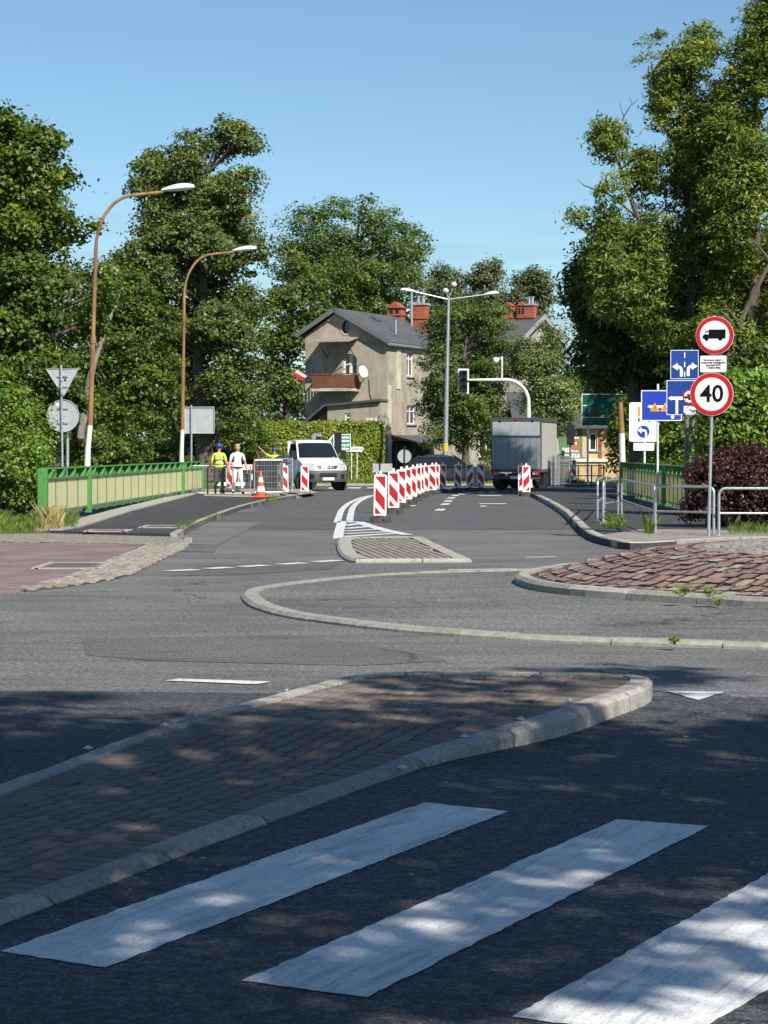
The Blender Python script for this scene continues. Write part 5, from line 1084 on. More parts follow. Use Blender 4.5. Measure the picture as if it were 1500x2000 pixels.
fence(A(512, 965, 90.0).xyz * 1.0 if False else Vector((a.x + .15, a.y + 1.6, .135)), R(40), 1.4, 1.3, 'mesh fence panel standing behind the netted one'); fence(Vector((a.x - 3.6, a.y + 4.5, .01)), R(8), 3.2, 1.15, 'wide mesh fence panel behind the two men')
q = A(1082, 960, 101); q.z = SZ; fence(Vector((q.x - .35, q.y - 3.0, SZ)), R(72), 3.4, 1.35, 'mesh fence panel with dark net at the pavement end by the truck', True); fence(Vector((q.x - .25, q.y - 4.0, SZ)), R(80), 1.6, 1.35, 'open mesh fence panel at the pavement end by the truck')
# red and white plank barriers round the dig
for px, py, L_, rz, lab in ((398, 960, 2.4, 3, 'red and white plank barrier behind the man in a yellow vest'), (455, 959, 2.6, -2, 'red and white plank barrier behind the man in white')):
    q = A(px, py, 101.5); q.z = .01; t = thing('plank_barrier', lab, 'barrier', q, R(rz), 'plank barriers round the dig')
    for i in range(6): MB().box((L_ * (i + .5) / 6, 0, .95), (L_ / 6, .03, .24)).obj('plank_section', M_BRED if i % 2 == 0 else M_BWH, t)
    for x in (.25, L_ - .25): MB().box((x, .03, .5), (.05, .03, 1.0)).obj('stand', M_BWH, t); MB().box((x, .02, .03), (.4, .35, .06)).obj('foot', M_RUB, t)
    m = MB(); m.box((L_ / 2, 0, .2), (L_, .03, .16)); m.obj('lower_plank', M_BWH, t)
# green handrail loop at the bridge end
q = G(404, 966, SZ); t = thing('handrail_hoop', 'small bright green handrail hoop at the end of the left bridge railing', 'handrail', q)
MB().tube([(0, .4, -.1), (0, .4, .95), (.1, .3, 1.05), (.45, 0, 1.1), (.52, -.05, 1.03), (.52, -.05, -.12)], .03, 8).obj('hoop', M_GREEN, t, True); MB().tube([(0, .4, .45), (.52, -.05, .5)], .025, 8).obj('cross_bar', M_GREEN, t, True)
# galvanised guard rails on the right pavement
def guard(a, b, H, label, mid=.42):
    d = b - a; L_ = math.hypot(d.x, d.y); t = thing('guard_rail', label, 'guard rail', (a.x, a.y, SZ), math.atan2(d.y, d.x), 'tubular guard rails on the right pavement'); r = .12
    P = [(0, 0, 0), (0, 0, H - r)] + [(r - r * math.cos(R(k)), 0, H - r + r * math.sin(R(k))) for k in range(15, 91, 15)] + [(L_ - r + r * math.sin(R(k)), 0, H - r + r * math.cos(R(k))) for k in range(0, 91, 15)] + [(L_, 0, 0)]
    MB().tube(P, .026, 10).obj('hoop', M_GALV, t, True); MB().tube([(0, 0, mid), (L_, 0, mid)], .02, 8).obj('cross_bar', M_GALV, t, True)
    for x in (0, L_): MB().box((x, 0, .008), (.12, .12, .012)).obj('base_plate', M_GALV, t)
def gg(x, y): return G(x, y, SZ)
guard(gg(1404, 1046.5), gg(1404, 1046.5) + Vector((2.2, -.15, 0)), .88, 'tubular guard rail right of the forty sign in front of the purple bush')
guard(gg(1280, 1041), gg(1394, 1044.5), .9, 'tubular guard rail between the weeds and the forty sign'); guard(gg(1278, 1040.2), gg(1214, 1011), .9, 'tubular guard rail running back beside the weeds'); guard(gg(1178, 1022), gg(1207, 1016), .92, 'short tubular guard rail standing in the weeds, tall end forward'); guard(gg(1167, 1018), gg(1181, 1000), .92, 'short tubular guard rail nearest the kerb, turned along the path')
# black railing across the pavement end
q = A(1110, 950, 103); q.z = .01; t = thing('black_railing', 'low black metal railing in front of the yellow house', 'railing', q)
for x in (0, .75, 1.35, 1.9): MB().box((x - .3, 0, .52), (.06, .05, 1.05)).obj('post', M_STEELD, t)
for z in (1.0, .55, .12): MB().box((.5, .03, z), (2.3, .03, .045)).obj('rail', M_STEELD, t)
# ================================================================== vehicles
M_VWH = mat('van_white', (.8, .8, .79), .28, 0, .04, 3, coat=.6, dirt=.15, dscale=2, dcol=(.45, .42, .38)); M_VGREY = mat('van_bumper', (.075, .077, .08), .6, 0, .12, 8); M_VGL = glass('vehicle_glass', (.012, .016, .02), .04); M_TYRE = mat('tyre', (.018, .018, .019), .85, 0, .2, 20); M_RIM = mat('wheel_rim', (.4, .4, .41), .4, .6, .15, 10); M_HL = mat('headlight', (.55, .57, .6), .1, .3, .1, 10, coat=1); M_CHR = mat('chrome', (.7, .7, .72), .2, .9); M_TAIL = mat('tail_red', (.5, .01, .01), .25)
def wheel(parent, c, r=.34, w_=.22):
    b = MB().lathe([(r * .6, -w_ / 2), (r * .93, -w_ / 2), (r, -w_ * .35), (r, w_ * .35), (r * .93, w_ / 2), (r * .6, w_ / 2)], c, 24, 'y').obj('wheel', M_TYRE, parent, True)
    MB().lathe([(r * .62, -w_ * .4), (r * .58, -w_ * .46), (r * .3, -w_ * .3), (.02, -w_ * .28)], c, 20, 'y').obj('rim', M_RIM, b, True); MB().lathe([(r * .62, w_ * .4), (r * .58, w_ * .46), (r * .3, w_ * .3), (.02, w_ * .28)], c, 20, 'y').obj('rim', M_RIM, b, True)
class Shell:                                 # front/hood/windscreen/roof surface of a vehicle cab: local -y is forward
    def __init__(s, prof, hw, plan): s.p = prof; s.hw = hw; s.plan = plan; s.t = np.cumsum([0] + [math.dist(prof[i], prof[i + 1]) for i in range(len(prof) - 1)])
    def pt(s, q, t, off=0):
        y = np.interp(q, s.t, [a for a, b in s.p]); z = np.interp(q, s.t, [b for a, b in s.p]); h = np.interp(z, [a for a, b in s.hw], [b for a, b in s.hw]); k = np.interp(q, s.t, s.plan)
        P = Vector((h * (t - .0 * t ** 3), y + k * abs(t) ** 3.2, z - .03 * abs(t) ** 4 * (z > 1.9)))
        if off:
            e = 1e-3; a = s.pt(q + e, t) - s.pt(q - e, t); b = s.pt(q, t + e) - s.pt(q, t - e); n = b.cross(a); n.normalize(); n = -n if n.y > 0 and n.z < .9 else n; P = P + n * off
        return P
    def patch(s, q0, q1, t0, t1, off, nq=8, ntt=10, shape=None):
        vs = []; fs = []
        for i in range(nq + 1):
            for j in range(ntt + 1):
                u, v = i / nq, j / ntt; q = q0 + (q1 - q0) * u; ta, tb = (shape(u) if shape else (t0, t1)); vs.append(s.pt(q, ta + (tb - ta) * v, off))
        for i in range(nq):
            for j in range(ntt): a = i * (ntt + 1) + j; fs.append((a, a + 1, a + ntt + 2, a + ntt + 1))
        return MB().add(vs, fs)
# --- white flatbed van
prof = [(-.02, .38), (-.06, .5), (-.07, .72), (-.03, .86), (.0, .98), (.05, 1.07), (.22, 1.16), (.72, 1.36), (1.36, 2.04), (1.5, 2.13), (2.2, 2.16)]
sh = Shell(prof, [(0, .94), (.6, .98), (1.0, .98), (1.36, .95), (2.1, .8), (2.2, .78)], [.3, .32, .32, .3, .28, .3, .3, .34, .16, .1, .02])
vp = G(640, 958.5, .0085); vp.z = .0085
van = thing('flatbed_van', 'white flatbed van with grey bumper coming round the bend', 'van', vp, R(24))
q = sh.t
sh.patch(q[3], q[-1], -1, 1, 0, 40, 20).obj('cab_shell', M_VWH, van, True)
sh.patch(q[0], q[3], -1, 1, .012, 8, 24).obj('bumper', M_VGREY, van, True)
for s_ in (-1, 1):                            # cab sides
    edge = [sh.pt(x, s_) for x in np.linspace(q[3], q[-1], 30)]; lo = [Vector((s_ * .97, max(e.y, .3), .42)) for e in edge]
    vs = edge + [Vector((e.x * .55 + s_ * .98 * .45, e.y, .42 + (e.z - .42) * .55)) if False else Vector((s_ * np.interp(.42 + (e.z - .42) * .5, [.4, 1.2, 2.1], [.97, .99, .84]), e.y, .42 + (e.z - .42) * .5)) for e in edge] + [Vector((s_ * .96, e.y, .42)) for e in edge]
    fs = [];
    for i in range(29):
        for k in (0, 30): f = (k + i, k + i + 1, k + i + 31, k + i + 30); fs.append(f if s_ > 0 else f[::-1])
    d_ = MB().add(vs, fs).obj('cab_side', M_VWH, van, True)
    win = [(.98, 1.34), (2.05, 1.34), (2.05, 1.98), (1.52, 1.98)]; X = lambda z: s_ * (np.interp(z, [1.2, 2.1], [.985, .83]) + .012)
    MB().add([(X(z), y, z) for y, z in win], [(0, 1, 2, 3) if s_ > 0 else (3, 2, 1, 0)]).obj('side_window', M_VGL, d_)
    MB().box((s_ * 1.0, 1.95, 1.15), (.03, .16, .05)).obj('door_handle', M_BLACK, d_); ml = MB(); ml.box((s_ * 1.16, 1.02, 1.52), (.24, .1, .34), bev=.03); ml.box((s_ * 1.03, 1.05, 1.4), (.16, .05, .06)); ml.obj('mirror', M_BLACK, van)
    wheel(van, (s_ * .84, .78, .34)); wheel(van, (s_ * .84, 4.1, .34)); MB().lathe([(.43, -.03), (.45, .0), (.43, .03)], (s_ * .965, .78, .36), 24, 'x').obj('wheel_arch', M_BLACK, van, True)
MB().box((0, 2.21, 1.25), (1.86, .03, 1.7)).obj('cab_back', M_VWH, van)
sh.patch(q[7] + .03, q[8] - .03, -.93, .93, .012, 8, 16).obj('windscreen', M_VGL, van, True)
for s_ in (-1, 1):
    st = MB(); st.box((s_ * .4, 1.75, 1.45), (.42, .16, .6), bev=.05); st.box((s_ * .4, 1.75, 1.85), (.24, .12, .2), bev=.04); st.obj('seat', mat('seat_cloth', (.06, .06, .065), .9), van)
sh.patch(q[3] + .06, q[5] - .02, -.42, .42, .02, 4, 10, lambda u: (-.40 - .14 * u, .40 + .14 * u)).obj('grille', M_BLACK, van, True)
vs, fs = text_verts('IVECO', .19, 'CENTER', .012); zc = .97
MB().add([sh.pt(q[4] + .005 + v.y, v.x / .97, .034) for v in vs], fs).obj('maker_badge', M_CHR, van)
for s_ in (-1, 1):
    sh.patch(q[3] + .04, q[6] - .03, 0, 0, .014, 6, 6, lambda u, s_=s_: (s_ * (.52 + .06 * u), s_ * (.93 + .03 * u))).obj('headlight', M_HL, van, True); sh.patch(q[1], q[2] - .02, 0, 0, .016, 3, 4, lambda u, s_=s_: (s_ * .62, s_ * .8)).obj('fog_lamp', M_BLACK, van)
sh.patch(q[1] + .06, q[2] + .02, -.4, .4, .018, 3, 8).obj('air_intake', M_BLACK, van); pc = sh.pt(q[1], 0); MB().box((0, pc.y - .03, pc.z + .0), (.52, .02, .115)).obj('number_plate', M_SWH, van)
for s_ in (-.35, .25): a, b = sh.pt(q[7] + .04, s_, .02), sh.pt(q[7] + .3, s_ + .45, .03); MB().tube([a, b], .012, 5).obj('wiper', M_BLACK, van)
MB().box((.3, .95, 1.4), (.7, .25, .05), bev=.02).obj('papers_on_dash', M_SWH, van)
MB().box((0, 3.9, .62), (.9, 3.4, .2)).obj('chassis', M_BLACK, van); bed = MB().box((0, 3.95, .86), (2.05, 3.3, .1)).obj('load_bed', M_VGREY, van)
for s_ in (-1, 1): MB().box((s_ * 1.02, 3.95, 1.1), (.04, 3.3, .4)).obj('drop_side', M_VGREY, bed)
MB().box((0, 2.32, 1.2), (2.05, .05, .62)).obj('headboard', M_VGREY, bed); MB().box((0, 5.59, 1.1), (2.0, .04, .4)).obj('tailgate', M_VGREY, bed)
m = MB(); m.ell((0, 3.9, 1.2), (.9, 1.4, .35)); m.obj('tarpaulin', mat('dark_tarp', (.03, .035, .05), .7, 0, .3, 6), bed, True)
# --- box truck from behind
tp_ = G(1008, 958, .0085); tp_.z = .0085; tk = thing('box_truck', 'grey box truck waiting with its shaded rear door towards us', 'truck', tp_, R(-13)); W_, z0, z1, LT = 2.16, .78, 3.05, 4.4
M_BOXG = mat('box_grey', (.36, .39, .41), .42, .1, .08, 3, dirt=.3, dscale=2.5, dcol=(.3, .29, .26)); M_BOXS = mat('box_side', (.45, .43, .39), .5, 0, .08, 3, dirt=.35, dscale=2, dcol=(.25, .22, .17), stretch=(1, 1, 3)); M_TFR = mat('truck_frame', (.09, .095, .1), .5, .3)
MB().box((0, LT / 2 + .06, (z0 + z1) / 2), (W_ - .06, LT, z1 - z0 - .06)).obj('cargo_box', M_BOXS, tk)
fr = MB()
for s_ in (-1, 1): fr.box((s_ * (W_ / 2 - .03), .04, (z0 + z1) / 2), (.06, .1, z1 - z0)); fr.box((s_ * (W_ / 2 - .01), LT / 2 + .1, z1 - .06), (.05, LT, .12)); fr.box((s_ * (W_ / 2 - .01), LT / 2 + .1, z0 + .06), (.05, LT, .12))
fr.box((0, .04, z1 - .05), (W_ - .12, .1, .1)); fr.box((0, .04, z0 + .04), (W_ - .12, .1, .08)); fr.obj('box_frame', M_TFR, tk); MB().box((0, LT / 2 + .05, z1 + .01), (W_ + .02, LT + .12, .05)).obj('roof_edge', M_TFR, tk)
MB().box((0, .02, 2.62), (W_ - .14, .05, .58)).obj('upper_door', M_BOXG, tk); lift = MB().box((0, -.02, 1.6), (W_ - .1, .07, 1.4), bev=.012).obj('tail_lift', mat('lift_plate', (.26, .29, .315), .4, .25, .1, 3, dirt=.35, dscale=3, dcol=(.24, .24, .22)), tk)
for k in range(7): MB().box((-.9 + k * .3, -.058, 1.6), (.012, .006, 1.34)).obj('plate_rib', M_TFR, lift)
MB().box((-.35, -.062, 1.95), (.12, .008, .16)).obj('sticker', mat('lift_sticker', (.3, .28, .2), .6), lift); MB().box((0, -.05, 2.29), (W_ - .05, .08, .05)).obj('door_bar', M_TFR, tk)
MB().box((0, -.03, z1 - .02), (.1, .04, .08)).obj('marker_lamp', M_TAIL, tk)
for s_ in (-.7, .7): MB().box((s_, -.02, z1 - .1), (.07, .03, .09)).obj('hinge', M_BLACK, tk)
MB().box((0, .12, .56), (2.0, .14, .16)).obj('rear_bumper', M_TFR, tk)
for s_ in (-1, 1):
    lb = MB().box((s_ * .86, .02, .72), (.34, .06, .16)).obj('light_cluster', M_BLACK, tk); MB().box((s_ * .9, -.02, .72), (.12, .03, .12)).obj('red_lens', glow('tail_glow', (.6, .012, .008), .35) if 'tail_glow' not in MATS else MATS['tail_glow'], lb); MB().box((s_ * .76, -.02, .72), (.1, .03, .11)).obj('clear_lens', M_HL, lb)
    wheel(tk, (s_ * .86, 1.2, .36), .36, .26); wheel(tk, (s_ * .86, 4.9, .36), .36, .24); MB().box((s_ * .9, .82, .42), (.28, .02, .4)).obj('mudflap', M_BLACK, tk); MB().box((s_ * .9, .0, .42), (.1, .3, .06)).obj('step', M_TFR, tk)
    mm = MB(); mm.box((s_ * 1.22, 5.2, 1.5), (.12, .14, .4), bev=.03); mm.box((s_ * 1.08, 5.2, 1.5), (.24, .05, .05)); mm.obj('mirror', M_BLACK, tk)
MB().box((0, -.0, .55), (.5, .03, .11)).obj('number_plate', M_SWH, tk); MB().box((0, 2.6, .6), (.8, 5, .22)).obj('chassis', M_BLACK, tk)
MB().pyz([(4.6, .45), (6.0, .45), (6.05, 1.1), (5.9, 1.35), (5.35, 2.2), (4.6, 2.25)], -.98, .98).obj('cab', M_VWH, tk)
# --- dark car behind the boards
def car(p, rz, label, col, L_=4.3):
    t = thing('parked_car', label, 'car', p, rz); m = mat('car_paint_' + label[:8], col, .25, .3, .05, 3, coat=1); st = [(0, .3, .62, .66), (.12, .28, .78, .8), (.9, .26, .95, .86), (1.35, .26, 1.02, .87), (2.1, .26, 1.48, .87), (2.7, .26, 1.52, .87), (3.5, .26, 1.42, .86), (4.05, .3, 1.05, .82), (4.3, .34, .95, .7)]
    vs = []; n = 12
    for x, zb, zt, hw in st:
        for k in range(n):
            a = 2 * PI * k / n + PI / n; c_, s_ = math.cos(a), math.sin(a); y = hw * math.copysign(abs(c_) ** .35, c_); zz_ = (zb + min(zt, .95)) / 2 + (min(zt, .95) - zb) / 2 * math.copysign(abs(s_) ** .4, s_); vs.append((x, y, zz_))
    fs = [(i * n + k, i * n + (k + 1) % n, (i + 1) * n + (k + 1) % n, (i + 1) * n + k) for i in range(len(st) - 1) for k in range(n)] + [tuple(range(n - 1, -1, -1)), tuple((len(st) - 1) * n + k for k in range(n))]
    MB().add(vs, [f[::-1] for f in fs]).obj('body', m, t, True)
    pr = [(1.0, .92), (1.3, 1.1), (1.65, 1.3), (2.0, 1.42), (2.5, 1.5), (3.1, 1.49), (3.6, 1.38), (3.95, 1.18), (4.15, .96)]; hwz = lambda z: .82 - .24 * (z - .92) / .58
    def cabin(z_lo, grow):
        vs = []; fs = []; P_ = [q for q in pr if q[1] >= z_lo - .001]; k = len(P_)
        for x, z in P_: vs += [(x, -hwz(z) - grow, z + grow), (x, hwz(z) + grow, z + grow), (x, -hwz(max(z_lo, .92)) - grow, max(z_lo, .92)), (x, hwz(max(z_lo, .92)) + grow, max(z_lo, .92))]
        for i in range(k - 1): c_ = i * 4; n_ = c_ + 4; fs += [(c_, c_ + 1, n_ + 1, n_)[::-1], (c_, n_, n_ + 2, c_ + 2)[::-1], (c_ + 1, c_ + 3, n_ + 3, n_ + 1)[::-1]]
        return MB().add(vs, fs)
    cabin(.92, 0).obj('windows', M_VGL, t, True); cabin(1.38, .012).obj('roof', m, t, True)
    for s_ in (-1, 1):
        pl_ = MB(); [MB().tube(pp, .035, 6).obj('pillar', m, t) for pp in ([(1.12, s_ * .81, .93), (1.95, s_ * .63, 1.47)], [(2.75, s_ * .8, .93), (2.75, s_ * .63, 1.46)], [(4.15, s_ * .79, .94), (3.55, s_ * .63, 1.45)])]
        wheel(t, (.8, s_ * .78, .31), .31, .2); wheel(t, (3.45, s_ * .78, .31), .31, .2); MB().box((.04, s_ * .55, .68), (.12, .3, .14), bev=.03).obj('headlight', M_HL, t); MB().box((4.25, s_ * .6, .78), (.1, .2, .18), bev=.02).obj('tail_light', M_TAIL, t); MB().box((1.55, s_ * .98, 1.0), (.12, .2, .14), bev=.03).obj('mirror', m, t)
    return t
p = A(962, 944, 107.5); p.z = .0085; car(p + Vector((.1, 0, 0)), PI - R(3), 'dark grey hatchback passing behind the row of guide boards', (.03, .04, .05))
p = A(505, 944, 106); p.z = .0085; car(p, PI + R(2), 'navy saloon half hidden behind the fence panels and men', (.015, .025, .06))
# ================================================================== people
def skin_mesh(verts, edges, name, mats, region, sub=2):
    me = bpy.data.meshes.new(name); me.from_pydata([v[:3] for v in verts], edges, []); o = bpy.data.objects.new(name, me); COL.objects.link(o)
    sk = o.modifiers.new('s', 'SKIN'); sk.use_smooth_shade = True; sb = o.modifiers.new('u', 'SUBSURF'); sb.levels = sub; sb.render_levels = sub
    for i, v in enumerate(verts):
        me.skin_vertices[0].data[i].radius = (v[3], v[4] if len(v) > 4 else v[3]); me.skin_vertices[0].data[i].use_root = (i == 0)
    dg = bpy.context.evaluated_depsgraph_get(); out = bpy.data.meshes.new_from_object(o.evaluated_get(dg)); bpy.data.objects.remove(o)
    out.materials.clear()
    for m in mats: out.materials.append(m)
    for p in out.polygons: p.material_index = region(p.center); p.use_smooth = True
    return out
M_SKIN = mat('skin', (.5, .28, .19), .6, 0, .06, 8)
def person(label, loc, rz, pose, mats, region, hair=None, helmet=None, extra=None, group=None):
    t = thing('person', label, 'person', loc, rz, group); V = []; E = []
    def chain(pts, root=None):
        prev = root
        for p in pts:
            V.append(p); i = len(V) - 1
            if prev is not None: E.append((prev, i))
            prev = i
        return prev
    pel = chain([(0, 0, .95, .145, .11)]); sp = chain([(0, .0, 1.12, .15, .11), (0, .01, 1.3, .165, .12), (0, .01, 1.42, .13, .10)], pel); nk = chain([(0, 0, 1.5, .055), (0, -.01, 1.56, .055)], sp); hd = chain([(0, -.02, 1.63, .088, .098), (0, -.015, 1.70, .085, .095), (0, -.01, 1.75, .05)], nk)
    for s_ in ('l', 'r'):
        k = -1 if s_ == 'r' else 1; kn, an, toe = pose['leg_' + s_]
        chain([(k * .1, 0, .86, .095), tuple(Vector((k * .1, 0, .86)).lerp(Vector(kn), .5)) + (.08,), (*kn, .06), tuple(Vector(kn).lerp(Vector(an), .35)) + (.058,), (*an, .045), (*toe, .04)], pel)
        el_, wr = pose['arm_' + s_]; w = chain([(k * .19, .01, 1.42, .062), (*Vector((k * .2, .01, 1.4)).lerp(Vector(el_), .6), .05), (*el_, .042), (*Vector(el_).lerp(Vector(wr), .5), .038), (*wr, .027)], sp)
        dv = (Vector(wr) - Vector(el_)).normalized(); side = Vector((k, 0, 0)); fwd = Vector((0, -1, 0)); fwd = (fwd - dv * fwd.dot(dv)).normalized()
        pm = chain([(*(Vector(wr) + dv * .06), .032, .02)], w)
        for f, (off, ln) in enumerate(((-.026, .075), (-.009, .085), (.009, .08), (.026, .062))): b = Vector(wr) + dv * .09 + fwd * off; chain([(*b, .009), (*(b + dv * ln * .55 - side * .008), .0085), (*(b + dv * ln - side * .022), .0075)], pm)
        b = Vector(wr) + dv * .035; chain([(*(b + fwd * .03), .010), (*(b + fwd * .05 + dv * .03), .0095), (*(b + fwd * .055 + dv * .055), .008)], pm)
    link('body', skin_mesh(V, E, 'body', mats, region), t)
    f = MB(); f.ell((0, -.115, 1.655), (.014, .022, .03), 8, 6); 
    for k in (-1, 1): f.ell((k * .092, -.01, 1.66), (.012, .025, .034), 8, 6)
    f.obj('nose_and_ears', M_SKIN, t, True)
    e = MB()
    for k in (-1, 1): e.ell((k * .034, -.103, 1.69), (.013, .008, .008), 8, 6)
    e.box((0, -.109, 1.607), (.05, .01, .008)); e.obj('eyes_and_mouth', mat('face_dark', (.09, .04, .035), .6), t)
    if hair: h = MB(); h.ell((0, .022, 1.742), (.097, .104, .062), 14, 8); h.obj('hair', hair, t, True)
    if helmet:
        h = MB(); h.ell((0, 0, 1.73), (.125, .145, .115), 16, 10); h.lathe([(.13, 1.71), (.15, 1.705), (.15, 1.7), (.12, 1.7)], n=18); h.obj('helmet', helmet, t, True)
    if extra: extra(t)
    return t
M_WSH = mat('white_shirt', (.8, .8, .8), .85, 0, .05, 8); M_WTR = mat('white_trousers', (.74, .73, .7), .85, 0, .06, 8); M_SHOE = mat('dark_shoe', (.03, .028, .027), .7); M_HIV = mat('hi_vis_yellow', (.62, .8, .03), .7, 0, .08, 8); M_WTRD = mat('work_trousers', (.09, .095, .085), .9, 0, .2, 8); M_HELM = mat('blue_helmet', (.02, .05, .28), .4); M_HAIRG = mat('grey_hair', (.32, .28, .24), .8); M_REFL = mat('reflective_band', (.5, .5, .42), .4)
pose_walk = dict(leg_l=((.11, -.16, .50), (.12, -.26, .085), (.14, -.42, .05)), leg_r=((-.1, .02, .47), (-.1, .32, .16), (-.11, .22, .05)), arm_l=((.29, .09, 1.14), (.33, .0, .9)), arm_r=((-.29, -.04, 1.13), (-.33, -.16, .91)))
def reg_white(c):
    z = c.z; ax = abs(c.x)
    if z < .13 and True: return 3
    if z > 1.475 and ax < .13: return 0
    if ax > .235 and z < 1.22: return 0
    return 1 if z > .97 else 2
q = G(464, 966.5, .138); q.z = .138
def belt(t):
    MB().lathe([(.168, .955), (.172, .96), (.172, .99), (.168, .995)], n=20).obj('belt', M_SHOE, t); 
    o = t.children[-1]; o.scale = (1, .78, 1)
    c = MB(); c.lathe([(.085, 1.455), (.105, 1.47), (.07, 1.515), (.062, 1.51)], n=16); c.obj('collar', M_WSH, t)
person('elderly man walking in white shirt and white trousers with dark belt', q, R(16), pose_walk, [M_SKIN, M_WSH, M_WTR, M_SHOE], reg_white, M_HAIRG, None, belt)
pose_stand = dict(leg_l=((.12, -.02, .49), (.13, .02, .09), (.16, -.15, .05)), leg_r=((-.12, -.02, .49), (-.13, .02, .09), (-.16, -.15, .05)), arm_l=((.27, .03, 1.14), (.29, -.1, .92)), arm_r=((-.27, .03, 1.14), (-.29, -.1, .92)))
def reg_work(c):
    z = c.z; ax = abs(c.x)
    if z < .14: return 3
    if z > 1.475 and ax < .13: return 0
    if (ax > .235 and z < 1.24) or ax > .36: return 0
    return 1 if z > .98 else 2
def vest(t):
    for z in (1.08, 1.24): 
        o = MB().lathe([(.176, z), (.178, z + .005), (.178, z + .045), (.176, z + .05)], n=20).obj('reflective_band', M_REFL, t); o.scale = (1, .8, 1)
    for k in (-.09, .09): MB().box((k, .125, 1.34), (.04, .012, .17)).obj('reflective_strap', M_REFL, t)
q = G(428, 965.5, .138); q.z = .138
person('workman in yellow vest and blue helmet standing with his back to us', q, R(172), pose_stand, [M_SKIN, M_HIV, M_WTRD, M_SHOE], reg_work, None, M_HELM, vest)
pose_point = dict(pose_stand); pose_point['arm_r'] = ((-.42, -.12, 1.56), (-.62, -.2, 1.78))
q = A(536, 946, 105.5); q.z = .0085
person('workman in yellow vest and blue helmet raising one arm behind the van', q, R(-20), pose_point, [M_SKIN, M_HIV, M_WTRD, M_SHOE], reg_work, None, M_HELM, vest)
q = A(371, 944, 104.0); q.z = .0
person('workman in blue helmet mostly hidden behind the left bridge railing', q, R(30), pose_stand, [M_SKIN, M_HIV, M_WTRD, M_SHOE], reg_work, None, M_HELM, None)
# ================================================================== vegetation
M_BARK = mat('bark', (.1, .082, .062), .95, 0, .35, 6, .8, 25, .3, 3, (.05, .05, .03), stretch=(2, 2, .4)); M_BARKP = mat('pale_bark', (.21, .185, .15), .95, 0, .35, 5, .8, 25, stretch=(2, 2, .4))
LM = dict(maple=leafmat('leaf_maple', (0.046, 0.0805, 0.0138), (0.1207, 0.184, 0.0253), .36, yellow=(0.2185, 0.2645, 0.04025)), linden=leafmat('leaf_linden', (0.06469, 0.08912, 0.02013), (0.1288, 0.1782, 0.03795), .3, yellow=(0.2185, 0.2242, 0.069)),
          robinia=leafmat('leaf_robinia', (0.05175, 0.0897, 0.0184), (0.1265, 0.1898, 0.0368), .36, yellow=(0.207, 0.2415, 0.0575)), far=leafmat('leaf_far', (0.08625, 0.1121, 0.05031), (0.151, 0.1725, 0.07906), .28, yellow=(0.2444, 0.23, 0.1294)),
          ash=leafmat('leaf_ash', (0.069, 0.1058, 0.01897), (0.1898, 0.253, 0.0391), .38, yellow=(0.3335, 0.3565, 0.069)), chestnut=leafmat('leaf_chestnut', (0.03737, 0.06613, 0.01294), (0.08337, 0.1323, 0.023), .28), shrub=leafmat('leaf_shrub', (0.07906, 0.1365, 0.02156), (0.1869, 0.2875, 0.04312), .36),
          pale=leafmat('leaf_pale', (0.1078, 0.1437, 0.04312), (0.23, 0.2731, 0.1006), .32), purple=leafmat('leaf_purple', (0.03163, 0.01294, 0.01294), (0.08912, 0.0345, 0.02875), .25), hedge=leafmat('leaf_hedge', (0.115, 0.1654, 0.02013), (0.2444, 0.2875, 0.02875), .3, yellow=(0.3737, 0.345, 0.04312)),
          dry=leafmat('dry_grass', (0.2875, 0.2156, 0.08625), (0.4744, 0.3594, 0.1581), .3), grass=leafmat('grass', (0.07187, 0.1222, 0.01725), (0.1725, 0.2444, 0.03594), .35), weed=leafmat('weed', (0.07187, 0.115, 0.02156), (0.1581, 0.2156, 0.04312), .35))
def leaf_mesh(name, C_, N_, S_, asp, m, droop=.0, fold=.18, tone=0.0):
    """C_ centres, N_ leaf normals, S_ lengths; each leaf is a folded rhomb (4 corners, 2 faces)"""
    n = len(C_); N_ = N_ / np.maximum(np.linalg.norm(N_, axis=1, keepdims=True), 1e-6)
    d = RNG.normal(size=(n, 3)); d[:, 2] -= droop; d -= N_ * np.sum(d * N_, 1, keepdims=True); d /= np.maximum(np.linalg.norm(d, axis=1, keepdims=True), 1e-6)
    s = np.cross(N_, d); L_ = S_[:, None]; W_ = L_ * asp
    P = np.empty((n, 4, 3)); P[:, 0] = C_ - d * L_ * .5; P[:, 1] = C_ + s * W_ * .5 - N_ * W_ * fold; P[:, 2] = C_ + d * L_ * .5; P[:, 3] = C_ - s * W_ * .5 - N_ * W_ * fold
    me = bpy.data.meshes.new(name); me.vertices.add(n * 4); me.vertices.foreach_set('co', P.reshape(-1).astype(np.float32))
    b = np.arange(n, dtype=np.int32)[:, None] * 4; idx = (b + np.array([[0, 1, 2, 0, 2, 3]], dtype=np.int32)).reshape(-1)
    me.loops.add(n * 6); me.loops.foreach_set('vertex_index', idx); me.polygons.add(n * 2); me.polygons.foreach_set('loop_start', np.arange(0, n * 6, 3, dtype=np.int32)); me.polygons.foreach_set('loop_total', np.full(n * 2, 3, dtype=np.int32))
    me.update(calc_edges=True); at = me.attributes.new('leaf_tone', 'FLOAT', 'POINT'); at.data.foreach_set('value', np.repeat(np.clip(RNG.normal(.45, .22, n) + tone, 0, 1), 4).astype(np.float32)); me.materials.append(m); return me
def unit(v): return v / np.maximum(np.linalg.norm(v, axis=1, keepdims=True), 1e-6)
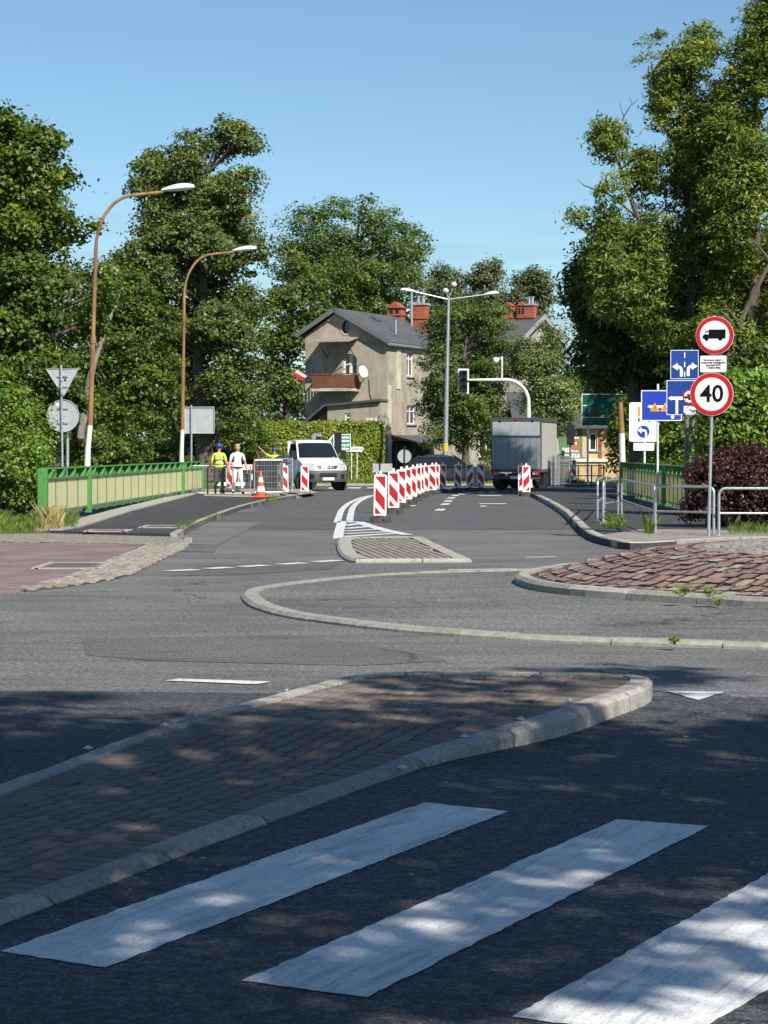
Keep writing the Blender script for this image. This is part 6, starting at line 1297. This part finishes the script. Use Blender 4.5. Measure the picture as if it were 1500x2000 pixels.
def clumps(lobes, n, shell=.55, seed=0, gap=.0, dmin=.0):
    """clump centres spread through the lobes' volume, kept apart and thinned by 3-D noise so that gaps open"""
    lob = np.array(lobes, float); vol = (lob[:, 3] * lob[:, 4] * lob[:, 5]) ** .66; vol = vol / vol.sum(); out = np.zeros((n, 7)); c = 0; tries = 0
    while c < n:
        tries += 1; i = RNG.choice(len(lob), p=vol); d = RNG.normal(size=3); d /= np.linalg.norm(d); r = (shell + (1 - shell) * RNG.random()) if RNG.random() < .8 else RNG.random() * shell
        r *= 1 + .3 * mnoise.noise(Vector((d[0] * 2.2 + i * 7.3, d[1] * 2.2, d[2] * 2.2 + seed))); p = lob[i, :3] + d * lob[i, 3:6] * r
        if gap and tries < n * 12 and mnoise.noise(Vector(p * .55 + seed)) < -gap * (.5 - RNG.random() * .4): continue
        if dmin and c and tries < n * 6 and ((out[:c, :3] - p) ** 2).sum(1).min() < dmin * dmin: continue
        out[c] = (*p, *d, i); c += 1
    return out
def tree(name, label, base, lobes, n, per, leaf, lm, trunk=.25, top=None, asp=.6, rc=.75, gap=.28, bark=None, lean=(0, 0), limbs=40, cat='tree', group=None, droop=.2, up=.9, shell=.55, flat=.55, extra_paths=(), fork=.35, trunk_on=True, names=('trunk', 'crown'), tlim=.06):
    t = thing(name, label, cat, base, 0, group); CL = clumps(lobes, n, shell, random.random() * 50, gap, rc * .62); ctr = np.array(lobes, float); zmin, zmax = (ctr[:, 2] - ctr[:, 5]).min(), (ctr[:, 2] + ctr[:, 5]).max()
    top = top or zmax * .82; mb = MB()
    mid = np.average(ctr[:, :3], axis=0, weights=ctr[:, 3] * ctr[:, 4] * ctr[:, 5])
    def axis(z): u = min(max(z / top, 0), 1); return Vector((lean[0] * u + mid[0] * u * u * .9 + .12 * math.sin(z * .9), lean[1] * u + mid[1] * u * u * .9 + .12 * math.cos(z * .7), z))
    if trunk_on:
        zs = np.linspace(0, top, 12); mb.tube([axis(z) for z in zs], [trunk * (1.25 if i == 0 else 1) * (1 - .85 * (z / top) ** 1.1) + .02 for i, z in enumerate(zs)], 10)
    skel = [axis(z) for z in np.linspace(top * .2, top, 40)] if trunk_on else [Vector((random.uniform(-.3, .3), random.uniform(-.2, .2), 0)) for _ in range(8)]
    for path, rr in extra_paths:
        for i in range(len(path) - 1): skel += [Vector(path[i]).lerp(Vector(path[i + 1]), u) for u in (0, .2, .4, .6, .8)]
    SK = np.array(skel)
    for k in RNG.choice(len(CL), min(limbs * 2, len(CL)), replace=False):
        c = Vector(CL[k, :3]); dv = np.array(c) - SK; cost = np.linalg.norm(dv, axis=1) + np.maximum(0, .45 * np.hypot(dv[:, 0], dv[:, 1]) - dv[:, 2]) * 1.2; a = skel[int(cost.argmin())]; ml = a.lerp(c, .5) + Vector((random.uniform(-.2, .2), random.uniform(-.2, .2), random.uniform(.0, .3)))
        ln = (c - a).length; r0 = min(tlim + .012 * ln, max(trunk * .5 * (1 - .7 * a.z / max(zmax, .1)), .03))
        pts = [a, a.lerp(ml, .55), ml, ml.lerp(c, .55) + Vector((random.uniform(-.1, .1), random.uniform(-.1, .1), .05)), c]; mb.tube(pts, [r0, r0 * .8, r0 * .6, r0 * .4, .012], 5, cap=False)
    for path, rr in extra_paths: mb.tube(path, rr, 7)
    mb.obj(names[0], bark or M_BARK, t, True)
    cnt = RNG.integers(int(per * .55), int(per * 1.45), len(CL)); rep = np.repeat(np.arange(len(CL)), cnt); q = len(rep); rad = RNG.uniform(.6, 1.25, len(CL))[rep] * rc
    d = unit(RNG.normal(size=(q, 3))) * (RNG.random((q, 1)) ** .45); off = d * (rad * (1 + 1.0 * (RNG.random(q) < .14) * RNG.random(q)))[:, None]; off[:, 2] *= flat
    off[:, 2] -= .18 * (off[:, 0] ** 2 + off[:, 1] ** 2) / np.maximum(rad, .1)
    Cc = CL[rep, :3] + off; N_ = RNG.normal(size=(q, 3)) * .62 + CL[rep, 3:6] * .45 + unit(off) * .35; N_[:, 2] += up
    Cc[:, 2] = np.maximum(Cc[:, 2], .04)
    link(names[1], leaf_mesh('crown', Cc, N_, RNG.uniform(.55, 1.35, q) * leaf, asp, LM[lm], droop, tone=(RNG.normal(0, .2, len(CL)) + .12 * np.clip((CL[:, 2] - zmin) / max(zmax - zmin, .1) * 2 - 1, -1, 1))[rep]), t); return t  # random clump tone, plus lit crown tops and dark undersides put into the colour
def lob(px0, px1, py0, py1, Y, base, dy=0.0, depth=.9):    # an ellipsoid seen between these picture lines at distance Y
    a = A((px0 + px1) / 2, (py0 + py1) / 2, Y + dy); r = (px1 - px0) / 2 * (Y + dy) / F; rz = (py1 - py0) / 2 * (Y + dy) / F
    return (a.x - base[0], a.y - base[1], a.z - base[2], r, r * depth, rz)
def base_at(px, Y, z=-.06): a = A(px, 900, Y); return Vector((a.x, Y, z))
def T(name, label, px, Y, boxes, n, per, leaf, lm, **k):
    b = base_at(px, Y, k.pop('z', -.06)); dep = k.pop('depth', .9); return tree(name, label, b, [lob(*bx[:4], Y, b, bx[4] if len(bx) > 4 else 0, dep) for bx in boxes], n, per, leaf, lm, **k)
# left side
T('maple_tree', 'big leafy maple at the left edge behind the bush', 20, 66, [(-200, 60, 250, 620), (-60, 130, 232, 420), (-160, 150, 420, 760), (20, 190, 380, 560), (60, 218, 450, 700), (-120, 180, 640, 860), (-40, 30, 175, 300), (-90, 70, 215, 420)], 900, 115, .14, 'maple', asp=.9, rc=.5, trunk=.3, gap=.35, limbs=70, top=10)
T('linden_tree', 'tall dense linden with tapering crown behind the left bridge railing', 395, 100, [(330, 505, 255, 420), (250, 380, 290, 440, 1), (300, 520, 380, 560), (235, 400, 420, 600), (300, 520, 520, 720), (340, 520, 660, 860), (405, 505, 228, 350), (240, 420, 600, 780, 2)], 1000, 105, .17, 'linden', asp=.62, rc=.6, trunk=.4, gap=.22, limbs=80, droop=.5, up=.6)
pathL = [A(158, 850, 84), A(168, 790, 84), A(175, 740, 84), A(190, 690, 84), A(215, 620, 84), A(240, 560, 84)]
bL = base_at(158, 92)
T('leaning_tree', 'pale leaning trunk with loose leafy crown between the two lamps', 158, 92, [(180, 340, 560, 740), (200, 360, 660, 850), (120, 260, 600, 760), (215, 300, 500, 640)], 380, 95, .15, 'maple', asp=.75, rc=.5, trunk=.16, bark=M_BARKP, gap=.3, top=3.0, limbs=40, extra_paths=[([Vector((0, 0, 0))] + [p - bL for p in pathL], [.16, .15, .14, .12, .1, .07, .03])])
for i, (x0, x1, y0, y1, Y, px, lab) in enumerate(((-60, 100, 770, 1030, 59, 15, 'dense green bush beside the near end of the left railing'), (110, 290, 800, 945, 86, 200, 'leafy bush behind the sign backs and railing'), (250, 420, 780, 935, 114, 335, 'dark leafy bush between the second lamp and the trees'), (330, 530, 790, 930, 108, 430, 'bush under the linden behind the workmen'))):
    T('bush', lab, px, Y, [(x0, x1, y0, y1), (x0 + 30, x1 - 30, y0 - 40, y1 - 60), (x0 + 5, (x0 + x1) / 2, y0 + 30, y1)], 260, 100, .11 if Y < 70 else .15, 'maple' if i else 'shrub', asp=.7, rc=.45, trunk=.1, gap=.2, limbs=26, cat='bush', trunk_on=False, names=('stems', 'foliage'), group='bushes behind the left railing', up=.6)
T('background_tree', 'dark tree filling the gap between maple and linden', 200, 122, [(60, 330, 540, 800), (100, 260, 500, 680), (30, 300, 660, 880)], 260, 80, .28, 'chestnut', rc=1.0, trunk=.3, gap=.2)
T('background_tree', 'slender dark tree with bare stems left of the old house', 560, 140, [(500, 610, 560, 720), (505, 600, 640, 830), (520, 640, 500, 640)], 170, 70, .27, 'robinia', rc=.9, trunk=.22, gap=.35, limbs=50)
# centre
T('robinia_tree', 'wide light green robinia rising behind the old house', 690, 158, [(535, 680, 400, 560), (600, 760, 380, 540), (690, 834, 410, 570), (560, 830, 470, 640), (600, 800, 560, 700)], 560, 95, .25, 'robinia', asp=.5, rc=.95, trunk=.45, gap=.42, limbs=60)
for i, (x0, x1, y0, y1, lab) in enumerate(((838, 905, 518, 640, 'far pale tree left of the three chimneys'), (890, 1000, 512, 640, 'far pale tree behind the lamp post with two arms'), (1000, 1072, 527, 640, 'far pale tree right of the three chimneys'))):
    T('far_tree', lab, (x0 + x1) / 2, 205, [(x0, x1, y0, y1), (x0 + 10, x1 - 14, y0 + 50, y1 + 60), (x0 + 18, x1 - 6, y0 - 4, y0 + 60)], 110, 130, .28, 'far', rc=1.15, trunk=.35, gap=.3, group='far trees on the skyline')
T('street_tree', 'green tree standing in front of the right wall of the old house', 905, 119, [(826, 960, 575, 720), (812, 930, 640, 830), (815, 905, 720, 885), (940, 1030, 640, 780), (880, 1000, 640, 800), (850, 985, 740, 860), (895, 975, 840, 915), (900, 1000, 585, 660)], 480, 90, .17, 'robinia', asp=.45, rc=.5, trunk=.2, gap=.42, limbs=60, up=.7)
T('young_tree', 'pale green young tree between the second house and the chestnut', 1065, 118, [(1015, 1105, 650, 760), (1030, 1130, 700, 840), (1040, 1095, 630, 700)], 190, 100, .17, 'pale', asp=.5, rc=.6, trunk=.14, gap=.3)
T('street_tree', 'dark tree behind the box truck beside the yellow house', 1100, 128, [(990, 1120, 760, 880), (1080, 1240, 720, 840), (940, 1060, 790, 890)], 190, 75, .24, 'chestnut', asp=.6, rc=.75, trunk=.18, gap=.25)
# right side
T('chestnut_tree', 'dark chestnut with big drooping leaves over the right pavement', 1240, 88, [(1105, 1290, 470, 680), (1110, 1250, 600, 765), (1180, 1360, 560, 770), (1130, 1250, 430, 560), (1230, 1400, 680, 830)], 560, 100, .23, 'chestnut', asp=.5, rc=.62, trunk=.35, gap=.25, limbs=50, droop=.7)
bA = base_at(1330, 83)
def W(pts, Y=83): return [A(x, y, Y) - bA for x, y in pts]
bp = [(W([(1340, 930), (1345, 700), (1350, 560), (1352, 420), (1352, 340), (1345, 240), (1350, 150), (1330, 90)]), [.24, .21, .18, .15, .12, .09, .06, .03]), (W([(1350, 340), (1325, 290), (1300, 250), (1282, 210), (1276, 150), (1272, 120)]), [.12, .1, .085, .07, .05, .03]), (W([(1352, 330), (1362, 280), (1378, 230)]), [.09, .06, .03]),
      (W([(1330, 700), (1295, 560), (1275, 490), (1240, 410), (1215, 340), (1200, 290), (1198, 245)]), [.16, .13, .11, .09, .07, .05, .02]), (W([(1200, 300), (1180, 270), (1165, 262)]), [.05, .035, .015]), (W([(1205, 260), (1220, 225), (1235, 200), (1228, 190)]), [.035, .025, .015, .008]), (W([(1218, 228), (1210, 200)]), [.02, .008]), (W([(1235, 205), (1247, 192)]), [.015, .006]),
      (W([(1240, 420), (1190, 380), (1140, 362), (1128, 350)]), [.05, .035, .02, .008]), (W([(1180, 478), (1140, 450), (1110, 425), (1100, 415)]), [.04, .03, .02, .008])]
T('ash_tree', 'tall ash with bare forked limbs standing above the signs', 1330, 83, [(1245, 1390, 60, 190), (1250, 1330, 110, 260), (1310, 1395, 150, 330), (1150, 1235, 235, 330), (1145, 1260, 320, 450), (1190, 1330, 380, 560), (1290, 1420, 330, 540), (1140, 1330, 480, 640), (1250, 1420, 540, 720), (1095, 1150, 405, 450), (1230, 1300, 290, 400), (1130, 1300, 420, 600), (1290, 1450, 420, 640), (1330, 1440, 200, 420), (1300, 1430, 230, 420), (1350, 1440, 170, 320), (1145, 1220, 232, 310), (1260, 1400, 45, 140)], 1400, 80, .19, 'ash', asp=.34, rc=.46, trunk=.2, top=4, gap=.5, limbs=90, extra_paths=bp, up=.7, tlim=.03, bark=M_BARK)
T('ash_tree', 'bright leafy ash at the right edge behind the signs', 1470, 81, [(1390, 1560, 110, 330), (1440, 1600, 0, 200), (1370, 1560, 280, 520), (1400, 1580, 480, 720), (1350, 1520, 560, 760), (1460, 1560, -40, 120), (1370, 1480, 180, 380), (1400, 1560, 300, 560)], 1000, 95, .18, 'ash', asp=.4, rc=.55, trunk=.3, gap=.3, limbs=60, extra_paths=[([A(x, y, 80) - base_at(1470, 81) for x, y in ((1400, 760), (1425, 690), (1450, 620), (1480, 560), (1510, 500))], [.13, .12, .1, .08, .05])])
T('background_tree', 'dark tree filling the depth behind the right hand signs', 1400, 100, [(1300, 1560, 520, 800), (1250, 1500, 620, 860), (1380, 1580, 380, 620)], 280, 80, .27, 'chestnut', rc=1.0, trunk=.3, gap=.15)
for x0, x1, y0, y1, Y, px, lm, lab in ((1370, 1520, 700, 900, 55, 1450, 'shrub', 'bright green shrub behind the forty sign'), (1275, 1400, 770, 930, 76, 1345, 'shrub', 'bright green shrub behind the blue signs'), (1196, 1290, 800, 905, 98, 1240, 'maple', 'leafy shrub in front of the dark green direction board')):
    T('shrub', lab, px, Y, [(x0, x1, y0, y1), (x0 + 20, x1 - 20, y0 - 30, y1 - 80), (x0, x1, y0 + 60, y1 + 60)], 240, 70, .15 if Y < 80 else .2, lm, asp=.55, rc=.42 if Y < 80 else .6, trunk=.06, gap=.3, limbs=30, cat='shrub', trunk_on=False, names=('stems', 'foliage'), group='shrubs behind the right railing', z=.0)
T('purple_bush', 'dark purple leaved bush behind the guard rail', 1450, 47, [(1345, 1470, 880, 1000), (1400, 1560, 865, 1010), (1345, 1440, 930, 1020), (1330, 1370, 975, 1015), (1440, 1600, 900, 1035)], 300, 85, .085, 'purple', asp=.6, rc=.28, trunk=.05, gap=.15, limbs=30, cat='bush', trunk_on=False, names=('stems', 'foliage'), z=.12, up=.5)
# hedge in front of the old house
hx0, hx1 = A(512, 900, 116).x, A(747, 900, 116).x; hz = A(0, 832, 116).z; hb = Vector(((hx0 + hx1) / 2, 116, .0)); th_ = thing('clipped_hedge', 'tall clipped yellow green hedge in front of the old house', 'hedge', hb)
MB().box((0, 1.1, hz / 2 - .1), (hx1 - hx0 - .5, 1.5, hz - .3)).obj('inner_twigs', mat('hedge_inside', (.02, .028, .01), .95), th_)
n = 26000; f = RNG.random(n); X = RNG.uniform(-(hx1 - hx0) / 2, (hx1 - hx0) / 2, n); Z = RNG.uniform(0, hz, n); Yy = np.zeros(n); Nn = np.tile([0, -1., .35], (n, 1))
k = f > .68; Z[k] = hz; Yy[k] = RNG.uniform(0, 2.1, k.sum()); Nn[k] = [0, 0, 1]; k = f > .86; Z[k] = RNG.uniform(0, hz, k.sum()); X[k] = np.where(RNG.random(k.sum()) < .5, -1, 1) * (hx1 - hx0) / 2; Nn[k, 0] = np.sign(X[k]); Nn[k, 2] = .3
bumpv = np.array([mnoise.noise(Vector((x * .9, z * .9, y))) for x, z, y in zip(X, Z, Yy)]); P = np.stack([X + RNG.normal(0, .04, n), Yy + bumpv * .22 + RNG.normal(0, .06, n), Z + bumpv * .2 * (Z > hz - .4) + np.abs(RNG.normal(0, .06, n)) + .08], 1)
link('foliage', leaf_mesh('hedge', P, Nn + RNG.normal(size=(n, 3)) * .55, RNG.uniform(.11, .22, n), .6, LM['hedge'], .3), th_)
# distant wood closing the horizon
b = Vector((0, 245, -.06)); lo_ = []
for i in range(62): x = -118 + i * 3.8 + random.uniform(-1, 1); lo_.append((x, random.uniform(-10, 10), random.uniform(4.5, 8), random.uniform(3, 4.5), 3.5, random.uniform(6.5, 9)))
CL = clumps(lo_, 1600, .6, 3, .1); rep = np.repeat(np.arange(1600), 45); q_ = len(rep); off = RNG.normal(size=(q_, 3)) * [.9, .9, .6]; o = link('distant_wood', leaf_mesh('distant_wood', CL[rep, :3] + off + np.array(b), RNG.normal(size=(q_, 3)) * .7 + CL[rep, 3:6] * .5 + [0, 0, .7], RNG.uniform(.4, .8, q_), .6, LM['chestnut'], .2), kind='stuff')
# grass and weeds
def blades(name, pts, h, m, w_=.012, lean=.35):
    n = len(pts); P = np.array(pts); tuft = np.array([.35 + .9 * max(0, mnoise.noise(Vector((x * 1.9, y * .9, 1.7))) + .35) for x, y, z in pts]); a = RNG.uniform(0, 2 * PI, n); hh = RNG.uniform(.25, 1.2, n) * h * tuft; dx = np.cos(a) * hh * lean * RNG.random(n); dy = np.sin(a) * hh * lean * RNG.random(n); V = np.empty((n, 4, 3)); s_ = np.stack([-np.sin(a), np.cos(a), 0 * a], 1) * w_
    V[:, 0] = P - s_; V[:, 1] = P + s_; V[:, 2] = P + np.stack([dx * .4, dy * .4, hh * .6], 1) + s_ * .7; V[:, 3] = P + np.stack([dx, dy, hh], 1)
    me = bpy.data.meshes.new(name); me.vertices.add(n * 4); me.vertices.foreach_set('co', V.reshape(-1).astype(np.float32)); idx = (np.arange(n, dtype=np.int32)[:, None] * 4 + np.array([[0, 1, 2, 0, 2, 3]], dtype=np.int32)).reshape(-1)
    me.loops.add(n * 6); me.loops.foreach_set('vertex_index', idx); me.polygons.add(n * 2); me.polygons.foreach_set('loop_start', np.arange(0, n * 6, 3, dtype=np.int32)); me.polygons.foreach_set('loop_total', np.full(n * 2, 3, dtype=np.int32)); me.update(calc_edges=True)
    at = me.attributes.new('leaf_tone', 'FLOAT', 'POINT'); at.data.foreach_set('value', np.repeat(RNG.random(n), 4).astype(np.float32)); me.materials.append(m); return me
def scatter(poly, n, z):
    xs = [p[0] for p in poly]; ys = [p[1] for p in poly]; o = []
    while len(o) < n:
        x, y = random.uniform(min(xs), max(xs)), random.uniform(min(ys), max(ys))
        if inside(poly, x, y): o.append((x, y, z))
    return o
def stuff(name, me): return link(name, me, kind='stuff')
struct('verge_left', slab(G2([(-200, 1006), (78, 1008), (150, 1030), (110, 1036), (-200, 1042)], SZ), -.05, SZ - .02), M_TURF)
stuff('verge_grass', blades('verge_grass', scatter(G2([(-150, 1012), (90, 1012), (150, 1030), (110, 1036), (-150, 1040)], SZ), 7000, SZ - .03), .22, LM['grass'], .008, .9))
stuff('dry_grass', blades('dry_grass', scatter(G2([(82, 1018), (116, 1018), (120, 1036), (84, 1037)], SZ), 900, SZ - .03), .42, LM['dry'], .003, .7))
stuff('verge_grass', blades('verge_grass', scatter([(-8.5, 110.8), (10, 110.8), (10, 122), (-9, 122)], 9000, .09), .3, LM['grass'], .03)); stuff('verge_grass', blades('verge_grass', scatter([(11, 111.2), (24, 112), (24, 120), (11, 120)], 4000, .1), .3, LM['grass'], .03))
for pts, n, h, m in ((G2([(340, 1030), (385, 1020), (372, 1030), (350, 1038)], SZ), 260, .22, 'weed'), (G2([(400, 1010), (440, 1000), (432, 1004), (404, 1015)], SZ), 160, .16, 'weed'), (G2([(520, 980), (545, 973), (540, 978), (522, 984)], SZ), 220, .35, 'weed'), (G2([(1180, 1014), (1225, 1014), (1222, 1036), (1182, 1034)], SZ), 520, .28, 'weed'), (G2([(1262, 1036), (1274, 1035), (1274, 1044), (1264, 1044)], SZ), 130, .6, 'weed'), (G2([(1100, 998), (1140, 1032), (1150, 1036), (1110, 1000)], SZ), 150, .1, 'weed'), (G2([(1420, 1020), (1520, 1015), (1520, 1044), (1425, 1044)], SZ), 1500, .28, 'grass'), (G2([(125, 1020), (150, 1018), (150, 1032), (122, 1034)], SZ), 260, .5, 'weed')):
    stuff('weeds', blades('weeds', scatter(pts, n, SZ - .01), h * .7, LM[m], .003, .8))
def weed_plant(px, py, z, label, s=.16, n=40):
    p = G(px, py, z); t = thing('weed_plant', label, 'weed', p, 0, 'weeds by the kerbs'); d = RNG.normal(size=(n, 3)); d[:, 2] = np.abs(d[:, 2]) * .8; d = unit(d) * RNG.uniform(.2, 1, (n, 1)) * s; N_ = RNG.normal(size=(n, 3)) * .4 + [0, -.3, 1]
    link('leaves', leaf_mesh('leaves', d + [0, 0, .03], N_, RNG.uniform(.05, .1, n), .45, LM['shrub']), t); m = MB()
    for k in range(6): m.tube([(0, 0, 0), tuple(d[k])], .004, 4)
    m.obj('stems', M_BARK, t)
weed_plant(1334, 1164, .15, 'green weed rosette growing on the stone island kerb', .13); weed_plant(1385, 1166, .15, 'thin weed between the red stones and the kerb', .11, 22); weed_plant(1402, 1182, .06, 'small dry weed in the kerb joint of the stone island', .1, 18); weed_plant(1318, 1258, .055, 'tiny weed tuft on the low apron kerb', .05, 16); weed_plant(1197, 1032, SZ, 'bushy weed around the foot of the short guard rails', .35, 160)
# fallen leaves and litter by the front island
M_FALL = mat('fallen_leaf', (.3, .22, .07), .8, 0, .4, 30)
pts = []
for q in range(60):
    i = random.randrange(len(outl_k) - 1); d_ = -abs(random.gauss(0, .12)) - .02; o_ = outl_k[i]; t_ = outl_k[min(i + 1, len(outl_k) - 1)] - outl_k[i]; t_ = t_ / max(np.linalg.norm(t_), 1e-6); pts.append((o_[0] - t_[1] * d_ * -1 * -1, o_[1] + t_[0] * d_, .012))
for q in range(60): x, y = random.uniform(-2.5, 2.5), random.uniform(7, 15.5); pts.append((x, y, .13 if inside(inner, x, y) else .014))
pts = np.array(pts); link('fallen_leaves', leaf_mesh('fallen_leaves', pts, RNG.normal(size=(len(pts), 3)) * .15 + [0, 0, 1], RNG.uniform(.018, .045, len(pts)), .5, LM['dry'], 0, .05), kind='stuff')
# trees on the near side of the roundabout, outside the picture, whose shade falls over the crossing
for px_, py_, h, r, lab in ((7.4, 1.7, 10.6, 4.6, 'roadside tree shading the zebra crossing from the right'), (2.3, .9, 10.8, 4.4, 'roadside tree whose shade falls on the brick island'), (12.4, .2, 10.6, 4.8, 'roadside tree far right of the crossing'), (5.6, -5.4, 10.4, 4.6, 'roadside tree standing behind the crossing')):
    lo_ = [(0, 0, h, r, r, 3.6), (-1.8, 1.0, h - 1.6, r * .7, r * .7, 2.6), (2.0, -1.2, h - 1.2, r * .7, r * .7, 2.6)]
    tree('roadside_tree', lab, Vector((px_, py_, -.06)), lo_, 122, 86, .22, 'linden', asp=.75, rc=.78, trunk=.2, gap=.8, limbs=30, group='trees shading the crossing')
